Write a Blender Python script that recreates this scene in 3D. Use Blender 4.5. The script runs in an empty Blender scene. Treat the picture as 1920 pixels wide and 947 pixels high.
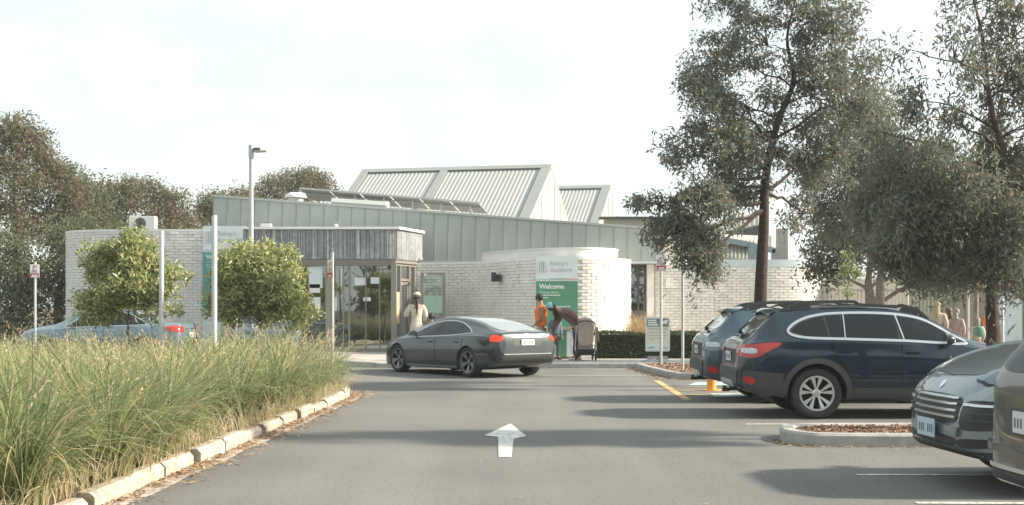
import bpy, bmesh, math, random
import numpy as np
from mathutils import Vector, Matrix, noise
from mathutils.bvhtree import BVHTree
random.seed(7); rng = np.random.default_rng(11)
R = math.radians
SC = bpy.context.scene
COL = SC.collection
F = 2500.0; HC = 1.53; PX0 = 960.0; PY0 = 572.0

def P(px, py, Y):            # picture position at depth Y -> world
    return Vector(((px - PX0) / F * Y, Y, HC - (py - PY0) / F * Y))
def G(px, py, z=0.0):        # picture position on level z -> world
    Y = (HC - z) * F / (py - PY0)
    return P(px, py, Y)
def X(px, Y): return (px - PX0) / F * Y
def Z(py, Y): return HC - (py - PY0) / F * Y

# ---------------------------------------------------------------- objects
WM = {}
def tag(o, label=None, cat=None, group=None, kind=None):
    if label: o['label'] = label
    if cat: o['category'] = cat
    if group: o['group'] = group
    if kind: o['kind'] = kind
    return o
def thing(name, label, cat, loc=(0, 0, 0), rz=0.0, group=None):
    o = bpy.data.objects.new(name, None); COL.objects.link(o)
    o.location = loc; o.rotation_euler = (0, 0, rz); o.empty_display_size = 0.2
    WM[o.name] = Matrix.Translation(Vector(loc)) @ Matrix.Rotation(rz, 4, 'Z')
    return tag(o, label, cat, group)
def link(name, me, parent=None, world=True):
    o = bpy.data.objects.new(name, me); COL.objects.link(o)
    if parent is not None:
        pm = WM[parent.name]
        if world: me.transform(pm.inverted())
        o.parent = parent; WM[o.name] = pm.copy()
    else:
        WM[o.name] = Matrix.Identity(4)
    return o
def dup(root, loc, rz, label, group=None, fresh=None):
    def rec(o, parent):
        c = o.copy(); COL.objects.link(c)
        if parent is not None: c.parent = parent
        for ch in [q for q in o.children]: rec(ch, c)
        return c
    r = rec(root, None)
    r.location = loc; r.rotation_euler = (0, 0, rz)
    r['label'] = label
    if group: r['group'] = group
    return r

class MB:
    """collects geometry for ONE mesh object"""
    def __init__(s): s.v = []; s.f = []; s.m = []
    def add(s, vs, fs, mi=0):
        b = len(s.v); s.v += [tuple(v) for v in vs]
        s.f += [tuple(i + b for i in f) for f in fs]; s.m += [mi] * len(fs); return s
    def box(s, c, d, rz=0.0, mi=0, mat=None):
        x, y, z = d[0] / 2, d[1] / 2, d[2] / 2
        vs = [Vector((sx * x, sy * y, sz * z)) for sz in (-1, 1) for sy in (-1, 1) for sx in (-1, 1)]
        M = mat if mat is not None else Matrix.Rotation(rz, 4, 'Z')
        c = Vector(c)
        vs = [M @ v + c for v in vs]
        return s.add(vs, [(0, 2, 3, 1), (4, 5, 7, 6), (0, 1, 5, 4), (2, 6, 7, 3), (0, 4, 6, 2), (1, 3, 7, 5)], mi)
    def bar(s, a, b, w, h=None, up=(0, 0, 1), mi=0):
        a, b = Vector(a), Vector(b); h = h or w
        d = (b - a); L = d.length; d = d / L
        u = Vector(up); sd = d.cross(u)
        if sd.length < 1e-4: sd = d.cross(Vector((1, 0, 0)))
        sd.normalize(); u = sd.cross(d).normalized()
        vs = []
        for p in (a, b):
            for q, t in ((-1, -1), (1, -1), (1, 1), (-1, 1)):
                vs.append(p + sd * (q * w / 2) + u * (t * h / 2))
        return s.add(vs, [(0, 3, 2, 1), (4, 5, 6, 7), (0, 1, 5, 4), (1, 2, 6, 5), (2, 3, 7, 6), (3, 0, 4, 7)], mi)
    def tube(s, path, rad, n=10, caps=True, mi=0):
        path = [Vector(p) for p in path]
        if not hasattr(rad, '__len__'): rad = [rad] * len(path)
        vs = []; prev = None
        for i, p in enumerate(path):
            d = (path[min(i + 1, len(path) - 1)] - path[max(i - 1, 0)])
            d = d.normalized() if d.length > 1e-9 else Vector((0, 0, 1))
            if prev is None:
                a = Vector((1, 0, 0)) if abs(d.x) < .9 else Vector((0, 1, 0))
            else: a = prev
            a = (a - d * a.dot(d)).normalized(); prev = a
            b = d.cross(a)
            for k in range(n):
                t = 2 * math.pi * k / n
                vs.append(p + (a * math.cos(t) + b * math.sin(t)) * rad[i])
        fs = []
        for i in range(len(path) - 1):
            for k in range(n):
                fs.append((i * n + k, i * n + (k + 1) % n, (i + 1) * n + (k + 1) % n, (i + 1) * n + k))
        if caps:
            fs.append(tuple(reversed(range(n)))); fs.append(tuple((len(path) - 1) * n + k for k in range(n)))
        return s.add(vs, fs, mi)
    def lathe(s, prof, c=(0, 0, 0), M=None, n=32, mi=0):
        """prof: (r, h) about local z, closed by caps where r == 0"""
        M = M or Matrix.Identity(4); c = Vector(c); vs = []
        for r, h in prof:
            for k in range(n):
                t = 2 * math.pi * k / n
                vs.append(M @ Vector((r * math.cos(t), r * math.sin(t), h)) + c)
        fs = []
        for i in range(len(prof) - 1):
            for k in range(n):
                fs.append((i * n + k, i * n + (k + 1) % n, (i + 1) * n + (k + 1) % n, (i + 1) * n + k))
        return s.add(vs, fs, mi)
    def prism(s, poly, d, mi=0):
        """poly: 3-D points of a flat face, d: extrusion vector"""
        d = Vector(d); poly = [Vector(p) for p in poly]; n = len(poly)
        return s.add(poly + [p + d for p in poly],
                     [tuple(range(n)), tuple(reversed(range(n, 2 * n)))] + [(i, i + n, (i + 1) % n + n, (i + 1) % n) for i in range(n)], mi)
    def build(s, name, mats, parent=None, smooth=None, world=True, bevel=0.0):
        me = bpy.data.meshes.new(name); me.from_pydata(s.v, [], s.f)
        if not isinstance(mats, (list, tuple)): mats = [mats]
        for m in mats: me.materials.append(m)
        if len(mats) > 1: me.polygons.foreach_set('material_index', s.m)
        bm = bmesh.new(); bm.from_mesh(me)
        bmesh.ops.recalc_face_normals(bm, faces=bm.faces)
        if bevel:
            bmesh.ops.bevel(bm, geom=[e for e in bm.edges if e.calc_face_angle(0) > .5], offset=bevel, segments=2, affect='EDGES', clamp_overlap=True)
        bm.to_mesh(me); bm.free()
        if smooth is not None: smooth_by(me, smooth)
        me.update()
        return link(name, me, parent, world)

def smooth_by(me, deg):
    me.polygons.foreach_set('use_smooth', [True] * len(me.polygons))
    me.set_sharp_from_angle(angle=R(deg))

def np_mesh(name, verts, faces_n, mats, parent=None, mi=None, smooth=False):
    """verts (N,k,3) islands each with faces given by faces_n (list of index tuples, all quads)"""
    N, k, _ = verts.shape
    fa = np.array(faces_n); nf, q = fa.shape
    allf = (fa[None] + (np.arange(N) * k)[:, None, None]).reshape(-1, q)
    me = bpy.data.meshes.new(name)
    me.vertices.add(N * k); me.vertices.foreach_set('co', verts.reshape(-1).astype(np.float32))
    me.loops.add(allf.size); me.loops.foreach_set('vertex_index', allf.reshape(-1).astype(np.int32))
    me.polygons.add(len(allf)); me.polygons.foreach_set('loop_start', (np.arange(len(allf)) * q).astype(np.int32))
    me.polygons.foreach_set('loop_total', np.full(len(allf), q, dtype=np.int32))
    if not isinstance(mats, (list, tuple)): mats = [mats]
    for m in mats: me.materials.append(m)
    if mi is not None: me.polygons.foreach_set('material_index', np.repeat(mi, nf).astype(np.int32))
    me.polygons.foreach_set('use_smooth', [smooth] * len(allf))
    me.update(calc_edges=True); me.validate()
    return link(name, me, parent)

def catmull(pts, n=12, closed=False):
    pts = [Vector(p) for p in pts]; out = []; N = len(pts)
    rng_ = range(N if closed else N - 1)
    for i in rng_:
        if closed: p0, p1, p2, p3 = pts[(i - 1) % N], pts[i], pts[(i + 1) % N], pts[(i + 2) % N]
        else: p0, p1, p2, p3 = pts[max(i - 1, 0)], pts[i], pts[i + 1], pts[min(i + 2, N - 1)]
        for k in range(n):
            t = k / n
            out.append(0.5 * ((2 * p1) + (p2 - p0) * t + (2 * p0 - 5 * p1 + 4 * p2 - p3) * t * t + (3 * p1 - p0 - 3 * p2 + p3) * t ** 3))
    if not closed: out.append(pts[-1])
    return out

class Pchip:
    def __init__(s, pts):
        s.x = np.array([p[0] for p in pts], float); s.y = np.array([p[1] for p in pts], float)
        h = np.diff(s.x); d = np.diff(s.y) / h; m = np.zeros_like(s.x)
        m[0], m[-1] = d[0], d[-1]
        for i in range(1, len(d)):
            if d[i - 1] * d[i] > 0:
                w1, w2 = 2 * h[i] + h[i - 1], h[i] + 2 * h[i - 1]
                m[i] = (w1 + w2) / (w1 / d[i - 1] + w2 / d[i])
        s.m = m
    def __call__(s, x):
        x = min(max(x, s.x[0]), s.x[-1]); i = min(max(int(np.searchsorted(s.x, x)) - 1, 0), len(s.x) - 2)
        h = s.x[i + 1] - s.x[i]; t = (x - s.x[i]) / h
        return float((2 * t ** 3 - 3 * t * t + 1) * s.y[i] + (t ** 3 - 2 * t * t + t) * h * s.m[i] + (-2 * t ** 3 + 3 * t * t) * s.y[i + 1] + (t ** 3 - t * t) * h * s.m[i + 1])

# ---------------------------------------------------------------- materials
def srgb(r, g, b):
    f = lambda c: (c / 255 / 12.92) if c / 255 <= .04045 else ((c / 255 + .055) / 1.055) ** 2.4
    return (f(r), f(g), f(b), 1)
def nodes(m):
    m.use_nodes = True; nt = m.node_tree; return nt, nt.nodes, nt.links
def mk(name, col, rough=.6, metal=0.0, var=.12, scale=4.0, bump=0.0, bscale=60.0, coat=0.0, spec=.5, detail=4, var2=None, s2=.6, emis=None):
    m = bpy.data.materials.new(name); nt, N, L = nodes(m)
    b = N['Principled BSDF']; col = tuple(col[:3])
    b.inputs['Roughness'].default_value = rough; b.inputs['Metallic'].default_value = metal
    b.inputs['Specular IOR Level'].default_value = spec
    if coat: b.inputs['Coat Weight'].default_value = coat; b.inputs['Coat Roughness'].default_value = .04
    tc = N.new('ShaderNodeTexCoord')
    if var:
        nz = N.new('ShaderNodeTexNoise'); nz.inputs['Scale'].default_value = scale; nz.inputs['Detail'].default_value = detail
        L.new(tc.outputs['Object'], nz.inputs['Vector'])
        cr = N.new('ShaderNodeValToRGB'); cr.color_ramp.elements[0].position = .3; cr.color_ramp.elements[1].position = .7
        cr.color_ramp.elements[0].color = tuple(c * (1 - var) for c in col) + (1,)
        cr.color_ramp.elements[1].color = tuple(min(1, c * (1 + var)) for c in col) + (1,)
        L.new(nz.outputs['Fac'], cr.inputs['Fac']); out = cr.outputs['Color']
        if var2:
            n2 = N.new('ShaderNodeTexNoise'); n2.inputs['Scale'].default_value = s2; n2.inputs['Detail'].default_value = 3
            L.new(tc.outputs['Object'], n2.inputs['Vector'])
            mp = N.new('ShaderNodeMapRange'); mp.inputs['From Min'].default_value = .3; mp.inputs['From Max'].default_value = .7
            mp.inputs['To Min'].default_value = 1 - var2; mp.inputs['To Max'].default_value = 1 + var2
            L.new(n2.outputs['Fac'], mp.inputs['Value'])
            mx = N.new('ShaderNodeVectorMath'); mx.operation = 'SCALE'
            L.new(out, mx.inputs[0]); L.new(mp.outputs['Result'], mx.inputs['Scale']); out = mx.outputs['Vector']
        L.new(out, b.inputs['Base Color'])
    else: b.inputs['Base Color'].default_value = col + (1,)
    if bump:
        bz = N.new('ShaderNodeTexNoise'); bz.inputs['Scale'].default_value = bscale; bz.inputs['Detail'].default_value = 3
        L.new(tc.outputs['Object'], bz.inputs['Vector'])
        bp = N.new('ShaderNodeBump'); bp.inputs['Strength'].default_value = bump; bp.inputs['Distance'].default_value = .01
        L.new(bz.outputs['Fac'], bp.inputs['Height']); L.new(bp.outputs['Normal'], b.inputs['Normal'])
    if emis:
        b.inputs['Emission Color'].default_value = emis[0]; b.inputs['Emission Strength'].default_value = emis[1]
    return m
def leafmat(name, cols, trans=.3, rough=.45, spec=.4):
    """per-leaf colours picked at random from cols"""
    m = bpy.data.materials.new(name); nt, N, L = nodes(m)
    b = N['Principled BSDF']; out = N['Material Output']
    b.inputs['Roughness'].default_value = rough; b.inputs['Specular IOR Level'].default_value = spec
    g = N.new('ShaderNodeNewGeometry'); cr = N.new('ShaderNodeValToRGB')
    els = cr.color_ramp.elements
    while len(els) < len(cols): els.new(.5)
    for i, c in enumerate(cols):
        els[i].position = i / max(1, len(cols) - 1); els[i].color = tuple(c[:3]) + (1,)
    L.new(g.outputs['Random Per Island'], cr.inputs['Fac']); L.new(cr.outputs['Color'], b.inputs['Base Color'])
    t = N.new('ShaderNodeBsdfTranslucent'); L.new(cr.outputs['Color'], t.inputs['Color'])
    mx = N.new('ShaderNodeMixShader'); mx.inputs['Fac'].default_value = trans
    L.new(b.outputs['BSDF'], mx.inputs[1]); L.new(t.outputs['BSDF'], mx.inputs[2]); L.new(mx.outputs['Shader'], out.inputs['Surface'])
    return m
def glassmat(name, tint=(.75, .82, .8), refl=1.0, clear=.8, base=(.02, .025, .025)):
    m = bpy.data.materials.new(name); nt, N, L = nodes(m)
    out = N['Material Output']; b = N['Principled BSDF']
    b.inputs['Base Color'].default_value = base + (1,); b.inputs['Roughness'].default_value = .02
    t = N.new('ShaderNodeBsdfTransparent'); t.inputs['Color'].default_value = tint + (1,)
    gl = N.new('ShaderNodeBsdfGlossy'); gl.inputs['Roughness'].default_value = .015
    gl.inputs['Color'].default_value = (.95, .97, .96, 1)
    fr = N.new('ShaderNodeFresnel'); fr.inputs['IOR'].default_value = 1.75
    m1 = N.new('ShaderNodeMixShader'); m1.inputs['Fac'].default_value = clear
    L.new(b.outputs['BSDF'], m1.inputs[1]); L.new(t.outputs['BSDF'], m1.inputs[2])
    ma = N.new('ShaderNodeMath'); ma.operation = 'MULTIPLY'; ma.inputs[1].default_value = refl; ma.use_clamp = True
    L.new(fr.outputs['Fac'], ma.inputs[0])
    m2 = N.new('ShaderNodeMixShader'); L.new(ma.outputs[0], m2.inputs['Fac'])
    L.new(m1.outputs['Shader'], m2.inputs[1]); L.new(gl.outputs['BSDF'], m2.inputs[2]); L.new(m2.outputs['Shader'], out.inputs['Surface'])
    return m

MT = {}
def roadpaint(name, c):
    m = mk(name, c, .8, var=.14, scale=18, var2=.10, s2=3, bump=.3, bscale=150); nt, N, L = nodes(m); b = N['Principled BSDF']
    src = b.inputs['Base Color'].links[0].from_socket; tc = [n for n in N if n.type == 'TEX_COORD'][0]
    n = N.new('ShaderNodeTexNoise'); n.inputs['Scale'].default_value = 16; n.inputs['Detail'].default_value = 8; n.inputs['Roughness'].default_value = .7; L.new(tc.outputs['Object'], n.inputs['Vector'])
    r_ = N.new('ShaderNodeMapRange'); r_.inputs['From Min'].default_value = .50; r_.inputs['From Max'].default_value = .63; r_.inputs['To Max'].default_value = .85; L.new(n.outputs['Fac'], r_.inputs['Value'])
    mx = N.new('ShaderNodeMixRGB'); mx.inputs['Color2'].default_value = (.16, .16, .15, 1); L.new(src, mx.inputs['Color1']); L.new(r_.outputs['Result'], mx.inputs['Fac']); L.new(mx.outputs[0], b.inputs['Base Color']); return m
def asphalt():
    m = mk('asphalt', (.160, .160, .152), .88, var=.24, scale=130, bump=.35, bscale=190, var2=.10, s2=.35, spec=.3); nt, N, L = nodes(m)
    b = N['Principled BSDF']; src = b.inputs['Base Color'].links[0].from_socket; tc = [n for n in N if n.type == 'TEX_COORD'][0]
    def noise_(scale, mapping=(1, 1, 1), det=4):
        mp = N.new('ShaderNodeMapping'); mp.inputs['Scale'].default_value = mapping; L.new(tc.outputs['Object'], mp.inputs[0])
        n = N.new('ShaderNodeTexNoise'); n.inputs['Scale'].default_value = scale; n.inputs['Detail'].default_value = det; L.new(mp.outputs[0], n.inputs['Vector']); return n.outputs['Fac']
    def rng01(f, a, b2, lo, hi):
        r_ = N.new('ShaderNodeMapRange'); r_.inputs['From Min'].default_value = a; r_.inputs['From Max'].default_value = b2; r_.inputs['To Min'].default_value = lo; r_.inputs['To Max'].default_value = hi; L.new(f, r_.inputs['Value']); return r_.outputs['Result']
    v = N.new('ShaderNodeTexVoronoi'); v.inputs['Scale'].default_value = 55; L.new(tc.outputs['Object'], v.inputs['Vector'])
    st = rng01(v.outputs['Distance'], .0, .25, 1.30, 1.0)                       # pale stones in the binder
    lane = rng01(noise_(.9, (1, .06, 1), 3), .35, .68, .90, 1.10)               # worn lanes along the drive
    oil = rng01(noise_(1.1, (1, 1, 1), 5), .64, .76, 1.0, .80)                 # old drips
    def mul(a_, f):
        q = N.new('ShaderNodeVectorMath'); q.operation = 'SCALE'; L.new(a_, q.inputs[0]); L.new(f, q.inputs['Scale']); return q.outputs['Vector']
    mid = rng01(noise_(26, (1, 1, 1), 5), .3, .7, .84, 1.16); fine = rng01(noise_(75, (1, 1, 1), 3), .3, .7, .80, 1.20)
    L.new(mul(mul(mul(mul(mul(src, st), lane), oil), mid), fine), b.inputs['Base Color']); return m
MT['asphalt'] = asphalt()
MT['concrete'] = mk('concrete', (.42, .39, .35), .85, var=.14, scale=6, bump=.2, bscale=90, var2=.12, s2=1.3)
MT['kerb'] = mk('kerb_concrete', (.40, .345, .285), .92, var=.22, scale=11, bump=.6, bscale=40, var2=.22, s2=2.6)
MT['kerbgrey'] = mk('kerb_grey_concrete', (.36, .36, .345), .9, var=.14, scale=9, bump=.3, bscale=60, var2=.15, s2=2)
MT['whiteline'] = roadpaint('white_line_paint', (.62, .62, .58))
MT['yellowline'] = roadpaint('yellow_line_paint', (.62, .42, .17))
MT['blueline'] = roadpaint('blue_line_paint', (.40, .55, .58))
MT['soil'] = mk('soil', (.10, .075, .05), .95, var=.3, scale=12, bump=.5, bscale=40)
MT['mulch'] = mk('mulch', (.19, .12, .08), .95, var=.45, scale=40, bump=.8, bscale=50)
MT['brick'] = mk('white_painted_brick', (.70, .685, .645), .7, var=.07, scale=1.8, bump=.25, bscale=45, var2=.06, s2=8)
MT['brickjoint'] = mk('shaded_white_mortar', (.46, .45, .43), .85, var=.1, scale=6)  # mortar darker than the brick, joint shade put into its colour
MT['whitecap'] = mk('white_render', (.72, .71, .68), .6, var=.05, scale=2)
MT['bluecap'] = mk('pale_blue_grey_flashing', (.47, .55, .57), .5, var=.06, scale=2)
MT['clad'] = mk('sage_green_metal_cladding', (.37, .405, .38), .5, metal=.15, var=.05, scale=1.2, var2=.05, s2=.4)
MT['seam'] = mk('cladding_seam', (.24, .28, .26), .55, metal=.1, var=.05)
MT['timber'] = mk('weathered_grey_timber', (.27, .285, .29), .85, var=.2, scale=7, bump=.3, bscale=30, var2=.15, s2=1.5)
MT['timberbright'] = mk('weathered_pale_batten', (.40, .41, .41), .85, var=.2, scale=7)
MT['alu'] = mk('grey_bronze_aluminium', (.25, .235, .215), .5, metal=.2, var=.05)
MT['aludark'] = mk('dark_aluminium', (.09, .09, .09), .5, metal=.2, var=.05)
MT['roofsheet'] = mk('pale_grey_roof_sheet', (.36, .375, .36), .45, metal=.1, var=.05, scale=1)
MT['roofflash'] = mk('grey_roof_flashing', (.285, .305, .29), .5, metal=.1, var=.04, scale=1)
MT['roofdark'] = mk('dark_roof_edge', (.07, .075, .075), .6, var=.1)
MT['gablecream'] = mk('cream_gable_panel', (.42, .41, .37), .6, var=.05, scale=1)
MT['deck'] = mk('roof_deck_grey', (.3, .3, .29), .8, var=.1)
MT['steelblue'] = mk('blue_grey_steel', (.22, .28, .31), .5, metal=.2, var=.06)
MT['galv'] = mk('galvanised_steel', (.50, .52, .52), .42, metal=.55, var=.1, scale=8)
MT['polewhite'] = mk('pale_painted_pole', (.43, .45, .45), .45, metal=.3, var=.06, scale=6)
MT['white'] = mk('white_paint', (.74, .74, .72), .5, var=.04)
MT['offwhite'] = mk('offwhite_plastic', (.66, .655, .62), .5, var=.05)
MT['signwhite'] = mk('sign_white', (.66, .72, .73), .45, var=.03)
MT['signgreen'] = mk('sign_green', (.085, .27, .165), .45, var=.05)
MT['signteal'] = mk('sign_teal', (.10, .33, .29), .45, var=.05)
MT['signtext'] = mk('sign_grey_lettering', (.30, .36, .36), .5, var=.03)
MT['signtextw'] = mk('sign_white_lettering', (.78, .80, .78), .5, var=.02)
MT['signred'] = mk('sign_red', (.50, .08, .07), .5, var=.05)
MT['signmaroon'] = mk('sign_maroon', (.30, .06, .08), .5, var=.05)
MT['signpink'] = mk('sign_coral', (.62, .28, .24), .5, var=.05)
MT['signmint'] = mk('sign_mint', (.35, .62, .50), .5, var=.05)
MT['signslate'] = mk('sign_slate', (.13, .21, .23), .5, var=.05)
MT['signcream'] = mk('sign_cream', (.66, .67, .56), .5, var=.03)
MT['black'] = mk('black_plastic', (.022, .024, .025), .45, var=.1)
MT['blackmatt'] = mk('black_matt_plastic', (.035, .037, .038), .7, var=.1)
MT['cladplastic'] = mk('dark_grey_car_plastic', (.05, .055, .058), .6, var=.08, scale=20)
MT['tyre'] = mk('tyre_rubber', (.033, .034, .035), .8, var=.15, scale=20, bump=.2, bscale=80)
MT['rimlight'] = mk('machined_alloy', (.62, .62, .60), .3, metal=.7, var=.04)
MT['rimgrey'] = mk('grey_alloy', (.17, .19, .20), .35, metal=.7, var=.05)
MT['rimdark'] = mk('dark_brake_backing', (.025, .024, .024), .6, metal=.3, var=.1)
MT['chrome'] = mk('chrome', (.72, .74, .75), .12, metal=1, var=0)
MT['satin'] = mk('satin_trim', (.55, .58, .6), .28, metal=.9, var=0)
MT['carglass'] = mk('tinted_car_glass', (.012, .017, .02), .04, var=0, spec=.3)
MT['skyglass'] = mk('sky_sheen_glass', (.62, .62, .58), .08, metal=.85, var=0, spec=.6)  # pale metallic base imitates bright sky reflected in the glass
MT['redlens'] = mk('red_lamp_lens', (.42, .025, .02), .12, var=.1, scale=30, coat=.6)
MT['redlit'] = mk('lit_red_lamp', (.6, .04, .02), .2, var=0, emis=((1, .03, .015, 1), .2))
MT['clearlens'] = mk('clear_lamp_lens', (.50, .55, .57), .12, metal=.2, var=.2, scale=25, coat=.6)
MT['darklens'] = mk('smoked_lamp_lens', (.12, .18, .22), .06, var=0, coat=.8)
MT['plate'] = mk('number_plate', (.60, .63, .62), .5, var=.06, scale=30)
MT['plateblue'] = mk('number_plate_pale_blue', (.45, .56, .62), .5, var=.06, scale=30)
MT['plateink'] = mk('number_plate_ink', (.07, .09, .14), .6, var=0)
def paint(name, c, flake=.35, rough=.32): return mk(name, c, rough + .06, metal=flake, var=.04, scale=.9, coat=1.0, spec=.22)
MT['navy'] = paint('deep_navy_car_paint', (.009, .023, .040), .25, .28)
MT['navy2'] = paint('blue_grey_car_paint', (.045, .085, .115), .35, .3)
MT['gunmetal'] = paint('gunmetal_car_paint', (.024, .036, .038), .2, .30)
MT['porsche'] = paint('grey_blue_car_paint', (.23, .275, .29), .6, .3)
MT['bronze'] = paint('bronze_brown_car_paint', (.085, .078, .065), .45, .3)
MT['silver'] = paint('silver_blue_car_paint', (.17, .235, .28), .4, .3)
MT['darkcar'] = paint('dark_blue_car_paint', (.02, .04, .06), .3, .3)
MT['bark'] = mk('dark_bark', (.045, .034, .029), .95, var=.35, scale=14, bump=.9, bscale=26)
MT['barkred'] = mk('reddish_bark', (.075, .052, .042), .95, var=.4, scale=10, bump=.9, bscale=22)
MT['barkgrey'] = mk('grey_bark', (.19, .155, .125), .95, var=.3, scale=10, bump=.7, bscale=26)
MT['euc'] = leafmat('eucalypt_leaves', [(.10, .132, .105), (.15, .185, .148), (.20, .235, .19), (.225, .225, .168), (.135, .17, .14), (.27, .19, .13), (.175, .208, .175)], .42, .5, .25)
MT['euc2'] = leafmat('eucalypt_leaves_far', [(.12, .125, .075), (.165, .165, .10), (.14, .15, .09), (.21, .18, .12), (.23, .185, .125)], .36, .6, .2)
MT['euc2g'] = leafmat('olive_gum_leaves', [(.09, .115, .06), (.13, .155, .085), (.11, .13, .07), (.17, .17, .10), (.19, .20, .125)], .36, .6, .2)
MT['euc3'] = leafmat('olive_leaves', [(.065, .085, .045), (.10, .115, .065), (.13, .14, .08), (.08, .10, .055)], .3, .5)
MT['glossy'] = leafmat('glossy_leaves', [(.13, .18, .065), (.26, .31, .115), (.43, .45, .20), (.62, .59, .33), (.18, .235, .085)], .45, .32, .55)
MT['paleleaf'] = leafmat('pale_green_leaves', [(.24, .30, .13), (.32, .36, .18), (.20, .27, .11)], .4, .5)
MT['hedge'] = leafmat('hedge_leaves', [(.03, .05, .018), (.055, .085, .028), (.075, .10, .035), (.04, .065, .022)], .25, .5)
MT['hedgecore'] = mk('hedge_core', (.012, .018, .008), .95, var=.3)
MT['grass'] = leafmat('strap_grass_blades', [(.07, .125, .045), (.13, .20, .075), (.25, .31, .13), (.50, .46, .24), (.10, .165, .06), (.60, .51, .29), (.20, .27, .11), (.12, .19, .08), (.40, .41, .19), (.16, .23, .09)], .42, .5)
MT['straw'] = leafmat('dry_straw_seedheads', [(.54, .46, .28), (.64, .56, .37), (.44, .38, .23), (.56, .45, .26)], .4, .7)
MT['drygrass'] = leafmat('dry_ornamental_grass', [(.50, .36, .20), (.60, .46, .28), (.40, .29, .16)], .35, .7)
MT['litter'] = leafmat('fallen_leaves', [(.40, .28, .17), (.50, .37, .24), (.28, .19, .11), (.20, .13, .08)], .1, .8)
MT['chip'] = leafmat('bark_chips', [(.24, .14, .09), (.34, .20, .13), (.16, .10, .07), (.40, .29, .21)], .0, .9)
MT['glass'] = glassmat('shopfront_glass', (.66, .74, .72), 3.2, .72)
MT['frost'] = mk('mint_frosted_film', (.36, .52, .44), .4, var=.05)
MT['screenglass'] = glassmat('clear_screen_glass', (.86, .92, .9), .8, .95)
MT['skin'] = mk('skin', (.42, .25, .18), .55, var=.06, scale=20)
MT['skin2'] = mk('skin_tanned', (.30, .17, .11), .55, var=.06, scale=20)
MT['hairdark'] = mk('dark_hair', (.018, .013, .011), .6, var=.2, scale=60)
MT['hairblond'] = mk('blond_hair', (.42, .32, .18), .6, var=.2, scale=60)
MT['hairbrown'] = mk('brown_hair', (.11, .06, .035), .6, var=.2, scale=60)
MT['hairgrey'] = mk('grey_hair', (.24, .225, .21), .6, var=.15, scale=60)
def cloth(n, c): return mk(n, c, .85, var=.14, scale=14, bump=.3, bscale=60)
MT['hivis'] = cloth('orange_hi_vis', (.80, .17, .035)); MT['reflect'] = mk('reflective_tape', (.7, .68, .6), .4, var=.05)
MT['khaki'] = cloth('khaki_cotton', (.23, .17, .10)); MT['coat'] = cloth('pale_oatmeal_coat', (.46, .42, .37))
MT['mauve'] = cloth('mauve_brown_coat', (.17, .105, .105)); MT['denim'] = cloth('dark_denim', (.035, .055, .10))
MT['teal'] = cloth('pale_teal_knit', (.22, .46, .47)); MT['knitwhite'] = cloth('cream_knit', (.48, .45, .40))
MT['cream'] = cloth('cream_jacket', (.42, .37, .28)); MT['pinkcloth'] = cloth('pale_pink_cotton', (.38, .28, .26))
MT['greencloth'] = cloth('green_backpack', (.11, .22, .16)); MT['blackcloth'] = cloth('black_cotton', (.03, .03, .033))
MT['bluecloth'] = cloth('grey_blue_cotton', (.16, .24, .28)); MT['shoe'] = cloth('white_shoe', (.66, .64, .6))
MT['pramfabric'] = cloth('greige_pram_fabric', (.35, .285, .25)); MT['orange'] = mk('orange_bollard_paint', (.78, .34, .08), .5, var=.06)
# ---------------------------------------------------------------- camera, sky, sun
cam = bpy.data.cameras.new('camera'); co = bpy.data.objects.new('camera', cam); COL.objects.link(co)
co.location = (0, 0, HC); co.rotation_euler = (R(90), 0, 0)
cam.sensor_width = 36; cam.lens = 36 * F / 1920; cam.shift_y = (PY0 - 473.5) / 1920; cam.clip_end = 3000
SC.camera = co
SUN_AZ = 3.0; SUN_EL = 30.0       # degrees towards the camera from screen right, height
sv = Vector((math.cos(R(SUN_EL)) * math.cos(R(SUN_AZ)), -math.cos(R(SUN_EL)) * math.sin(R(SUN_AZ)), math.sin(R(SUN_EL))))
sl = bpy.data.lights.new('sun', 'SUN'); so = bpy.data.objects.new('sun', sl); COL.objects.link(so)
sl.energy = 2.7; sl.angle = R(3.0); sl.color = (1.0, .88, .73)
so.rotation_euler = (-sv).to_track_quat('-Z', 'Y').to_euler(); so.location = (30, -5, 25)
w = bpy.data.worlds.new('World'); SC.world = w; w.use_nodes = True
nt = w.node_tree; N = nt.nodes; L = nt.links
bg = N['Background']; bg.inputs['Strength'].default_value = .095
sky = N.new('ShaderNodeTexSky'); sky.sky_type = 'NISHITA'; sky.sun_disc = False
sky.sun_elevation = R(SUN_EL); sky.sun_rotation = R(90 + SUN_AZ)
sky.air_density = 1.0; sky.dust_density = 1.5; sky.ozone_density = 1.0
tc = N.new('ShaderNodeTexCoord')
# thin high cloud veil + one soft cumulus
sep = N.new('ShaderNodeSeparateXYZ'); L.new(tc.outputs['Generated'], sep.inputs[0])
def math_(op, a, b=None, clamp=False):
    n = N.new('ShaderNodeMath'); n.operation = op; n.use_clamp = clamp
    for i, v in enumerate((a, b)):
        if v is None: continue
        if isinstance(v, (int, float)): n.inputs[i].default_value = v
        else: L.new(v, n.inputs[i])
    return n.outputs[0]
n1 = N.new('ShaderNodeTexNoise'); n1.inputs['Scale'].default_value = 5; n1.inputs['Detail'].default_value = 6; n1.inputs['Roughness'].default_value = .55
mpg = N.new('ShaderNodeMapping'); mpg.inputs['Scale'].default_value = (1, 1, 3.0); L.new(tc.outputs['Generated'], mpg.inputs[0]); L.new(mpg.outputs[0], n1.inputs['Vector'])
veil = N.new('ShaderNodeMapRange'); veil.inputs['From Min'].default_value = .42; veil.inputs['From Max'].default_value = .66; veil.inputs['To Min'].default_value = .0; veil.inputs['To Max'].default_value = .35
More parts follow.
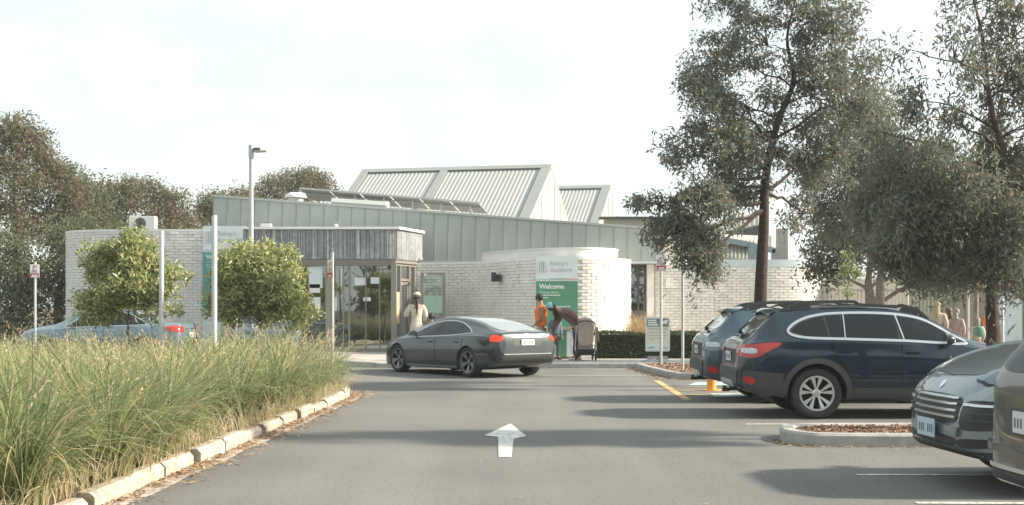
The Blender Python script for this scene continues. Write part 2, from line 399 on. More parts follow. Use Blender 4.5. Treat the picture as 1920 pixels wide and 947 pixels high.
L.new(n1.outputs['Fac'], veil.inputs['Value'])
# cumulus lobes given as directions (x/y, z/y, radius x, radius z)
az = math_('DIVIDE', sep.outputs[0], math_('MAXIMUM', sep.outputs[1], .05)); el = math_('DIVIDE', sep.outputs[2], math_('MAXIMUM', sep.outputs[1], .05))
n2 = N.new('ShaderNodeTexNoise'); n2.inputs['Scale'].default_value = 17; n2.inputs['Detail'].default_value = 6; n2.inputs['Roughness'].default_value = .6
L.new(tc.outputs['Generated'], n2.inputs['Vector'])
cum = None
for (cx, cy, rx, ry) in ((255, 110, 105, 66), (225, 140, 95, 55), (325, 118, 62, 56), (290, 180, 130, 36)):
    dx = math_('DIVIDE', math_('SUBTRACT', az, (cx - PX0) / F), rx / F); dz = math_('DIVIDE', math_('SUBTRACT', el, (PY0 - cy) / F), ry / F)
    d = math_('SUBTRACT', 1.0, math_('SQRT', math_('ADD', math_('MULTIPLY', dx, dx), math_('MULTIPLY', dz, dz))))
    cum = d if cum is None else math_('MAXIMUM', cum, d)
cum = math_('ADD', cum, math_('MULTIPLY', math_('SUBTRACT', n2.outputs['Fac'], .5), 2.6))
cm = N.new('ShaderNodeMapRange'); cm.interpolation_type = 'SMOOTHSTEP'; cm.inputs['From Min'].default_value = .0; cm.inputs['From Max'].default_value = 1.0
L.new(cum, cm.inputs['Value'])
front = math_('GREATER_THAN', sep.outputs[1], .05)
cmask = math_('MULTIPLY', cm.outputs['Result'], front)
hs = N.new('ShaderNodeHueSaturation'); hs.inputs['Saturation'].default_value = .7; hs.inputs['Value'].default_value = 1.0; L.new(sky.outputs[0], hs.inputs['Color'])
mz = N.new('ShaderNodeMixRGB'); mz.inputs['Fac'].default_value = .78; mz.inputs['Color2'].default_value = (2.5, 2.78, 2.66, 1); L.new(hs.outputs[0], mz.inputs['Color1'])
m1 = N.new('ShaderNodeMixRGB'); m1.blend_type = 'ADD'; m1.inputs['Color2'].default_value = (1.6, 1.5, 1.4, 1); L.new(veil.outputs['Result'], m1.inputs['Fac']); L.new(mz.outputs[0], m1.inputs['Color1'])
m2 = N.new('ShaderNodeMixRGB'); m2.blend_type = 'ADD'; m2.inputs['Color2'].default_value = (2.2, 1.6, 1.1, 1); L.new(cmask, m2.inputs['Fac']); L.new(m1.outputs[0], m2.inputs['Color1'])
L.new(m2.outputs[0], bg.inputs['Color'])
SC.view_settings.view_transform = 'Standard'; SC.view_settings.look = 'None'
SC.view_settings.exposure = 1.90; SC.view_settings.gamma = 1
SC.view_settings.use_curve_mapping = False
SC.cycles.use_denoising = True; SC.cycles.max_bounces = 8; SC.cycles.transparent_max_bounces = 16
SC.cycles.sample_clamp_indirect = 6

# ---------------------------------------------------------------- ground
def sheet(name, poly, z, m, kind='structure', sub=None):
    b = MB(); b.add([(p[0], p[1], z) for p in poly], [tuple(range(len(poly)))])
    o = b.build(name, m); tag(o, kind=kind); return o
sheet('ground', [(-900, -300), (900, -300), (900, 1500), (-900, 1500)], -.02, MT['soil'])
sheet('car_park', [(-45, -30), (40, -30), (40, 46), (-45, 46)], 0.0, MT['asphalt'])

def kerb_run(name, pts, m, w=.15, h=.13, ch=.025, gap=None, jit=0.0):
    """kerb along pts (top edge inside on the left of travel), one object"""
    b = MB(); pts = [Vector((p[0], p[1], 0)) for p in pts]
    n = len(pts); offs = []
    for i in range(n):
        d = (pts[min(i + 1, n - 1)] - pts[max(i - 1, 0)]).normalized(); offs.append(Vector((-d.y, d.x, 0)))
    sec = [(0, -.05), (0, h - ch), (ch, h), (w - ch, h), (w, h - ch), (w, -.05)]
    vs = []; fs = []
    for i in range(n):
        for o_, z in sec: vs.append(pts[i] + offs[i] * o_ + Vector((0, 0, z)))
    k = len(sec)
    for i in range(n - 1):
        for j in range(k): fs.append((i * k + j, i * k + (j + 1) % k, (i + 1) * k + (j + 1) % k, (i + 1) * k + j))
    fs.append(tuple(range(k))); fs.append(tuple((n - 1) * k + j for j in reversed(range(k))))
    b.add(vs, fs); o = b.build(name, m); tag(o, kind='structure'); return o

# grass bed beside the drive: kerb blocks, gutter strip, soil
def kx(Y): return -3.10 + .036 * (Y - 10.2)
edge = [(kx(y), y) for y in np.arange(6.0, 21.6, .5)] + [(-2.68, 22.2), (-2.78, 22.9), (-3.05, 23.6), (-3.5, 24.3), (-4.1, 25.2), (-5.0, 26.6), (-6.2, 28.4), (-8, 30.0), (-16, 30.6)]
bed_poly = edge + [(-24, 30.6), (-24, 6)]
sheet('garden_soil', [(x - .14, y) for x, y in bed_poly], .09, MT['soil'])
ev = [Vector((x, y, 0)) for x, y in edge]
ptsd = []                                        # resample the edge at block joints
acc = 0; cur = ev[0].copy(); dense = catmull([(x, y, 0) for x, y in edge], 10)
cum_ = [0]
for a_, b_ in zip(dense[:-1], dense[1:]): cum_.append(cum_[-1] + (b_ - a_).length)
def on_edge(s):
    i = min(max(int(np.searchsorted(cum_, s)) - 1, 0), len(dense) - 2); t = (s - cum_[i]) / max(1e-6, cum_[i + 1] - cum_[i])
    return dense[i].lerp(dense[i + 1], t)
s = 0.0; rk = random.Random(3)
while s < cum_[-1] - 1.2:
    ln = rk.uniform(.92, 1.02); j = rk.uniform(-.035, .03)
    gp_ = rk.uniform(.88, .955); seg = [on_edge(s + ln * t) for t in (0.0, .25 * gp_, .5 * gp_, .75 * gp_, gp_)]
    kerb_run('kerb', [(p.x + j, p.y) for p in seg], MT['kerb'], w=.17, h=.135 + rk.uniform(-.03, .02), ch=.04)
    s += ln
gut = [on_edge(q) for q in np.arange(0, 19.5, .5)]
b = MB(); vs = []
for p in gut: vs += [(p.x + .0, p.y, .005), (p.x + .17 + .02 * math.sin(p.y * 3), p.y, .005)]
b.add(vs, [(2 * i, 2 * i + 1, 2 * i + 3, 2 * i + 2) for i in range(len(gut) - 1)]); tag(b.build('gutter', MT['concrete']), kind='structure')

# footpath before the building, with kerb
FP = [(-9.6, 38.6), (-6.2, 36.4), (-4.6, 34.2), (-3.3, 32.6), (3.15, 32.4), (16, 32.4)]
top = [Vector((x, y, 0)) for x, y in FP]
sheet('footpath', FP + [(16, 47), (-9.6, 47)], .125, MT['concrete'])
kerb_run('kerb', [(x, y - .15) for x, y in FP], MT['kerbgrey'], w=.15, h=.13)

# mulch island with the sign poles
def island(pts, closed=True, zt=.10):
    k = kerb_run('kerb', pts + ([pts[0], pts[1]] if closed else []), MT['kerbgrey'], w=.16, h=.13)
    return k
I1 = [(2.98, 32.2), (3.02, 31.0), (3.15, 29.6), (3.28, 28.2), (3.42, 27.55), (3.75, 27.35), (5.5, 27.25), (8.5, 27.2)]
island(I1, closed=False)
mulch1 = [(x + .1, y + .1) for x, y in I1] + [(8.5, 32.2)]
sheet('mulch_bed', mulch1, .11, MT['mulch'])
I2p = [(6.6, 14.3), (4.9, 14.33), (3.5, 14.4), (3.2, 14.55), (3.05, 14.85), (3.06, 15.25), (3.2, 15.6), (3.5, 15.74), (5.0, 15.78), (8.0, 15.8)]
I2 = list(reversed(I2p))
I2c = catmull([(x, y, 0) for x, y in I2p], 6)
kerb_run('kerb', [(p.x, p.y) for p in reversed(I2c)], MT['kerbgrey'], w=.17, h=.14)
sheet('mulch_bed', [(p.x + .08, p.y + (.08 if p.y < 15.1 else -.08)) for p in I2c], .115, MT['mulch'])

def scatter_chips(name, poly_fn, n, z, mat, size, seed, label=None, flat=.5, lift=.02):
    r = np.random.default_rng(seed); pts = []
    while len(pts) < n:
        q = poly_fn(r)
        if q is not None: pts.append(q)
    c = np.array([(p[0], p[1], z + r.uniform(0, lift)) for p in pts])
    a = r.uniform(0, 2 * np.pi, n); t = r.normal(0, flat, n); ln = size[0] * r.uniform(.5, 1.4, n); wd = size[1] * r.uniform(.6, 1.3, n)
    u = np.stack([np.cos(a) * np.cos(t), np.sin(a) * np.cos(t), np.abs(np.sin(t)) * .6], 1)
    v = np.stack([-np.sin(a), np.cos(a), r.normal(0, flat, n)], 1)
    V = np.stack([c - u * (ln / 2)[:, None], c + v * (wd / 2)[:, None], c + u * (ln / 2)[:, None], c - v * (wd / 2)[:, None]], 1)
    V[:, :, 2] = np.maximum(V[:, :, 2], z + .002)
    o = np_mesh(name, V, [(0, 1, 2, 3)], mat); tag(o, kind='stuff'); return o
def inpoly(x, y, P_):
    c = False; n = len(P_)
    for i in range(n):
        x1, y1 = P_[i][:2]; x2, y2 = P_[(i + 1) % n][:2]
        if (y1 > y) != (y2 > y) and x < (x2 - x1) * (y - y1) / (y2 - y1) + x1: c = not c
    return c
m2p = [(p.x + .18, p.y + (.2 if p.y < 15.1 else -.2)) for p in I2c]
m1p = [(x + .25, y + .25) for x, y in I1] + [(8.5, 32.0)]
def f1(r):
    x, y = r.uniform(3, 6.5), r.uniform(27.3, 32.2); return (x, y) if inpoly(x, y, m1p) else None
def f2(r):
    x, y = r.uniform(3.1, 7), r.uniform(14.3, 15.9); return (x, y) if inpoly(x, y, m2p) else None
scatter_chips('mulch', f2, 5200, .118, MT['chip'], (.06, .022), 5)
scatter_chips('mulch', f1, 3500, .112, MT['chip'], (.09, .035), 6)
def f3(r):
    sY = r.uniform(2, 17.5); p = on_edge(sY); k = r.exponential(.10); k = min(k, .6)
    if r.uniform() < .35 + .65 * (noise.noise(Vector((p.y * 1.7, 0, 0))) > -.05): return (p.x + .01 + k * .9, p.y)
    return None
scatter_chips('leaf_litter', f3, 3600, .006, MT['litter'], (.085, .016), 8, flat=.35, lift=.03)
def f4(r):
    x, y = r.uniform(-2.6, 6), r.uniform(9.5, 30); return (x, y)
scatter_chips('leaf_litter', f4, 170, .004, MT['litter'], (.05, .02), 9, flat=.2, lift=.004)
def f5(r):
    a_ = r.uniform(0, 1); p = I2c[int(a_ * (len(I2c) - 1))]
    return (p.x - abs(r.normal(0, .09)), p.y - abs(r.normal(0, .09))) if p.y < 15.2 else None
scatter_chips('leaf_litter', f5, 420, .004, MT['litter'], (.05, .018), 10, flat=.3, lift=.01)
def f6(r):
    i = int(r.uniform(0, 5)); p = Vector(I1[i] + (0,)).lerp(Vector(I1[i + 1] + (0,)), r.uniform()); return (p.x - abs(r.normal(0, .16)), p.y - abs(r.normal(0, .12)))
scatter_chips('leaf_litter', f6, 500, .004, MT['litter'], (.08, .03), 12, flat=.3, lift=.015)

# road markings
def strip(a, b_, w_, m, name='road_marking', z=.006):
    a, b_ = Vector((a[0], a[1], 0)), Vector((b_[0], b_[1], 0)); d = (b_ - a).normalized(); n_ = Vector((-d.y, d.x, 0)) * w_ / 2
    return sheet(name, [a + n_, a - n_, b_ - n_, b_ + n_], z, m)
def gp(px, py): g = G(px, py); return (g.x, g.y)
strip(gp(1398, 796), (8.2, 17.25), .10, MT['whiteline'])
strip(gp(1540, 768), (8.2, 19.7), .10, MT['whiteline'])
strip(gp(1606, 891), (7.5, 11.95), .09, MT['whiteline'])
strip(gp(1718, 944), (7.5, 10.2), .09, MT['whiteline'])
strip((.6, 28.9), (2.9, 28.85), .10, MT['whiteline'])
strip((.9, 32.1 - .3), (2.8, 31.75), .08, MT['whiteline'])
# yellow bay edge with hatching, pale blue patches
ya, yb = gp(1231, 714), gp(1289, 750)
strip(ya, yb, .13, MT['yellowline'])
for t, x2 in ((.42, 5.6), (.60, 5.6), (.80, 5.6)):
    p = (ya[0] + (yb[0] - ya[0]) * t, ya[1] + (yb[1] - ya[1]) * t)
    strip(p, (p[0] + 2.6, p[1] + .75), .10, MT['yellowline'], z=.010)
sheet('road_marking', [gp(1290, 723), gp(1305, 717), gp(1420, 716), gp(1420, 723)], .007, MT['blueline'])
sheet('road_marking', [gp(1340, 745), gp(1331, 738), gp(1395, 737), gp(1402, 744)], .007, MT['blueline'])
# direction arrow
A = lambda px, py: gp(px, py)
sheet('road_marking', [A(935, 858), A(959, 858), A(963, 824), A(987, 818), A(957, 795), A(908, 817), A(934, 820)], .006, MT['whiteline'])

# ---------------------------------------------------------------- strap grass in the bed
def blades(cent, nper, h, spread, K, seed, wid, droop=.9):
    r = np.random.default_rng(seed); n = len(cent) * nper
    c = np.repeat(np.array(cent), nper, 0)
    hh = np.repeat(np.array(h), nper) * r.uniform(.55, 1.12, n)
    a = r.uniform(0, 2 * np.pi, n); rad = np.abs(r.normal(0, .085, n))
    b0 = c[:, :3] + np.stack([np.cos(a) * rad, np.sin(a) * rad, np.zeros(n)], 1)
    a2 = a + r.normal(0, .5, n); lean = spread * r.uniform(.15, 1.0, n) ** .8
    # wind from the right: pull towards -x a bit
    dirv = np.stack([np.cos(a2), np.sin(a2), np.zeros(n)], 1); dirv[:, 0] -= .10
    side = np.stack([-np.sin(a2), np.cos(a2), r.normal(0, .3, n)], 1); side /= np.linalg.norm(side, axis=1)[:, None]
    T = np.linspace(0, 1, K); V = np.zeros((n, 2 * K, 3))
    dr = r.uniform(.0, droop, n)
    for i, t in enumerate(T):
        z = hh * (t - dr * .55 * t ** 3) ; o_ = hh * lean * (t ** 1.7)
        p = b0 + dirv * o_[:, None]; p[:, 2] += z
        w_ = wid * (1 - t ** 2.5) * r.uniform(.8, 1.2) + .0006
        V[:, 2 * i] = p - side * w_ / 2; V[:, 2 * i + 1] = p + side * w_ / 2
    fs = [(2 * i, 2 * i + 1, 2 * i + 3, 2 * i + 2) for i in range(K - 1)]
    return V, fs
rg = np.random.default_rng(21); T_near, T_mid, T_far = [], [], []
bedp = [(x - .22, y) for x, y in bed_poly]
y = 9.0
while y < 30.2:
    stp = .62 if y < 15 else .66
    xl = -.42 * y - 1.2
    x = kx(min(y, 22)) - .35
    while x > max(xl, -14):
        q = (x + rg.normal(0, .2), y + rg.normal(0, .2))
        if inpoly(q[0], q[1], bedp): (T_near if y < 14.5 else T_mid if y < 21 else T_far).append(q)
        x -= stp
    y += stp
def hts(L_, lo, hi): return [(.80 if (q[1] > 14.5 and q[0] < -4.6) else 1.14 if q[1] > 18 else 1.0) * rg.uniform(lo, hi) * (1.0 + .22 * noise.noise(Vector((q[0] * .7, q[1] * .7, 0)))) for q in L_]
vsl = []
for L_, nper, wid, lo, hi, sd in ((T_near, 380, .0125, .80, 1.30, 31), (T_mid, 260, .0135, .76, 1.22, 32), (T_far, 170, .015, .70, 1.1, 33)):
    V, fs = blades([(q[0], q[1], .09) for q in L_], nper, hts(L_, lo, hi), 1.25, 7, sd, wid, 1.55); vsl.append(V)
V = np.concatenate(vsl); print('grass blades', len(V), 'tussocks', len(T_near), len(T_mid), len(T_far))
go = np_mesh('grass', V, fs, MT['grass']); tag(go, kind='stuff')
# seed stalks, straw coloured, with feathery heads
allT = [q for q in T_near + T_mid + T_far]
r = np.random.default_rng(41); st = [(q[0] + r.normal(0, .12), q[1] + r.normal(0, .12), .09) for q in allT for _ in range(12 if q[1] < 14.5 else 20)]
Vs, fss = blades(st, 1, [r.uniform(.80, 1.22) * (.82 if (q[1] > 14.5 and q[0] < -4.6) else 1.0) for q in st], .55, 5, 42, .006, .5)
so_ = np_mesh('grass_stalks', Vs, fss, MT['straw']); tag(so_, kind='stuff')
tips = (Vs[:, -1] + Vs[:, -2]) / 2; tdir = tips - (Vs[:, -3] + Vs[:, -4]) / 2; tdir /= np.linalg.norm(tdir, axis=1)[:, None]
nf = 14; n = len(tips) * nf
c = np.repeat(tips, nf, 0) - np.repeat(tdir, nf, 0) * r.uniform(0, .30, n)[:, None]
dv = np.repeat(tdir, nf, 0) + r.normal(0, .35, (n, 3)); dv /= np.linalg.norm(dv, axis=1)[:, None]
sd = np.cross(dv, r.normal(0, 1, (n, 3))); sd /= np.linalg.norm(sd, axis=1)[:, None]
ln = r.uniform(.025, .055, n)[:, None]; wd = r.uniform(.004, .008, n)[:, None]
Vh = np.stack([c, c + dv * ln * .5 + sd * wd, c + dv * ln, c + dv * ln * .5 - sd * wd], 1)
tag(np_mesh('grass_seedheads', Vh, [(0, 1, 2, 3)], MT['straw']), kind='stuff')
# dry thatch spilling over the kerb
th = [on_edge(q) for q in r.uniform(1, 18.5, 1300)]
Vt, fst = blades([(p.x - .16 + r.normal(0, .05), p.y, .12) for p in th], 1, [r.uniform(.25, .6) for _ in th], 1.3, 6, 44, .007, 1.6)
tag(np_mesh('grass_thatch', Vt, fst, MT['straw']), kind='stuff')
# ---------------------------------------------------------------- the light evening haze
hz = MB(); hz.box((0, 40, 9.5), (150, 140, 22)); hm = bpy.data.materials.new('haze'); nt, N, L = nodes(hm)
for n_ in list(N):
    if n_.type != 'OUTPUT_MATERIAL': N.remove(n_)
pv = N.new('ShaderNodeVolumePrincipled'); pv.inputs['Color'].default_value = (.93, .95, .95, 1); pv.inputs['Density'].default_value = .0007; pv.inputs['Anisotropy'].default_value = .35
L.new(pv.outputs['Volume'], [n_ for n_ in N if n_.type == 'OUTPUT_MATERIAL'][0].inputs['Volume'])
tag(hz.build('haze', hm), kind='stuff')
# ---------------------------------------------------------------- lettering
def text_geo(s, size, bold=0.0, spacing=1.0):
    cu = bpy.data.curves.new('t', 'FONT'); cu.body = s; cu.size = size; cu.space_character = spacing; cu.offset = bold; cu.resolution_u = 3
    o = bpy.data.objects.new('t', cu); COL.objects.link(o)
    bpy.context.view_layer.update()
    me = bpy.data.meshes.new_from_object(o.evaluated_get(bpy.context.evaluated_depsgraph_get()))
    vs = [v.co.copy() for v in me.vertices]; fs = [tuple(p.vertices) for p in me.polygons]
    bpy.data.objects.remove(o); bpy.data.curves.remove(cu); bpy.data.meshes.remove(me)
    return vs, fs
def put_text(b, s, o, size, width=None, right=(1, 0, 0), up=(0, 0, 1), mi=0, bold=0.0):
    vs, fs = text_geo(s, size, bold); right, up, o = Vector(right), Vector(up), Vector(o)
    k = 1
    if width:
        xs = [v.x for v in vs]; k = width / (max(xs) - min(xs))
    b.add([o + right * v.x * k + up * v.y for v in vs], fs, mi)
def logo(b, o, h, y):
    """three upright strokes and two looped bowls"""
    x, z = o
    for k, mi in ((0, 0), (.17, 1), (.34, 2)): b.box((x + k * h, y, z), (.045 * h, .006, h), mi=mi)
    for cz, r_, mi in ((.24, .24, 3), (-.25, .25, 0)):
        pts = []
        for k in range(13):
            a_ = -math.pi / 2 + math.pi * k / 12
            pts.append(Vector((x + .40 * h + math.cos(a_) * r_ * h * 1.05, y, z + cz * h + math.sin(a_) * r_ * h)))
        for p, q in zip(pts[:-1], pts[1:]): b.bar(p, q, .045 * h, .006, up=(0, 1, 0), mi=mi)
def academy_sign(loc_x, Y, w_, ztop, h_white, h_green, lab, full=True, name='welcome_sign', tealmat='signgreen', zend=None):
    s = thing(name, lab, 'sign', (loc_x + w_ / 2, Y, ztop - h_white - h_green))
    b = MB(); b.box((loc_x + w_ / 2, Y, ztop - h_white / 2), (w_, .03, h_white)); b.build('header_panel', MT['signwhite'], s)
    b = MB(); b.box((loc_x + w_ / 2, Y, ztop - h_white - h_green / 2 - .004), (w_, .03, h_green - .004)); b.build('green_panel', MT[tealmat], s)
    f = Y - .02
    b = MB(); logo(b, (loc_x + .09 * w_, ztop - .42 * h_white), .46 * h_white, f); b.build('logo', [MT['signpink'], MT['signtext'], MT['signteal'], MT['signmint']], s)
    b = MB(); sz = .24 * h_white
    put_text(b, "Bishop's", (loc_x + .335 * w_, f, ztop - .36 * h_white), sz, .42 * w_); put_text(b, "Academy", (loc_x + .335 * w_, f, ztop - .62 * h_white), sz, .54 * w_)
    b.build('lettering', MT['signtext'], s)
    b = MB(); b.box((loc_x + .16 * w_, f, ztop - .915 * h_white), (.3 * w_, .005, .035 * h_white), mi=0); b.box((loc_x + .52 * w_, f, ztop - .915 * h_white), (.42 * w_, .005, .035 * h_white), mi=1); b.box((loc_x + .865 * w_, f, ztop - .915 * h_white), (.265 * w_, .005, .035 * h_white), mi=2)
    b.build('colour_bar', [MT['signmint'], MT['signteal'], MT['signpink']], s)
    b = MB(); zt = ztop - h_white
    put_text(b, "Welcome", (loc_x + .08 * w_, f, zt - .215), .19, .6 * w_, bold=.004)
    put_text(b, "Welcome to Bishop's", (loc_x + .085 * w_, f, zt - .345), .075, .46 * w_); put_text(b, "Academy and community", (loc_x + .085 * w_, f, zt - .435), .075, .49 * w_) if False else None
    b.build('lettering', MT['signtextw'], s)
    b = MB(); rr = random.Random(4)
    for row, (z_, ln) in enumerate(((.40, .49), (.47, .16), (.72, .68))):
        x = .085; b = MB()
        while x < .085 + ln:
            k = rr.uniform(.03, .08); b.box((loc_x + (x + k / 2) * w_, f, zt - z_), (k * w_, .004, .024)); x += k + .014
        b.build('lettering', MT['signtextw'], s)
    return s
academy_sign(X(1005, 37.45), 37.42, X(1083, 37.45) - X(1005, 37.45), Z(481, 37.45), Z(481, 37.45) - Z(527, 37.45), Z(527, 37.45) - Z(612, 37.45), 'white and green welcome sign on the rounded brick bay')
s2 = academy_sign(X(381, 41.9), 41.86, X(462, 41.9) - X(381, 41.9), Z(424, 41.9), .82, 1.75, 'white and teal school sign half hidden behind the round bushy tree', tealmat='signteal')
b = MB(); b.box((X(421, 41.9), 41.86, .75), (X(462, 41.9) - X(381, 41.9), .03, 1.2)); b.build('lower_panel', MT['signwhite'], s2)

# ---------------------------------------------------------------- poles and street furniture
def post(name, lab, cat, x, y, z0, z1, r_, m, group=None, top=True):
    b = MB(); b.tube([(x, y, z0), (x, y, z1 - .01), (x, y, z1)], [r_, r_, r_ * .85], 14)
    b.tube([(x, y, z0), (x, y, z0 + .015)], r_ * 2.1, 14)
    o = b.build(name, m, None, smooth=40); return tag(o, lab, cat, group)
post('pole', 'plain pale grey pole, shorter of the two in the grass', 'pole', X(303, 26.4), 26.4, 0, Z(433, 26.4), .048, MT['polewhite'])
post('pole', 'taller plain pale pole between the two round trees', 'pole', X(402, 22), 22, 0, Z(404, 22), .045, MT['polewhite'])
def sign_post(lab, x, y, z0, z1, zs0, zs1, wd, ang, red=True, ztop2=None, mats=('signwhite', 'signmaroon'), m='galv', arrow=False):
    t = thing('parking_sign', lab, 'sign', (x, y, z0))
    b = MB(); b.tube([(x, y, z0), (x, y, z1)], .032, 12); b.tube([(x, y, z0), (x, y, z0 + .012)], .09, 12); b.build('post', MT[m], t, smooth=40)
    d = Vector((math.cos(ang), math.sin(ang), 0)); nn = Vector((d.y, -d.x, 0)); c_ = Vector((x, y, (zs0 + zs1) / 2)) + nn * .045
    b = MB(); b.box(c_, (wd, .012, zs1 - zs0), rz=ang); pl = b.build('sign_plate', MT[mats[0]], t)
    hb = (zs1 - zs0) * .30
    b = MB(); b.box(Vector((c_.x, c_.y, zs0 + hb / 2 + .012)) + nn * .0085, (wd * .94, .004, hb), rz=ang); b.build('coloured_band', MT[mats[1]], pl)
    b = MB(); put_text(b, "P", Vector((c_.x, c_.y, zs0 + hb + .12)) + nn * .009 - d * wd * .22, .14, wd * .42, right=d); 
    for k in range(3): b.box(Vector((c_.x, c_.y, zs0 + hb + .045 + k * .028)) + nn * .009, (wd * (.7 - .12 * k), .003, .012), rz=ang)
    b.build('lettering', MT[mats[1]], pl)
    b = MB(); b.box(Vector((c_.x, c_.y, zs0 + hb * .62)) + nn * .0115, (wd * .55, .003, .02), rz=ang); b.box(Vector((c_.x, c_.y, zs0 + hb * .34)) + nn * .0115, (wd * .72, .003, .018), rz=ang); b.build('small_print', MT['signtextw'], pl)
    return t
Yp = 31.4; sign_post('grey parking sign with maroon band on the mulch island pole', X(1239.5, Yp), Yp, .11, Z(474, Yp), Z(508, Yp), Z(478, Yp), .23, 0)
Yp = 28.6; sign_post('parking sign seen edge on upon the thicker pale pole in the mulch', X(1280, Yp), Yp, .11, Z(462, Yp), Z(514, Yp), Z(474, Yp), .24, R(62), m='polewhite', mats=('signwhite', 'signtext'))
Yp = 34; sign_post('grey and maroon parking sign at the far left by the dark trees', X(66, Yp), Yp, 0, Z(491, Yp), Z(521, Yp), Z(496, Yp), .23, R(4))
Yp = 27.2; sign_post('narrow white parking sign with red square at the end of the grass bed', X(623, Yp), Yp, 0, Z(473, Yp), Z(523, Yp), Z(487, Yp), .20, R(-48), mats=('white', 'signred'), m='polewhite')
lp = thing('street_lamp', 'tall pale lamp pole with a small arm behind the bushy tree', 'street lamp', (X(471, 37), 37, 0))
x_ = X(471, 37); zt = Z(272, 37)
b = MB(); b.tube([(x_, 37, 0), (x_, 37, 2.5), (x_, 37, zt - .35)], [.075, .07, .06], 14); b.tube([(x_, 37, zt - .36), (x_, 37, zt)], .075, 14); b.build('pole', MT['polewhite'], lp, smooth=40)
b = MB(); b.box((x_ + .17, 36.98, zt - .13), (.16, .12, .1)); b.tube([(x_ + .05, 37, zt - .1), (x_ + .2, 37, zt - .1)], .03); b.build('bracket', MT['aludark'], lp)
b = MB(); b.prism([(x_ + .1, 36.85, zt - .20), (x_ + .1, 37.15, zt - .20), (x_ + .42, 37.1, zt - .19), (x_ + .42, 36.9, zt - .19)], (0, 0, .035)); b.build('lamp_head', MT['alu'], lp)
# A-frame board on the footpath
af = thing('sandwich_board', 'cream notice board with slate header on a weighted grey foot', 'notice board', (X(1233, 33.2), 33.2, .125))
x0_, x1_ = X(1210, 33.2), X(1256, 33.2); zb, zt = Z(659, 33.2), Z(594, 33.2); xc = (x0_ + x1_) / 2; ww = x1_ - x0_
b = MB(); b.box((xc, 33.2, (zb + zt) / 2), (ww, .06, zt - zb)); b.build('frame', MT['white'], af, bevel=.02)
b = MB(); b.box((xc, 33.167, (zb + zt) / 2 + .06), (ww - .07, .004, zt - zb - .2)); pn = b.build('poster', MT['signcream'], af)
b = MB(); b.box((xc, 33.1625, zt - .145), (ww - .07, .004, .20)); b.build('header', MT['signslate'], af)
b = MB(); b.prism([(xc + .06, 33.158, zt - .22), (xc + .10, 33.158, zt - .14), (xc + .13, 33.158, zt - .10), (xc + .25, 33.158, zt - .07), (xc + .235, 33.158, zt - .15), (xc + .20, 33.158, zt - .2), (xc + .17, 33.158, zt - .155), (xc + .11, 33.158, zt - .19)], (0, -.003, 0))
b.build('header_emblem', MT['signtextw'], af)
for k, ln in enumerate((.21, .22, .26)): b = MB(); b.box((x0_ + .06 + ln / 2, 33.158, zt - .09 - k * .055), (ln, .003, .034)); b.build('header_lettering', MT['signtextw'], af)
rr = random.Random(5)
for z_, x_s, ln, hh in ((.30, .06, .46, .026), (.385, .1, .36, .017), (.46, .1, .42, .017), (.535, .1, .34, .017), (.58, .1, .09, .017)):
    x = x_s; b = MB()
    while x < x_s + ln: k = rr.uniform(.02, .06); b.box((x0_ + x + k / 2, 33.1625, zt - z_), (k, .003, hh)); x += k + .015
    if hh < .02 and z_ < .55: b.box((x0_ + .065, 33.1625, zt - z_), (.015, .003, .015))
    b.build('lettering', MT['signtext'], af)
b = MB(); b.box((xc, 33.165, zb + .11), (ww - .07, .003, .15)); b.build('footer', MT['signwhite'], af)
b = MB(); b.prism([(x0_ + .06, 33.161, zb + .075), (x0_ + .22, 33.161, zb + .10), (x0_ + .22, 33.161, zb + .125), (x0_ + .06, 33.161, zb + .095)], (0, -.003, 0)); put_text(b, "library", (xc + .05, 33.16, zb + .07), .075, .19); b.build('footer_lettering', MT['signslate'], af) if False else b.build('footer_mark', MT['signslate'], af)
b = MB(); 
for s_ in (-1, 1): b.prism([(xc + s_ * .05, 33.0, .126), (xc + s_ * .05, 33.4, .126), (xc + s_ * .05, 33.32, .22), (xc + s_ * .05, 33.08, .22)], (s_ * .33, 0, -.0))
b.v = [(v[0], v[1], v[2] if abs(v[0] - xc) < .2 or v[2] < .13 else .145) for v in b.v]
b.box((xc, 33.2, .21), (.5, .1, .1)); b.build('foot', MT['kerbgrey'], af)
bl = tag(post('bollard', 'short orange bollard under the rear of the blue grey wagon', 'bollard', X(1334, 23.9), 23.9, 0, 1.0, .085, MT['orange']), None)
# ---------------------------------------------------------------- the academy building
bld = thing('academy_building', 'white brick and sage metal school building with zigzag pale roofs', 'building', (-1, 43, .12))

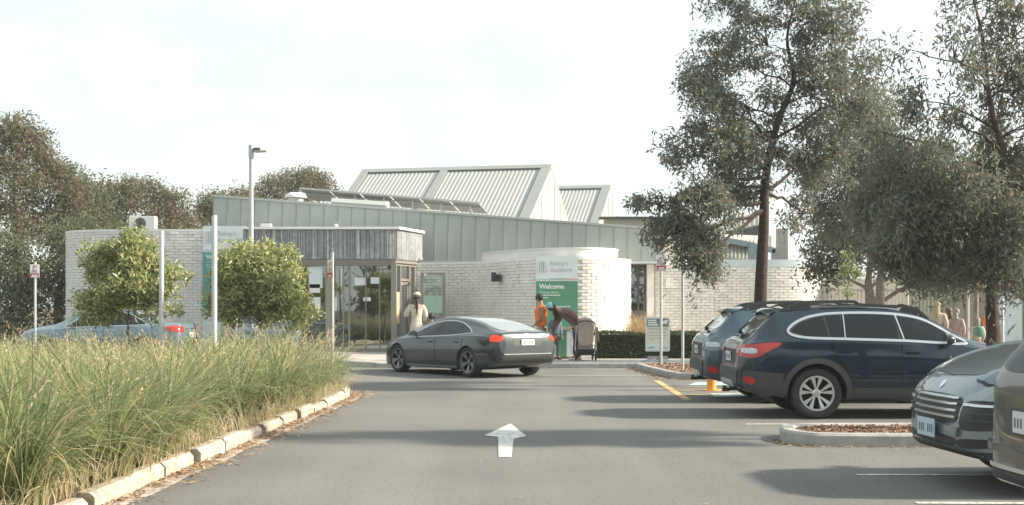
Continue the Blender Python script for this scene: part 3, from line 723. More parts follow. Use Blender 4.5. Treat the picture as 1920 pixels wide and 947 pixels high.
def brick_wall(name, path, z0, z1, label=None, parent=bld, bl=.285, bh=.0915, out=1, thick=.22, seed=1, prot=(.018, .034)):
    """painted brick wall following a plan path; every brick has its own relief. out=+1: front face on the right of travel"""
    rr = random.Random(seed); b = MB()
    pts = [Vector((p[0], p[1], 0)) for p in path]
    cu = [0]
    for a_, c_ in zip(pts[:-1], pts[1:]): cu.append(cu[-1] + (c_ - a_).length)
    Lh = cu[-1]
    def at(s):
        s = min(max(s, 0), Lh); i = min(max(int(np.searchsorted(cu, s)) - 1, 0), len(pts) - 2)
        t = (s - cu[i]) / (cu[i + 1] - cu[i]); p = pts[i].lerp(pts[i + 1], t)
        d0 = (pts[min(i + 1, len(pts) - 1)] - pts[max(i - 1, 0)]).normalized(); d1 = (pts[min(i + 2, len(pts) - 1)] - pts[i]).normalized()
        d = d0.lerp(d1, t).normalized(); return p, Vector((d.y, -d.x, 0)) * out
    # backing
    M_ = max(2, int(Lh / .12)); vs = []
    for k in range(M_ + 1):
        p, n_ = at(Lh * k / M_); q = p - n_ * thick
        vs += [(p.x, p.y, z0), (p.x, p.y, z1), (q.x, q.y, z1), (q.x, q.y, z0)]
    fs = []
    for k in range(M_):
        for j in range(3): fs.append((4 * k + j, 4 * k + j + 1, 4 * k + 4 + j + 1, 4 * k + 4 + j))
    fs += [(0, 1, 2, 3), (4 * M_ + 3, 4 * M_ + 2, 4 * M_ + 1, 4 * M_)]
    b.add(vs, fs, 1)
    rows = int(round((z1 - z0) / bh)); bh2 = (z1 - z0) / rows; g = .013
    for r_ in range(rows):
        s = -(r_ % 2) * bl / 2
        while s < Lh - .02:
            s0, s1 = max(s, 0) + g / 2, min(s + bl, Lh) - g / 2
            if s1 - s0 > .03:
                pr = rr.uniform(*prot); e = rr.uniform(-.004, .004)
                a_, na = at(s0); c_, nc = at(s1)
                za, zb = z0 + r_ * bh2 + g / 2 + rr.uniform(-.002, .002), z0 + (r_ + 1) * bh2 - g / 2 + rr.uniform(-.002, .002)
                A0, A1 = a_ + na * .0005, a_ + na * (pr + e); C0, C1 = c_ + nc * .0005, c_ + nc * (pr - e)
                v8 = [(A0.x, A0.y, za), (A1.x, A1.y, za), (A1.x, A1.y, zb), (A0.x, A0.y, zb), (C0.x, C0.y, za), (C1.x, C1.y, za), (C1.x, C1.y, zb), (C0.x, C0.y, zb)]
                b.add(v8, [(1, 2, 6, 5), (0, 1, 5, 4), (3, 7, 6, 2), (0, 3, 2, 1), (4, 5, 6, 7)], 0)
            s += bl
    o = b.build(name, [MT['brick'], MT['brickjoint']], parent)
    if label: o['label'] = label
    return o
def cap(name, path, z0, z1, w_, m, off=0.0, out=1, parent=bld, label=None):
    pts = [Vector((p[0], p[1], 0)) for p in path]; vs = []; n_ = len(pts)
    for i in range(n_):
        d = (pts[min(i + 1, n_ - 1)] - pts[max(i - 1, 0)]).normalized(); o_ = Vector((d.y, -d.x, 0)) * out
        f_, k_ = pts[i] + o_ * off, pts[i] + o_ * (off - w_)
        vs += [(f_.x, f_.y, z0), (f_.x, f_.y, z1), (k_.x, k_.y, z1), (k_.x, k_.y, z0)]
    fs = [(4 * i + j, 4 * i + (j + 1) % 4, 4 * i + 4 + (j + 1) % 4, 4 * i + 4 + j) for i in range(n_ - 1) for j in range(4)] + [(0, 1, 2, 3), (4 * n_ - 1, 4 * n_ - 2, 4 * n_ - 3, 4 * n_ - 4)]
    b = MB(); b.add(vs, fs); o = b.build(name, m, parent)
    if label: o['label'] = label
    return o
# left wall with its rounded end, entry wall running into the bay, wall right of the recess
wl = catmull([(-14.2, 49, 0), (-14.75, 46, 0), (-14.72, 44.2, 0), (-14.2, 42.9, 0), (-13.1, 42.15, 0), (-11.5, 42.0, 0), (-9.6, 42.0, 0), (-8.0, 42.0, 0)], 8)
brick_wall('brick_wall', wl, .12, 3.84, 'tall painted brick wall with a rounded left end', seed=2)
cap('parapet_cap', wl, 3.842, 3.92, .3, MT['whitecap'], .03)
wb = catmull([(-3.4, 42.0, 0), (-2.4, 41.98, 0), (-1.4, 41.75, 0), (-.7, 41.0, 0), (-.2, 39.9, 0), (.3, 38.75, 0), (.9, 37.95, 0), (1.6, 37.62, 0), (2.3, 37.7, 0), (2.95, 38.2, 0), (3.38, 39.0, 0), (3.52, 39.9, 0), (3.35, 41.1, 0), (3.0, 42.6, 0), (2.9, 43.4, 0)], 8)
brick_wall('brick_wall', wb, .12, 2.80, 'painted brick wall swelling into a rounded bay', seed=3)
cap('parapet_cap', wb, 2.802, 2.87, .3, MT['whitecap'], .028)
wc = [p for p in catmull([(-.95, 42.0, 0), (-.55, 41.0, 0), (.0, 40.05, 0), (.55, 39.05, 0), (1.05, 38.35, 0), (1.6, 38.05, 0), (2.2, 38.1, 0), (2.75, 38.55, 0), (3.05, 39.2, 0), (3.15, 39.95, 0), (3.0, 41.1, 0), (2.6, 42.9, 0)], 8)]
cap('bay_parapet', wc, 2.872, 3.14, .3, MT['whitecap'], .0, label='white rendered band on top of the rounded bay')
cap('parapet_cap', wc, 3.142, 3.175, .36, MT['white'], .03)
wr1 = [(4.62, 45.2), (4.62, 43.62), (4.66, 43.6), (6.6, 43.6)]
brick_wall('brick_wall', wr1, .12, 2.91, 'painted brick wall under the metal overhang', seed=4)
wr = catmull([(6.55, 44.0, 0), (7.6, 44.0, 0), (8.8, 44.0, 0), (9.6, 44.15, 0), (10.2, 44.6, 0), (10.55, 45.5, 0), (10.5, 47, 0)], 8)
brick_wall('brick_wall', wr, .12, 2.78, 'painted brick wall behind the dark tree trunk', seed=5)
cap('parapet_cap', wr, 2.782, 3.03, .3, MT['bluecap'], .03, label='pale blue grey flashing band')

# sage metal wall with standing seams
YM = 43.0; xl_, xr_ = X(399, YM), X(1243, YM)
ztl, ztr, zb_ = Z(369, YM), Z(432, YM), Z(490, YM)
zt_at = lambda x: ztl + (ztr - ztl) * (x - xl_) / (xr_ - xl_)
b = MB(); b.prism([(xl_, YM, zb_), (xr_, YM, zb_), (xr_, YM, ztr), (xl_, YM, ztl)], (0, .35, 0))
x = xl_ + .02; k = 0
while x < xr_:
    b.box((x, YM - .008, (zb_ + zt_at(x)) / 2), (.026, .018, zt_at(x) - zb_ - .03), mi=1)
    x += .445
b.build('metal_cladding', [MT['clad'], MT['seam']], bld)
b = MB(); b.prism([(xl_ - .04, YM - .05, ztl + .002), (xr_ + .04, YM - .05, ztr + .002), (xr_ + .04, YM - .05, ztr + .07), (xl_ - .04, YM - .05, ztl + .07)], (0, .45, 0)); b.build('cladding_coping', MT['clad'], bld)
b = MB(); b.prism([(xl_, YM - .03, zb_ - .07), (xr_, YM - .03, zb_ - .07), (xr_, YM - .03, zb_ - .003), (xl_, YM - .03, zb_ - .003)], (0, .38, 0)); b.build('cladding_flashing', MT['bluecap'], bld)
b = MB(); b.prism([(xl_, YM + .36, 3.0), (xl_, YM + .36, ztl - .5), (xl_, 52, ztl - .5), (xl_, 52, 3.0)], (.3, 0, 0)); b.build('side_parapet', MT['clad'], bld)
b = MB(); b.box(((xl_ + xr_) / 2, 48.2, 3.25), (xr_ - xl_ - .1, 9.6, .3)); b.build('roof_deck', MT['deck'], bld)
# return at the overhang, sunlit tone put in as cream, and its soffit
rd = Vector((.27, .963, 0)); r0 = Vector((xr_ + .02, YM, 0)); r1 = r0 + rd * 4.6
nrm = Vector((rd.y, -rd.x, 0)); b = MB()
q0, q1 = r0, r1
b.prism([(q0.x, q0.y, zb_), (q1.x, q1.y, zb_), (q1.x, q1.y, ztr - .1), (q0.x, q0.y, ztr - .02)], -nrm * .2)
t = .1
while t < 4.5:
    c_ = r0 + rd * t + nrm * .02; b.box((c_.x, c_.y, (zb_ + ztr) / 2 - .05), (.075, .04, ztr - zb_ - .12), rz=math.atan2(rd.y, rd.x)); t += .235
b.build('ribbed_fascia', MT['gablecream'], bld)
b = MB(); b.prism([(q0.x + .04, q0.y - .02, zb_ - .09), (q1.x + .04, q1.y, zb_ - .09), (q1.x + .04, q1.y, zb_ - .004), (q0.x + .04, q0.y - .02, zb_ - .004)], -nrm * .24); b.build('fascia_gutter', MT['whitecap'], bld)
b = MB(); b.prism([(3.0, YM + .02, zb_ - .09), (r0.x - .3, YM + .02, zb_ - .09), (r1.x - .3, r1.y, zb_ - .09), (3.0, r1.y, zb_ - .09)], (0, 0, .03)); b.build('soffit', MT['alu'], bld)
# entrance recess right of the bay
gl = MB(); gl.box((3.96, 44.2, 1.45), (1.2, .03, 2.66)); gl.build('window', MT['glass'], bld)
b = MB()
for xx in (3.72, 4.18, 4.44): b.box((xx, 44.14, 1.48), (.06, .09, 2.72))
b.box((3.9, 44.14, 2.8), (1.3, .085, .06)); b.box((3.9, 44.14, 2.2), (1.3, .082, .05)); b.build('window_frame', MT['aludark'], bld)
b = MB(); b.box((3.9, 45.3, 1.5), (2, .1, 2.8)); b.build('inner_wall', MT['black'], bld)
b = MB(); b.box((4.53, 43.72, 1.49), (.22, .3, 2.73)); b.build('column', MT['whitecap'], bld)

# timber box above the shopfront
cA, cB = Vector((-3.47, 40, 0)), Vector((-2.86, 42.3, 0)); xL = -8.05
zf0, zf1 = 2.89, 3.80
b = MB(); inx = Vector((-.966, .26, 0))
b.prism([(xL, 40, zf0), (cA.x, cA.y, zf0), (cB.x, cB.y, zf0), (xL, 42.3, zf0)], (0, 0, zf1 - zf0))
rr = random.Random(9)
x = xL + .03
while x < cA.x - .02:
    wd = rr.choice((.045, .045, .06, .09)); hi = rr.random() < .14
    b.box((x, 39.985 - (.012 if hi else 0), (zf0 + zf1) / 2 + .01), (wd, .03 + (.02 if hi else rr.uniform(0, .012)), zf1 - zf0 - .03), mi=1 if hi else 0); x += wd + rr.uniform(.012, .03)
dR = (cB - cA); lR = dR.length; dR = dR / lR; nR = Vector((dR.y, -dR.x, 0)); t = .03
while t < lR - .02:
    wd = rr.choice((.045, .06, .09)); c_ = cA + dR * t + nR * .012
    b.box((c_.x, c_.y, (zf0 + zf1) / 2 + .01), (wd, .03 + rr.uniform(0, .012), zf1 - zf0 - .03), rz=math.atan2(dR.y, dR.x)); t += wd + rr.uniform(.01, .025)
b.build('timber_fascia', [MT['timber'], MT['timberbright']], bld)
b = MB(); b.prism([(xL, 39.9, zf1 + .002), (cA.x + .1, 39.9, zf1 + .002), (cB.x + .1, cB.y, zf1 + .002), (xL, 42.3, zf1 + .002)], (0, 0, .075)); b.build('roof_edge', MT['white'], bld)
b = MB(); b.prism([(xL, 40.03, zf0 - .09), (cA.x - .02, 40.03, zf0 - .09), (cB.x - .02, cB.y, zf0 - .09), (xL, 42.3, zf0 - .09)], (0, 0, .085)); b.build('soffit', MT['alu'], bld)
# shopfront: columns, frames, glass
b = MB(); b.box((X(619, 40.1), 40.12, 1.46), (.26, .2, 2.68)); b.build('column', MT['alu'], bld)
b = MB(); b.box((-3.55, 40.1, 1.46), (.16, .16, 2.68)); b.build('column', MT['alu'], bld)
b = MB(); b.box(((xL + cA.x) / 2, 40.12, .17), (cA.x - xL - .3, .12, .1)); b.box(((xL + cA.x) / 2, 40.12, 2.76), (cA.x - xL - .3, .12, .08))
for px in (644, 655, 686, 712): b.box((X(px, 40.13), 40.13, 1.46), (.025 if px != 655 else .05, .05, 2.5))
for px in (482, 545): b.box((X(px, 40.13), 40.13, 1.46), (.06, .06, 2.5))
b.build('window_frame', MT['alu'], bld)
b = MB(); b.box(((X(627, 40.15) - 3.63) / 2, 40.16, 1.46), (-3.63 - X(627, 40.15), .012, 2.5)); o = b.build('window', MT['glass'], bld)
b = MB(); b.box(((xL + X(610, 40.15)) / 2, 40.16, 1.46), (X(610, 40.15) - xL, .012, 2.5)); b.build('window', MT['glass'], bld)
# things behind the glass
b = MB(); b.box((-6, 43.6, 1.5), (5.2, .1, 2.8)); b.box((-6, 41.9, 2.78), (5.0, 3.3, .03)); b.build('inner_wall', mk('interior_wall', (.30, .27, .24), .8), bld)
b = MB(); b.box((-5.6, 42.2, .16), (4.8, 3.6, .05)); b.build('inner_floor', mk('interior_floor', (.2, .17, .14), .6), bld)
# sheets of paper stuck inside the glass a pale blind, and a white slant imitating a bright reflection
for k, (px, py, wpx, hpx, lab, mt) in enumerate(((592, 520, 26, 40, 'pale blue poster high in the left shop window', 'signwhite'), (590, 541, 20, 16, 'small white sheet in the middle of the left window', 'white'), (588, 568, 26, 22, 'pale blue sheet low in the left window', 'signwhite'), (676, 528, 22, 14, 'pale mint sheet on the large window, left of its pair', 'signwhite'), (704, 526, 18, 12, 'pale mint sheet on the large window, right of its pair', 'signwhite'), (688, 561, 14, 7, 'tiny white notice at the middle of the large window', 'white'), (629, 570, 5, 26, 'narrow pale strip notice beside the grey column', 'white'))):
    b = MB(); b.box((X(px, 40.14), 40.146, Z(py, 40.14)), (wpx / F * 40.14, .006, hpx / F * 40.14)); tag(b.build('poster', MT[mt]), lab, 'poster')
b = MB(); b.prism([(X(638, 40.9), 40.9, .2), (X(690, 40.9), 40.9, .2), (X(690, 40.9), 40.9, 1.0), (X(655, 40.9), 40.9, 2.2), (X(638, 40.9), 40.9, 2.2)], (0, .03, 0)); tag(b.build('pale_window_sheet', MT['white']), 'white slanted sheet imitating the bright reflection in the large shop window', 'blind')
b = MB(); b.box((X(585, 41), 41, 1.0), (.7, .03, 1.5)); tag(b.build('pale_window_sheet', MT['offwhite']), 'pale blind behind the left shop window', 'blind')
# door side
def onR(t, off=0.0): p = cA + dR * t + nR * off; return p
ang = math.atan2(dR.y, dR.x)
b = MB()
for t, w_, h_ in ((.05, .1, 2.68), (.62, .07, 2.68), (1.45, .07, 2.68), (1.95, .07, 2.68), (2.26, .07, 2.68)):
    p = onR(t, -.12); b.box((p.x, p.y, .12 + h_ / 2), (w_, .09, h_), rz=ang)
for t0, t1, z_ in ((.1, 2.24, 2.76), (.64, 1.43, 2.30), (.1, .6, .2)):
    p = onR((t0 + t1) / 2, -.12); b.box((p.x, p.y, z_), (t1 - t0 - .04, .08, .07), rz=ang)
b.build('door_frame', MT['alu'], bld)
b = MB(); p = onR(.34, -.13); b.box((p.x, p.y, 1.48), (.5, .012, 2.5), rz=ang); p = onR(1.04, -.13); b.box((p.x, p.y, 2.53), (.76, .012, .38), rz=ang)
p = onR(1.86, -.13); b.box((p.x, p.y, 1.48), (.74, .012, 2.5), rz=ang); b.build('window', MT['glass'], bld)
door = None
b = MB()
for t in (.70, 1.38): p = onR(t, -.14); b.box((p.x, p.y, 1.19), (.09, .05, 2.08), rz=ang)
for z_ in (.2, 2.19): p = onR(1.04, -.14); b.box((p.x, p.y, z_), (.58, .048, .1), rz=ang)
door = b.build('door', MT['alu'], bld)
b = MB(); p = onR(1.04, -.142); b.box((p.x, p.y, 1.19), (.58, .012, 1.88), rz=ang); b.build('glass_pane', MT['glass'], door)
b = MB(); b.tube([onR(1.32, -.06) + Vector((0, 0, .85)), onR(1.32, -.06) + Vector((0, 0, 1.6))], .016); b.build('handle', MT['galv'], door)
b = MB(); p = onR(.32, -.10); b.box((p.x, p.y, 1.45), (.42, .02, .95), rz=ang); o = b.build('notice_board', mk('yellow_timber_board', (.62, .48, .26), .6, var=.08), None); tag(o, 'yellow timber panel in the sidelight beside the glass door', 'panel')

# zigzag roofs: corrugated ridge roofs with cream gables turned a little towards us
th = R(14); U = Vector((math.cos(th), -math.sin(th), 0)); V_ = Vector((math.sin(th), math.cos(th), 0))
def ridge_roof(px, py, Y, px_left, H, pitch, mid=None, lab='', gw=.3):
    apex = P(px, py, Y); Wd = H / math.tan(R(pitch))
    # left end of the ridge: where -U from the apex meets px_left
    t = 0
    while (apex.x - U.x * t) / (apex.y - U.y * t) > (px_left - PX0) / F: t += .02
    Lr = t; dn = Vector((0, 0, -H))
    fe = apex - V_ * Wd + dn; be = apex + V_ * Wd + dn
    n_ = ((-V_ * Wd + dn).cross(U)).normalized(); n_ = -n_ if n_.z < 0 else n_
    sl_ = (-V_ * Wd + dn); sl_l = sl_.length; sd_ = sl_ / sl_l
    b = MB(); pit = .165; x = 0; vs = []; fs = []
    prof = []
    while x < Lr:
        for dx, h in ((0, 0), (.055, 0), (.075, .016), (.145, .016)): 
            if x + dx <= Lr: prof.append((x + dx, h))
        x += pit
    for s_, h in prof:
        a_ = apex - U * s_ + n_ * h; c_ = a_ + sl_
        vs += [a_, c_]
    fs = [(2 * i, 2 * i + 1, 2 * i + 3, 2 * i + 2) for i in range(len(prof) - 1)]
    b.add(vs, fs)
    # rear slope, plain
    b.add([apex + n_ * 0, apex - U * Lr, be - U * Lr, be], [(0, 1, 2, 3)])
    rf = b.build('roof', MT['roofsheet'], bld); rf['label'] = lab
    b = MB()
    def fl(s0, s1, d0, d1, h=.058):
        a_ = [apex - U * s0 + sd_ * d0, apex - U * s1 + sd_ * d0, apex - U * s1 + sd_ * d1, apex - U * s0 + sd_ * d1]
        b.prism([p + n_ * .0465 for p in a_], n_ * (h - .0465 + .02))
    fl(-.06, Lr + .06, -.03, .26, .062); fl(-.08, .32, .262, sl_l); fl(Lr - .26, Lr + .05, .262, sl_l)
    if mid: fl(mid - .15, mid + .15, .262, sl_l)
    b.build('roof_flashing', MT['roofflash'], rf)
    g = MB(); g0 = U * .03
    g.prism([apex + g0 + Vector((0, 0, -.12)), fe + g0, be + g0], -U * .12)
    k = 1; nb = 9
    for k in range(1, nb):
        q = k / nb; base = fe.lerp(be, q) + g0 + U * .012; hgt = H * (1 - abs(2 * q - 1)) - .2
        if hgt > .2: g.box((base.x, base.y, base.z + hgt / 2), (.03, .04, hgt), rz=-th)
    g.build('gable', MT['gablecream'], bld)
    b = MB()
    for e in (fe, be): b.bar(apex + U * -.02, e + U * -.02, .12, .13, up=(0, 0, 1))
    b.build('barge_board', MT['roofsheet'], rf)
    return Lr
ridge_roof(1032, 312, 52, 683, 3.2, 31, mid=4.25, lab='long pale corrugated roof')
ridge_roof(1143, 350, 60, 1000, 3.0, 31, lab='short pale corrugated roof behind')
b = MB(); b.box((X(1225, 54), 54, Z(409, 54)), (4.4, .8, .08)); b.build('flat_roof', MT['roofdark'], bld)
b = MB(); b.box((X(1225, 54), 54.1, (Z(409, 54) + 2.9) / 2 - .03), (4.0, .4, Z(409, 54) - 2.9)); b.build('upper_wall', MT['gablecream'], bld)
# buildings behind the right wall: corrugated roofs under steel frames
ann = thing('annexe_building', 'pale corrugated annexe with slate blue steel frame behind the brick wall', 'building', (9, 55, 0))
b = MB(); 
def ribbed(poly, d, m_axis, pit, hgt): pass
for (a, c, e, f) in ((P(1300, 428, 54), P(1435, 396, 54), P(1435, 421, 52.5), P(1300, 448, 52.5)), (P(1325, 437, 52), P(1450, 443, 52), P(1450, 466, 50.5), P(1325, 446, 50.5)), (P(1325, 452, 51), P(1440, 470, 51), P(1440, 496, 50.2), P(1325, 482, 50.2))):
    b.prism([a, c, e, f], (0, .1, .05))
    for k in range(16):
        q = (k + .5) / 16; b.bar(a.lerp(c, q) + Vector((0, -.03, .03)), f.lerp(e, q) + Vector((0, -.03, .03)), .05, .05)
b.build('roof', MT['gablecream'], ann)
b = MB(); b.prism([P(1352, 438, 50.4), P(1425, 422, 50.4), P(1425, 441, 50.4)], (0, .3, 0)); b.build('shaded_underside', MT['roofdark'], ann)  # dark wedge colour stands in for shade under the roof
b = MB(); b.bar(P(1338, 446, 49), P(1412, 460, 49), .2, .2); b.bar(P(1410, 456, 49), P(1410, 560, 49), .26, .26, up=(0, 1, 0)); b.bar(P(1412, 462, 49), P(1453, 470, 49), .2, .2); b.bar(P(1452, 468, 49), P(1452, 560, 49), .2, .2, up=(0, 1, 0))
b.build('steel_frame', MT['steelblue'], ann)
b = MB(); b.box((X(1466, 50), 50, 2.9), (.42, .2, 3.0))
for k in range(6): b.box((X(1466, 50) - .19 + k * .076, 49.89, 2.9), (.03, .03, 3.0))
b.build('ribbed_panel', MT['gablecream'], ann)
b = MB(); b.box((X(1400, 54), 54.6, 1.6), (4.2, .2, 3.2)); b.build('wall', MT['barkgrey'], ann)
# small fixtures on and around the building
def small(name, lab, cat, fn, m, **k):
    b = MB(); fn(b); o = b.build(name, m, None, **k); return tag(o, lab, cat)
ac = thing('air_conditioner', 'white air conditioner box standing on top of the left brick wall', 'air conditioner', (X(267, 43.2), 43.2, 3.92))
b = MB(); b.box((X(267, 43.2), 43.3, 4.17), (.84, .36, .48)); b.build('casing', MT['offwhite'], ac, bevel=.02)
M_ = Matrix.Rotation(R(90), 4, 'X')
b = MB(); b.lathe([(0, .0), (.19, .0), (.19, .012), (.17, .014)], (X(263, 43.1), 43.115, 4.17), M_, 24); b.build('fan_opening', MT['alu'], ac)
b = MB()
for k in range(4): b.lathe([(.04 + .035 * k, .018), (.046 + .035 * k, .018)], (X(263, 43.1), 43.112, 4.17), M_, 24)
for k in range(8): 
    a_ = k * math.pi / 4; b.bar((X(263, 43.1), 43.09, 4.17), (X(263, 43.1) + .18 * math.cos(a_), 43.09, 4.17 + .18 * math.sin(a_)), .008)
b.build('fan_grille', MT['black'], ac)
for s_ in (-1, 1): b = MB(); b.box((X(267, 43.2) + s_ * .3, 43.25, 3.925), (.08, .5, .02)); b.build('foot', MT['galv'], ac)
vt = thing('roof_vent', 'white mushroom roof vent beside the left end of the solar panels', 'vent', (X(555, 45.5), 45.5, 4.4))
c_ = (X(555, 45.5), 45.5, 0)
b = MB(); b.lathe([(0, 5.37), (.2, 5.365), (.3, 5.33), (.36, 5.26), (.37, 5.19), (.33, 5.19)], c_, n=24); b.build('hood', MT['white'], vt, smooth=40)
b = MB(); b.lathe([(.27, 5.2), (.27, 4.2)], c_, n=24); b.build('shaft', MT['galv'], vt, smooth=40)
dc = thing('roof_duct', 'long pale green roof duct with rounded end below the solar panels', 'duct', (X(672, 45), 45.2, 4.3))
b = MB(); sec = [(X(622, 45), 44.8, 4.2), (X(622, 45), 44.8, Z(379, 45)), (X(622, 45), 45.0, Z(372, 45.2)), (X(622, 45), 45.6, Z(372, 45.2)), (X(622, 45), 45.8, Z(379, 45)), (X(622, 45), 45.8, 4.2)]
b.prism(sec, (X(722, 45) - X(622, 45), 0, -.12)); b.build('duct_body', MT['clad'], dc)
b = MB(); e = X(722, 45) + .01; b.prism([(e, s_[1], s_[2] - .12) for s_ in sec], (.09, 0, 0)); b.build('end_cap', MT['offwhite'], dc)
# solar panels, high edge towards us
sol = thing('solar_array', 'row of tilted dark solar panels seen from below on the sage roof', 'solar panels', (-4, 46.5, 4.0))
n0, n1_ = P(562, 353, 45.5), P(899, 381, 45.5); f0, f1_ = P(586, 376, 47.6), P(917, 401, 47.6)
for k in range(6):
    q0_, q1_ = k / 6 + .006, (k + 1) / 6 - .006
    a_, c2, d2, e2 = n0.lerp(n1_, q0_), n0.lerp(n1_, q1_), f0.lerp(f1_, q1_), f0.lerp(f1_, q0_)
    b = MB(); nn = (c2 - a_).cross(e2 - a_).normalized(); nn = nn if nn.z > 0 else -nn
    b.prism([a_, c2, d2, e2], nn * .035); b.build('panel', mk('solar_backsheet_%d' % k, (.33, .34, .32), .45, var=.1) if k == 0 else bpy.data.materials['solar_backsheet_0'], sol)
b = MB()
b.bar(n0 + Vector((0, -.025, 0)), n1_ + Vector((0, -.025, 0)), .03, .05); b.bar(n0.lerp(f0, .35) - Vector((0, 0, .03)), n1_.lerp(f1_, .35) - Vector((0, 0, .03)), .04, .05)
b.build('rail', MT['galv'], sol)
for k in range(5):
    q = .30 + k * .16; a_ = n0.lerp(n1_, q).lerp(f0.lerp(f1_, q), .12); b = MB(); b.bar(a_, (a_.x, a_.y, 3.4), .05); c2 = n0.lerp(n1_, q).lerp(f0.lerp(f1_, q), .6); b.bar(a_ - Vector((0, 0, .1)), (c2.x + .3, c2.y, 3.6), .035); b.build('support', MT['galv'], sol)
small('wall_light', 'black box wall light on the white brick left of the welcome sign', 'light', lambda b: (b.box((X(926, 40.3), 40.05, Z(519.5, 40.3)), (.15, .16, .27)), b.box((X(934, 40.3), 40.2, Z(521, 40.3)), (.12, .5, .2))), MT['black'])
cmr = thing('security_camera', 'small white security camera at the corner of the timber fascia', 'camera', (X(789, 42.2), 42.1, Z(486, 42)))
b = MB(); b.box((X(789, 42.2), 41.95, Z(485, 42)), (.12, .2, .1)); b.build('casing', MT['white'], cmr, bevel=.02)
b = MB(); b.tube([(X(791, 42.2), 42.0, Z(487, 42)), (X(793, 42.2), 42.25, Z(492, 42))], .025); b.build('bracket', MT['aludark'], cmr)
small('floodlight', 'small white light box on the sage wall above the timber fascia', 'light', lambda b: b.box((X(500, 42.9), 42.8, Z(424, 42.9)), (.36, .2, .14)), MT['white'], bevel=.015)
det = small('sensor', 'tiny round white sensor on the sage wall above the shopfront', 'sensor', lambda b: b.lathe([(0, .09), (.05, .085), (.07, .05), (.075, 0)], (X(629, 42.9), 42.98, Z(424, 42.9)), Matrix.Rotation(R(90), 4, 'X'), 16), MT['white'])
small('door_sign', 'small white blade sign fixed beside the entrance door', 'sign', lambda b: (b.box((X(793, 41.5), 41.2, Z(515, 41.2)), (.28, .03, .09)), b.box((X(798.5, 41.5), 41.35, Z(515, 41.2)), (.03, .9, .05))), MT['white'])
small('downpipe', 'white downpipe on the brick wall behind the blue sign pole', 'pipe', lambda b: (b.tube([(X(1326, 43.9), 43.9, .12), (X(1326, 43.9), 43.9, 2.75)], .055), b.tube([(X(1326, 43.9), 43.9, 1.9), (X(1326, 43.9), 43.9, 1.98)], .07)), MT['polewhite'], smooth=50)
small('wall_box', 'small white box on the brick wall under the overhang', 'box', lambda b: b.box((X(1252, 43.5), 43.52, Z(531, 43.5)), (.13, .1, .32)), MT['white'], bevel=.01)
# glass wind screen beside the door
gs = thing('glass_screen', 'grey framed glass screen with a mint band beside the entrance', 'screen', (-2.4, 41, .12))
b = MB(); xa, xb = X(791, 41), X(835, 41); zt = Z(511, 41)
for xx in (xa, xb - .04): b.box((xx, 41, (zt + .12) / 2), (.09, .06, zt - .12))
b.box(((xa + xb) / 2 - .02, 41, zt - .04), (xb - xa - .13, .058, .08)); b.box(((xa + xb) / 2 - .02, 41, .2), (xb - xa - .13, .058, .08)); b.build('frame', MT['alu'], gs)
b = MB(); b.box(((xa + xb) / 2 - .02, 41, (zt + .2) / 2), (xb - xa - .13, .012, zt - .35)); gp_ = b.build('glass_pane', MT['screenglass'], gs)
b = MB(); b.box(((xa + xb) / 2 - .02, 40.99, Z(571, 41)), (xb - xa - .14, .004, .52)); b.build('privacy_band', MT['frost'], gp_)
# ---------------------------------------------------------------- trees
def leaf_cloud(pts, ln, wd, hang, seed, aspect_mid=.45, jit=.5):
    """diamond leaves at pts; hang 1 = straight down, 0 = any direction"""
    r = np.random.default_rng(seed); n = len(pts); pts = np.asarray(pts)
    d = r.normal(0, 1, (n, 3)); d /= np.linalg.norm(d, axis=1)[:, None]
    d = d * (1 - hang) + np.array([0, 0, -1.0]) * hang + r.normal(0, .12, (n, 3)); d /= np.linalg.norm(d, axis=1)[:, None]
    sd = np.cross(d, r.normal(0, 1, (n, 3))); sd /= np.linalg.norm(sd, axis=1)[:, None]
    L_ = (ln * r.uniform(.6, 1.35, n))[:, None]; W_ = (wd * r.uniform(.7, 1.3, n))[:, None] / 2
    cv = np.cross(d, sd) * L_ * r.normal(0, .10, n)[:, None]
    return np.stack([pts, pts + d * L_ * aspect_mid + sd * W_ + cv, pts + d * L_, pts + d * L_ * aspect_mid - sd * W_ + cv], 1)
def lerp_path(a, b, k, sag, rnd, wob=.06):
    a, b = Vector(a), Vector(b); out = []; Lh = (b - a).length
    for i in range(k + 1):
        t = i / k; p = a.lerp(b, t); p.z += sag * math.sin(math.pi * t) * Lh
        if 0 < i < k: p += Vector((rnd.gauss(0, 1), rnd.gauss(0, 1), rnd.gauss(0, 1))) * wob * Lh * .35
        out.append(p)
    return out
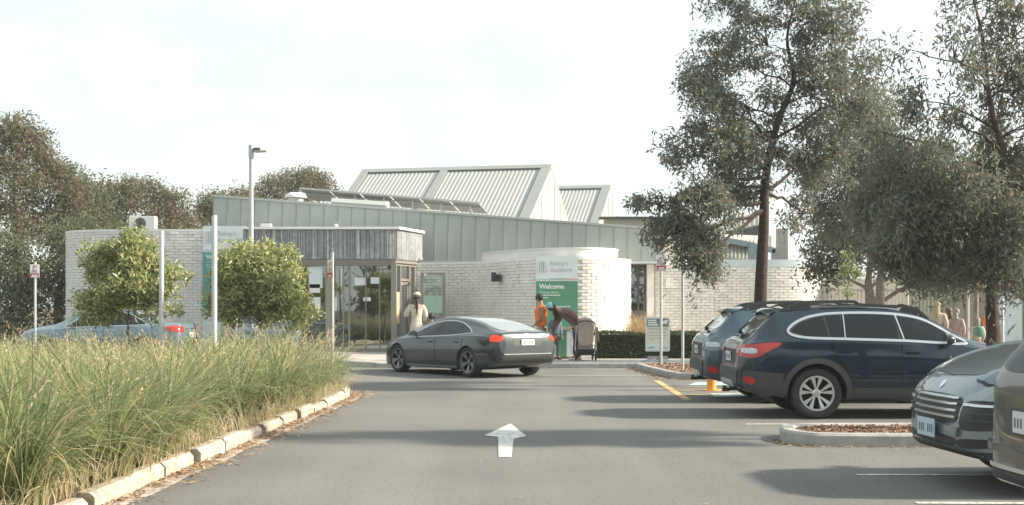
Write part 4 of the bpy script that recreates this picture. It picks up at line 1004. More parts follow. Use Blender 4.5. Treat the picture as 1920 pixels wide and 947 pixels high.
def tree(name, label, cat, base, trunk, r0, lobes, nleaf, ln, wd, hang, mat, bark, seed, group=None, clump=.28, per=60, twig=.6, stray=.12, limb_r=.45, nlimb=10):
    """trunk: world points; lobes: (centre Vector, radii (x,y,z), weight). Clumps of leaves on twigs fill the lobes."""
    rnd = random.Random(seed); r = np.random.default_rng(seed)
    t = thing(name, label, cat, base, 0, group)
    tr = catmull(trunk, 6); n = len(tr)
    rad = [r0 * (1.25 if i == 0 else 1.0) * (1 - .93 * (i / (n - 1)) ** .8) for i in range(n)]
    b = MB(); b.tube(tr, rad, 12)
    ncl = max(1, int(nleaf / per)); wsum = sum(l[2] for l in lobes); cl = []
    for c, rr_, w_ in lobes:
        k = max(2, int(round(ncl * w_ / wsum)))
        for _ in range(k):
            u = r.normal(0, 1, 3); u /= np.linalg.norm(u); q = r.uniform(.15, 1) ** .42
            cl.append((Vector((c[0] + u[0] * rr_[0] * q, c[1] + u[1] * rr_[1] * q, c[2] + u[2] * rr_[2] * q)), c))
    # limbs to each lobe, twigs from the limbs to clumps
    limb_paths = []
    for c, rr_, w_ in lobes:
        c = Vector(c); up_ = .30 if hang > .3 and c.z < tr[n // 2].z else -.40; best = min(range(n // 3 if hang > .3 else 0, n), key=lambda i: abs(tr[i].z - (c.z + up_ * (c - tr[i]).length)) + .15 * (tr[i] - c).length)
        lp_ = lerp_path(tr[best], c, 6, .06, rnd); q = max(.012, min(rad[best] * limb_r, .02 + .03 * (c - tr[best]).length))
        b.tube(lp_, [q * (1 - .7 * i / 6) for i in range(7)], 7); limb_paths += lp_
    lpn = np.array([tuple(p) for p in limb_paths] + [tuple(p) for p in tr[n // 2:]])
    for i, (p, c) in enumerate(cl):
        if rnd.random() < twig:
            k = int(np.argmin(np.linalg.norm(lpn - np.array(p), axis=1) + .25 * np.abs(lpn[:, 2] - p.z + .3)))
            tw = lerp_path(lpn[k], p, 4, .05, rnd, .1); b.tube(tw, [.016 * r0 / .16, .012 * r0 / .16, .008 * r0 / .16, .006 * r0 / .16, .003], 4, caps=False)
    b.build('trunk', bark, t, smooth=60)
    P_ = []
    for p, c in cl:
        k = int(per * rnd.uniform(.4, 1.6)); s_ = clump * rnd.uniform(.6, 1.4)
        q = r.normal(0, 1, (k, 3)); q *= (1.45 * r.uniform(0, 1, k) ** .45 / np.linalg.norm(q, axis=1))[:, None]; q = q * np.array([s_, s_, s_ * (1.15 if hang > .4 else .75)]); q[:, 2] -= s_ * .4 * hang
        P_.append(q + np.array(p))
        if rnd.random() < stray:
            m = int(k * .5); P_.append(r.normal(0, 1, (m, 3)) * np.array([s_ * .5, s_ * .5, s_ * 1.7]) + np.array(p) - np.array([0, 0, s_ * 2.0 * hang]))
    P_ = np.concatenate(P_)
    np_mesh('crown', leaf_cloud(P_, ln, wd, hang, seed), [(0, 1, 2, 3)], mat, t)
    return t
def lob(px, py, Y, rpx, rpy, w=1.0, dy=0.0, rd=None):
    k = (Y + dy) / F
    return (P(px, py, Y + dy), (rpx * k, (rd if rd else (rpx + rpy) / 2 * k), rpy * k), w)
EU = 'eucalypts around the car park'
# far tree with the dark trunk between the wagons and the brick wall
Yt = 25.0
tree('eucalyptus_tree', 'tall airy gum tree whose dark trunk rises behind the blue wagons', 'tree', (X(1428, Yt), Yt, 0),
     [(X(1426, Yt), Yt, 0), P(1426, 560, Yt), P(1432, 430, Yt), P(1436, 330, Yt), P(1458, 230, Yt), P(1488, 150, Yt), P(1476, 70, Yt), P(1500, -30, Yt)], .15,
     [lob(1440, 85, Yt, 120, 80, 1.5), lob(1345, 115, Yt, 70, 60, 1.0, .8), lob(1560, 60, Yt, 75, 75, 1.0, -.6), lob(1420, -20, Yt, 130, 60, 1.2), lob(1540, -40, Yt, 90, 60, .9),
      lob(1325, 190, Yt, 50, 55, .7, -.6), lob(1400, 200, Yt, 75, 70, 1.0, .8), lob(1520, 180, Yt, 85, 75, 1.1, .5), lob(1590, 190, Yt, 70, 80, 1.0, -.5), lob(1365, 285, Yt, 60, 55, .9, -.8),
      lob(1560, 290, Yt, 60, 70, .9, 1.0), lob(1270, 300, Yt, 40, 45, .30, -.6), lob(1240, 385, Yt, 50, 38, .45, -.7), lob(1315, 390, Yt, 65, 55, 1.1, -1.0), lob(1390, 345, Yt, 48, 45, .7, .5), lob(1400, 285, Yt, 42, 45, .5, -.4), lob(1475, 300, Yt, 32, 40, .3, .6), lob(1275, 435, Yt, 60, 35, .8, -.9),
      lob(1312, 452, Yt, 44, 42, .7, -1.0), lob(1505, 400, Yt, 30, 30, .2, .8), lob(1325, 495, Yt, 22, 34, .2, -1.0), lob(1600, 110, Yt, 50, 60, .5, .3), lob(1295, 240, Yt, 28, 25, .15)],
     40000, .115, .032, .38, MT['euc'], MT['bark'], 101, EU, clump=.21, per=95, twig=.95, stray=.04)
# near tree on the mulch island, weeping over the wagon's bonnet
Yn = 15.1
tree('eucalyptus_tree', 'nearest weeping gum tree on the mulch island between the grey car and navy wagon', 'tree', (X(1863, Yn), Yn, .11),
     [(X(1864, Yn), Yn, .1), P(1863, 640, Yn), P(1860, 560, Yn), P(1868, 430, Yn), P(1880, 300, Yn), P(1856, 190, Yn), P(1842, 70, Yn), P(1815, -40, Yn)], .105,
     [lob(1700, 330, Yn, 70, 80, 1.0, .3), lob(1790, 330, Yn, 80, 80, 1.2, -.5), lob(1880, 300, Yn, 55, 90, 1.0, .5), lob(1960, 330, Yn, 60, 120, .9), lob(1730, 420, Yn, 85, 80, 1.5, -.3), lob(1820, 430, Yn, 85, 85, 1.6, .6), lob(1910, 450, Yn, 60, 85, 1.1, -.6),
      lob(1660, 400, Yn, 55, 70, .7, .6), lob(1770, 470, Yn, 70, 42, .8, .4), lob(1850, 480, Yn, 65, 42, .5, -.4), lob(1690, 470, Yn, 40, 36, .35), lob(1905, 520, Yn, 36, 36, .2, .4),
      lob(1880, 170, Yn, 60, 70, .55, .4), lob(1900, 70, Yn, 60, 70, .5), lob(1790, 110, Yn, 55, 65, .20, -.4), lob(1850, 0, Yn, 80, 60, .4), lob(1730, 190, Yn, 45, 50, .14), lob(1660, 250, Yn, 40, 50, .25, .5), lob(1690, 90, Yn, 35, 50, .07), lob(1970, 130, Yn, 60, 150, .7), lob(1760, 230, Yn, 60, 50, .3)],
     37000, .09, .022, .45, MT['euc'], MT['barkred'], 102, EU, clump=.165, per=95, twig=.95, stray=.05)
# trees beyond the wagons on the right
Yb = 33.0
tree('eucalyptus_tree', 'mid distance gum tree standing between the two big right hand gums', 'tree', (X(1650, Yb), Yb, 0),
     [(X(1655, Yb), Yb, 0), P(1650, 560, Yb), P(1655, 420, Yb), P(1640, 280, Yb), P(1630, 180, Yb)], .16,
     [lob(1620, 240, Yb, 75, 70, 1), lob(1560, 320, Yb, 60, 60, .9), lob(1640, 330, Yb, 80, 70, 1.2), lob(1580, 410, Yb, 65, 55, 1), lob(1690, 400, Yb, 80, 70, 1.1), lob(1720, 300, Yb, 70, 70, .8), lob(1640, 190, Yb, 50, 50, .5), lob(1800, 400, Yb, 80, 90, .9), lob(1880, 380, Yb, 70, 110, .8)],
     19000, .16, .042, .45, MT['euc'], MT['barkgrey'], 103, EU, clump=.34, per=110, twig=.6, stray=.03)
Yb = 39.0
tree('olive_tree', 'dark bushy tree with forked trunk before the cream wall', 'tree', (X(1632, Yb), Yb, .1),
     [(X(1634, Yb), Yb, .1), P(1632, 565, Yb), P(1628, 530, Yb), P(1634, 470, Yb), P(1630, 400, Yb)], .22,
     [lob(1560, 470, Yb, 48, 45, 1), lob(1620, 440, Yb, 70, 50, 1.2), lob(1680, 470, Yb, 60, 45, 1.1), lob(1545, 510, Yb, 30, 25, .4), lob(1720, 500, Yb, 55, 45, 1), lob(1600, 400, Yb, 60, 40, .9), lob(1780, 510, Yb, 50, 50, .9)],
     11000, .17, .055, .2, MT['euc3'], MT['barkgrey'], 104, None, clump=.36, per=60, twig=.2, nlimb=6)
Yb = 37.4
tree('sapling', 'slender pale green sapling in front of the cream wall', 'tree', (X(1590, Yb), Yb, .1),
     [(X(1590, Yb), Yb, .1), P(1589, 560, Yb), P(1592, 510, Yb), P(1588, 468, Yb)], .03,
     [lob(1590, 485, Yb, 12, 14, 1), lob(1598, 510, Yb, 13, 14, 1.1), lob(1583, 515, Yb, 10, 12, .8), lob(1592, 540, Yb, 9, 12, .5)], 520, .11, .07, .2, MT['paleleaf'], MT['barkgrey'], 105, None, clump=.11, per=20, twig=.4)
# two round bushy trees in the grass bed
def round_tree(lab, px, py, Y, rx, ry, pxt, seed, peak):
    L_ = []
    rr = random.Random(seed)
    for k in range(15):
        a_ = k * 2.399; q = math.sqrt((k + .5) / 15); e = rr.uniform(-.8, .85)
        L_.append(lob(px + rx * rr.uniform(.52, .78) * math.cos(a_) * q, py - ry * .62 * e * (1 if e < 0 else 1), Y, rx * rr.uniform(.28, .42), ry * rr.uniform(.26, .36), 1.0, rx * .62 * math.sin(a_) * q * Y / F))
    L_ += [lob(px, py - ry * .45, Y, rx * .5, ry * .36, 1.5), *([lob(px + rx * .05, py - ry * .78, Y, rx * .2, ry * .2, .4)] if peak else [lob(px - rx * .38, py - ry * .52, Y, rx * .34, ry * .28, .9), lob(px + rx * .34, py - ry * .50, Y, rx * .36, ry * .28, .9)]), lob(px, py, Y, rx * .6, ry * .5, 1.8), lob(px - rx * .5, py + ry * .3, Y, rx * .4, ry * .36, 1.1), lob(px + rx * .5, py + ry * .25, Y, rx * .42, ry * .36, 1.1)]
    return tree('bushy_tree', lab, 'tree', (X(pxt, Y), Y, .09), [(X(pxt, Y), Y, .05), P(pxt, 655, Y), P(pxt + 2, 620, Y), P(px, py + ry * .3, Y), P(px, py - ry * .5, Y)], .055, L_, 17000, .135, .042, -.25, MT['glossy'], MT['barkgrey'], seed, 'round bushy trees in the grass bed', clump=.13, per=26, twig=.35, stray=0)
round_tree('smaller round bushy tree before the left brick wall', 242, 538, 28, 106, 116, 238, 111, 1)
round_tree('larger round glossy tree before the teal school sign', 485, 543, 27, 116, 110, 487, 112, 0)
# background gums at left and behind the roof
BG = 'gum trees behind the academy'
def bgtree(lab, Y, pxt, trunk_r, L_, n, seed, mat='euc2', ln=.17, wd=.06, clump=.5):
    return tree('gum_tree', lab, 'tree', (X(pxt, Y), Y, 0), [(X(pxt, Y), Y, -.2), P(pxt, 560, Y), *[P(pxt + (4 if q_ % 2 else -4), 560 - (560 - (min(l[1] for l in L_) + 25)) * q_ / 3, Y) for q_ in (1, 2, 3)]], trunk_r,
                [lob(l[0], l[1], Y, l[2], l[3], l[4] if len(l) > 4 else 1, (k % 3 - 1) * 1.0) for k, l in enumerate(L_)], int(n * 2.1), ln, wd, .35, MT[mat], MT['barkgrey'], seed, BG, clump=clump, per=120, twig=.5, stray=0)
bgtree('tallest gum tree at the far left edge of the car park', 54, 30, .3, [(15, 265, 45, 45), (60, 310, 55, 45), (110, 330, 45, 45), (20, 350, 60, 50), (-60, 300, 60, 80), (100, 400, 60, 50), (40, 430, 70, 50), (140, 380, 40, 45), (-50, 420, 60, 60), (30, 230, 25, 20, .25), (65, 255, 18, 18, .2)], 12500, 121)
bgtree('broad lower gum tree left of the rounded brick wall', 49, 110, .22, [(60, 480, 60, 45), (120, 470, 55, 50), (20, 520, 60, 50), (95, 540, 60, 45), (-40, 500, 60, 60), (150, 440, 45, 40), (150, 520, 35, 40)], 7500, 122, mat='euc2g', ln=.16, wd=.055)
bgtree('gum tree with a bare gap above the air conditioner', 62, 235, .28, [(225, 360, 38, 28), (275, 365, 45, 30), (190, 405, 45, 40), (250, 400, 60, 35), (320, 395, 38, 35), (350, 420, 30, 30), (300, 430, 50, 30)], 7500, 123)
bgtree('darker gum tree rising behind the left end of the brick wall', 58, 165, .24, [(165, 385, 35, 40), (190, 430, 40, 40), (140, 430, 45, 45), (165, 350, 22, 22, .4)], 4200, 124, mat='euc2g')
bgtree('gum tree peeping over the left end of the sage roof', 68, 420, .25, [(420, 375, 38, 22), (395, 400, 28, 30), (450, 372, 35, 20)], 3200, 125)
bgtree('gum tree behind the mushroom roof vent', 74, 545, .3, [(520, 350, 40, 22), (560, 335, 32, 20), (600, 345, 25, 20), (500, 375, 40, 25), (570, 365, 45, 25), (585, 340, 20, 18)], 5200, 126)
# dark shrubbery filling the ground under the left trees
r = np.random.default_rng(77); pts = []
for k in range(150):
    Y = r.uniform(45.5, 50); x = r.uniform(-24, -13.6); z = r.uniform(.2, 2.0); pts.append(r.normal(0, .38, (60, 3)) + np.array([x, Y, z]))
pts = np.concatenate(pts); pts[:, 2] = np.abs(pts[:, 2])
o = np_mesh('shrubbery', leaf_cloud(pts, .2, .08, .2, 78), [(0, 1, 2, 3)], MT['euc3']); tag(o, kind='stuff')
# clipped hedge along the footpath
hd = thing('hedge', 'clipped dark green box hedge between the footpath and the brick bay', 'hedge', (4.5, 35.3, .12))
hx0, hx1 = X(1117, 35), 9.5
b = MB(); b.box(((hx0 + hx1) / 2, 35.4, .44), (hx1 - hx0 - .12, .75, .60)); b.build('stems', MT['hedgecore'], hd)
n = 21000; r = np.random.default_rng(79)
hp = np.stack([r.uniform(hx0, hx1, n), r.uniform(34.98, 35.82, n), r.uniform(.13, .80, n)], 1)
face = r.integers(0, 3, n); hp[face == 0, 1] = 34.98 + np.abs(r.normal(0, .035, (face == 0).sum())); hp[face == 1, 2] = .80 - np.abs(r.normal(0, .03, (face == 1).sum()))
hp[:, 2] += .025 * np.sin(hp[:, 0] * 3.1) + r.normal(0, .012, n); hp[: 300, 0] = hx0 + np.abs(r.normal(0, .03, 300))
np_mesh('foliage', leaf_cloud(hp, .055, .03, -.1, 80), [(0, 1, 2, 3)], MT['hedge'], hd)
# dry ornamental grass clumps by the recess
for k, (px, Y, lab, n_, h_) in enumerate(((1200, 36.6, 'large dry straw coloured grass clump beside the rounded bay', 620, 1.45), (1262, 37.0, 'small dry grass clump right of the cream notice board', 260, 1.0))):
    x = X(px, Y); cc = [(x + q, Y + q2, .12) for q, q2 in ((0, 0), (.18, .1), (-.16, .05), (.32, 0))]
    V2, f2_ = blades(cc, n_ // 4, [h_, h_ * .95, h_ * .9, h_ * .8], .42, 5, 81 + k, .012, .5)
    tag(np_mesh('ornamental_grass', V2, f2_, MT['drygrass']), lab, 'grass clump')
# unseen trees added behind the camera, shaped only for reflections
r = np.random.default_rng(90); pts = []
for k in range(340):
    x = r.uniform(-45, 45)
    if -15.5 < x < -11.4: continue  # gap shaped so bright sky reflects in the shopfront glass
    z = abs(r.normal(2.4, 1.8)) * (1 + .6 * math.sin(x * .23) * math.sin(x * .11 + 1)); pts.append(r.normal(0, .9, (26, 3)) + np.array([x, r.uniform(-24, -17), z]))
pts = np.concatenate(pts); pts[:, 2] = np.abs(pts[:, 2])
tag(np_mesh('reflected_woods', leaf_cloud(pts, .6, .3, .3, 91), [(0, 1, 2, 3)], MT['euc3']), kind='stuff')
# ---------------------------------------------------------------- vehicles
def sec_curve(ctrl, per=4):
    pts = catmull([(0, c[0], c[1]) for c in ctrl], per); return [(p.y, p.z) for p in pts]
class Car:
    """body: lofted shell from side profiles; local axes: x forward from the rear bumper, y left, z up"""
    def __init__(s, root, spec):
        s.root = root; s.sp = spec; s.L = spec['L']
        for k in ('top', 'bot', 'hw', 'belt', 'hr', 'edge'): setattr(s, k, Pchip(spec[k]))
        s.tum = spec.get('tum', .5)
        n = 120; xs = []
        for i in range(n + 1):
            t = i / n; c = .5 - .5 * math.cos(math.pi * t); c = .5 - .5 * math.cos(math.pi * c) if spec.get('dense') else c
            xs.append(s.L * (.82 * c + .18 * t))
        rows = []
        for x in xs: rows.append(s.section(x))
        m = len(rows[0]); vs = []; fs = []
        for x, rw in zip(xs, rows):
            for y, z in rw: vs.append((x, y, z))
            for y, z in reversed(rw[1:-1]): vs.append((x, -y, z))
        M_ = 2 * m - 2
        for i in range(n):
            for j in range(M_): fs.append((i * M_ + j, i * M_ + (j + 1) % M_, (i + 1) * M_ + (j + 1) % M_, (i + 1) * M_ + j))
        def capf(i, rev):
            k = i * M_; c = len(vs); zc = (rows[i][0][1] + rows[i][-1][1]) / 2; vs.append((xs[i] + (.004 if i else -.004), 0, zc))
            for j in range(M_): f = (k + j, k + (j + 1) % M_, c); fs.append(f if not rev else f[::-1])
        capf(0, True); capf(n, False)
        s.v, s.f = vs, fs
        s.bvh = BVHTree.FromPolygons([Vector(v) for v in vs], fs)
    def section(s, x):
        zb, zt, hw, be, hr, ed = s.bot(x), s.top(x), s.hw(x), s.belt(x), s.hr(x), s.edge(x)
        be = min(be, zt - ed - .012); hr = min(hr, hw * .965)
        h = be - zb
        ctrl = [(0, zb), (hw * .5, zb), (hw * .86, zb + .005), (hw * .955, zb + .05 * min(1, h)), (hw * .985, zb + .2 * h), (hw * 1.0, zb + .48 * h), (hw * .997, zb + .68 * h), (hw * .985, zb + .86 * h),
                (hw * .955, be), (hw * .955 + (hr - hw * .955) * .12, be + (zt - ed - be) * .12), (hw * .955 + (hr - hw * .955) * .55, be + (zt - ed - be) * .60), (hr, zt - ed), (hr * .93, zt - ed * .5), (hr * .72, zt - ed * .16), (hr * .35, zt - .02 * ed), (0, zt)]
        return sec_curve(ctrl, 3)
    def cast(s, u, v, ax):
        if ax in 'LRT' and 'K' in s.sp: u = s.sp['K'](u)
        if ax == 'F': v += s.sp.get('dzF', 0)
        if ax == 'L': o, d = Vector((u, 4, v)), Vector((0, -1, 0))
        elif ax == 'R': o, d = Vector((u, -4, v)), Vector((0, 1, 0))
        elif ax == 'T': o, d = Vector((u, v, 5)), Vector((0, 0, -1))
        elif ax == 'F': o, d = Vector((s.L + 3, u, v)), Vector((-1, 0, 0))
        else: o, d = Vector((-3, u, v)), Vector((1, 0, 0))
        hit = s.bvh.ray_cast(o, d)
        if hit[0] is None:
            q = o + d * (4 if ax in 'LR' else 3 if ax == 'B' else 3.0); hit = s.bvh.find_nearest(q)
        n = hit[1]
        if n.dot(d) > 0: n = -n
        return hit[0], n
    def decal(s, poly, ax, off=.004, grid=.06, thick=.012, mb=None, mi=0):
        """a panel of the given outline laid on the body"""
        bm = bmesh.new(); vs = [bm.verts.new((p[0], p[1], 0)) for p in poly]; bm.faces.new(vs)
        us = [p[0] for p in poly]; ws = [p[1] for p in poly]
        for lo, hi, nv in ((min(us), max(us), (1, 0, 0)), (min(ws), max(ws), (0, 1, 0))):
            k = lo + grid * .5
            while k < hi:
                bmesh.ops.bisect_plane(bm, geom=bm.verts[:] + bm.edges[:] + bm.faces[:], plane_co=(k * nv[0], k * nv[1], 0), plane_no=nv, dist=1e-5); k += grid
        bm.verts.ensure_lookup_table(); n0 = len(bm.verts); V = []; Nn = []
        for v in bm.verts:
            h, n = s.cast(v.co.x, v.co.y, ax); V.append(h); Nn.append(n)
        bm.verts.index_update()
        fs = [tuple(v.index for v in f.verts) for f in bm.faces]
        bnd = [(e.verts[0].index, e.verts[1].index) for e in bm.edges if len(e.link_faces) == 1]
        bm.free()
        # outside = away from the body
        outs = [h + n * off for h, n in zip(V, Nn)]; ins = [h - n * thick for h, n in zip(V, Nn)]
        mb = mb or MB()
        mb.add(outs + ins, fs + [(a, b_, b_ + n0, a + n0) for a, b_ in bnd], mi); return mb
    def panel(s, name, poly, ax, mat, parent=None, off=.004, grid=.06, thick=.012, smooth=35):
        return s.decal(poly, ax, off, grid, thick).build(name, mat, parent or s.root, smooth=smooth, world=False)
    def both(s, name, poly, mat, parent=None, **k):
        return [s.panel(name, poly, ax, mat, parent, **k) for ax in 'RL']
    def ribbon(s, line, ax, w_, off=.006, mb=None, closed=False):
        """thin trim strip along a line on the body"""
        pts = [Vector((p[0], p[1], 0)) for p in line]
        if closed: pts.append(pts[0])
        dn = []
        for a, b_ in zip(pts[:-1], pts[1:]):
            k = max(1, int((b_ - a).length / .05)); dn += [a.lerp(b_, t / k) for t in range(k)]
        dn.append(pts[-1]); n = len(dn); vs = []
        for i, p in enumerate(dn):
            if closed and i in (0, n - 1): d = (dn[1] - dn[n - 2])
            else: d = dn[min(i + 1, n - 1)] - dn[max(i - 1, 0)]
            d.normalize(); nn = Vector((-d.y, d.x, 0)) * w_ / 2
            for q in (p + nn, p - nn):
                h, nv = s.cast(q.x, q.y, ax); vs.append(h + nv * off)
            for q in (p + nn, p - nn):
                h, nv = s.cast(q.x, q.y, ax); vs.append(h - nv * .006)
        fs = []
        for i in range(n - 1):
            a = 4 * i; b_ = a + 4; fs += [(a, a + 1, b_ + 1, b_), (a, b_, b_ + 2, a + 2), (a + 1, a + 3, b_ + 3, b_ + 1)]
        mb = mb or MB(); mb.add(vs, fs); return mb
    def body(s, mat, arches, name='body'):
        """cut the wheel arches and link the shell"""
        me = bpy.data.meshes.new(name); me.from_pydata(s.v, [], s.f); me.materials.append(mat); me.materials.append(MT['blackmatt'])
        bm = bmesh.new(); bm.from_mesh(me); bmesh.ops.recalc_face_normals(bm, faces=bm.faces); bm.to_mesh(me); bm.free()
        tmp = bpy.data.objects.new('tmp', me); COL.objects.link(tmp); cut = []
        for (x, z, r_) in arches:
            for sg in (-1, 1):
                b = MB(); yo = 1.3 * sg; yi = (s.hw(x) - .34) * sg
                b.lathe([(0, yi), (r_, yi), (r_, yo), (0, yo)], (x, 0, z), Matrix.Rotation(R(-90), 4, 'X'), 40)
                cm = bpy.data.meshes.new('cut'); cm.from_pydata([(v[0], v[1], v[2]) for v in b.v], [], b.f)
                bm = bmesh.new(); bm.from_mesh(cm); bmesh.ops.remove_doubles(bm, verts=bm.verts, dist=1e-5); bmesh.ops.dissolve_degenerate(bm, edges=bm.edges, dist=1e-6); bmesh.ops.recalc_face_normals(bm, faces=bm.faces); bm.to_mesh(cm); bm.free()
                cm.materials.append(MT['blackmatt'])
                c_ = bpy.data.objects.new('cut', cm); COL.objects.link(c_); cut.append(c_)
                md = tmp.modifiers.new('b', 'BOOLEAN'); md.operation = 'DIFFERENCE'; md.object = c_; md.solver = 'EXACT'; md.material_mode = 'TRANSFER'
        bpy.context.view_layer.update()
        out = bpy.data.meshes.new_from_object(tmp.evaluated_get(bpy.context.evaluated_depsgraph_get()))
        bpy.data.objects.remove(tmp)
        for c_ in cut: bpy.data.objects.remove(c_)
        out.name = name; smooth_by(out, 38)
        s.bodyo = link(name, out, s.root, world=False); return s.bodyo
    def wheel(s, x, sg, r_, wd, rim, style, rimmat, inset=.012, nsp=5, steer=0.0):
        """wheel > tyre, rim, backing"""
        yc = sg * (s.hw(x) * .985 - inset - wd / 2)
        M_ = Matrix.Translation((x, yc, r_)) @ Matrix.Rotation(steer, 4, 'Z') @ Matrix.Rotation(R(-90) * sg, 4, 'X')  # local +z = outward
        h = wd / 2
        b = MB(); rr_ = rim
        b.lathe([(rr_ - .005, h * .55), (rr_ + .012, h * .86), (rr_ + .03, h * .97), (r_ - .045, h * 1.0), (r_ - .016, h * .88), (r_, h * .62), (r_, -h * .62), (r_ - .016, -h * .88), (r_ - .045, -h), (rr_, -h * .9), (rr_ - .005, -h * .5)], M=Matrix.Identity(4), n=56)
        b.v = [tuple(M_ @ Vector(v)) for v in b.v]
        ty = b.build('wheel', MT['tyre'], s.root, smooth=35, world=False)
        b = MB(); b.lathe([(0, -.03), (rr_ * .97, -.03), (rr_ * .99, h * .5)], n=48); b.lathe([(0, .0), (rr_ * .62, .0), (rr_ * .62, -.02)], n=32)
        b.v = [tuple(M_ @ Vector(v)) for v in b.v]; b.build('backing', MT['rimdark'], ty, world=False, smooth=30)
        b = MB(); z0 = h * .62
        b.lathe([(rr_ - .022, h * .55), (rr_ - .022, h * .90), (rr_ + .004, h * .93), (rr_ + .010, h * .80)], n=56)
        b.lathe([(0, z0 + .012), (.035, z0 + .01), (.055, z0 - .004), (.06, z0 - .05)], n=24)
        for k in range(nsp):
            a0 = 2 * math.pi * k / nsp + math.pi / 2
            if style == 'v': arms = ((-.06, -.25, .026, .055), (.06, .25, .026, .055))
            elif style == 'y': arms = ((-.03, -.22, .022, .034), (.03, .22, .022, .034), (0, 0, .04, .03))
            else: arms = ((0, 0, .045, .07),)
            for da, db, w0, w1 in arms:
                p0 = Vector((math.cos(a0 + da * 1.5) * .045, math.sin(a0 + da * 1.5) * .045, z0 - .004)); p1 = Vector((math.cos(a0 + db) * (rr_ - .015), math.sin(a0 + db) * (rr_ - .015), h * .86))
                d = (p1 - p0).normalized(); sd = d.cross(Vector((0, 0, 1))).normalized(); dz = Vector((0, 0, -.03)); vs = []
                for q, w_ in ((0, w0 * .7), (.35, w0), (.72, (w0 + w1) * .55), (1, w1)):
                    p = p0.lerp(p1, q); vs += [p - sd * w_ / 2, p + sd * w_ / 2, p + sd * w_ * .6 + dz, p - sd * w_ * .6 + dz]
                fs = []
                for i in range(3):
                    for j in range(4): fs.append((4 * i + j, 4 * i + (j + 1) % 4, 4 * i + 4 + (j + 1) % 4, 4 * i + 4 + j))
                b.add(vs, fs)
        b.v = [tuple(M_ @ Vector(v)) for v in b.v]; b.build('rim', rimmat, ty, world=False, smooth=30)
        return ty
    def mirror(s, x, z, mat, col2=None):
        for sg in (-1, 1):
            h, n = s.cast(x, z, 'L' if sg > 0 else 'R'); b = MB()
            c = h + Vector((0, sg * .13, .055))
            pr = []
            for k in range(9):
                a_ = math.pi * 2 * k / 8
            b.lathe([(0, .07), (.045, .062), (.072, .03), (.082, -.02), (.08, -.05), (0, -.052)], n=20)
            b.v = [tuple(c + Vector((v[2] * 1.1, v[0] * 1.35 * sg, v[1] * .95))) for v in b.v]
            mo = b.build('mirror', mat, s.root, smooth=40, world=False)
            b = MB(); b.bar(h - Vector((0, sg * .02, -.0)), c + Vector((.0, -sg * .06, -.04)), .05, .03); b.build('mirror_arm', MT['black'], mo, world=False)
            b = MB(); b.box(c + Vector((-.0575, 0, 0)), (.006, .19, .12)); b.build('mirror_glass', MT['chrome'], mo, world=False, bevel=.002)
    def handle(s, x, z, mat, parents, w_=.19):
        for ax, par in zip('RL', parents):
            h, n = s.cast(x, z, ax); b = MB(); b.box(h + n * .022, (w_, .022, .028)); b.box(h + n * .01 + Vector((w_ * .4, 0, 0)), (.03, .03, .022)); b.box(h + n * .01 - Vector((w_ * .4, 0, 0)), (.03, .03, .022))
            b.build('handle', mat, par, world=False, bevel=.006)
    def badge_plate(s, ax, y, z, w_, h_, mat, name='number_plate', off=.02, txt=None):
        o, n = s.cast(y, z, ax); sx = 1 if ax == 'F' else -1
        tilt = 0
        b = MB(); b.box((o.x + sx * off, y, z), (.012, w_, h_)); pl = b.build(name, mat, s.root, world=False, bevel=.003)
        if txt:
            b = MB(); [b.box((o.x + sx * (off + .0068), y - w_ * .36 + k * w_ * .12 + (.012 if k > 2 else 0), z - .005), (.002, w_ * .055, h_ * .45)) for k in range(7) if k != 3]; b.build('lettering', MT['plateink'], pl, world=False)
        return pl
def rrect(x0, x1, y0, y1, r_=.02, n=4):
    out = []
    for cx, cy, a0 in ((x1 - r_, y1 - r_, 0), (x0 + r_, y1 - r_, 90), (x0 + r_, y0 + r_, 180), (x1 - r_, y0 + r_, 270)):
        for k in range(n + 1): a_ = R(a0 + 90 * k / n); out.append((cx + r_ * math.cos(a_), cy + r_ * math.sin(a_)))
    return out
def smoothpoly(p, n=5): return [(q.x, q.y) for q in catmull([(a, b_, 0) for a, b_ in p], n, closed=True)]
def offset_poly(p, d):
    n = len(p); out = []; A_ = sum(p[i][0] * p[(i + 1) % n][1] - p[(i + 1) % n][0] * p[i][1] for i in range(n)); sg = 1 if A_ > 0 else -1
    for i in range(n):
        a, b_, c = Vector(p[i - 1]), Vector(p[i]), Vector(p[(i + 1) % n])
        e1 = (b_ - a).normalized(); e2 = (c - b_).normalized(); n1 = Vector((e1.y, -e1.x)); n2 = Vector((e2.y, -e2.x)); m = (n1 + n2); m = m / max(.3, m.length_squared) * 2 if m.length > 1e-4 else n1
        out.append((b_.x + m.x * d * sg, b_.y + m.y * d * sg))
    return out
def arc(cx, cz, r_, a0, a1, n=24): return [(cx + r_ * math.cos(R(a0 + (a1 - a0) * k / n)), cz + r_ * math.sin(R(a0 + (a1 - a0) * k / n))) for k in range(n + 1)]

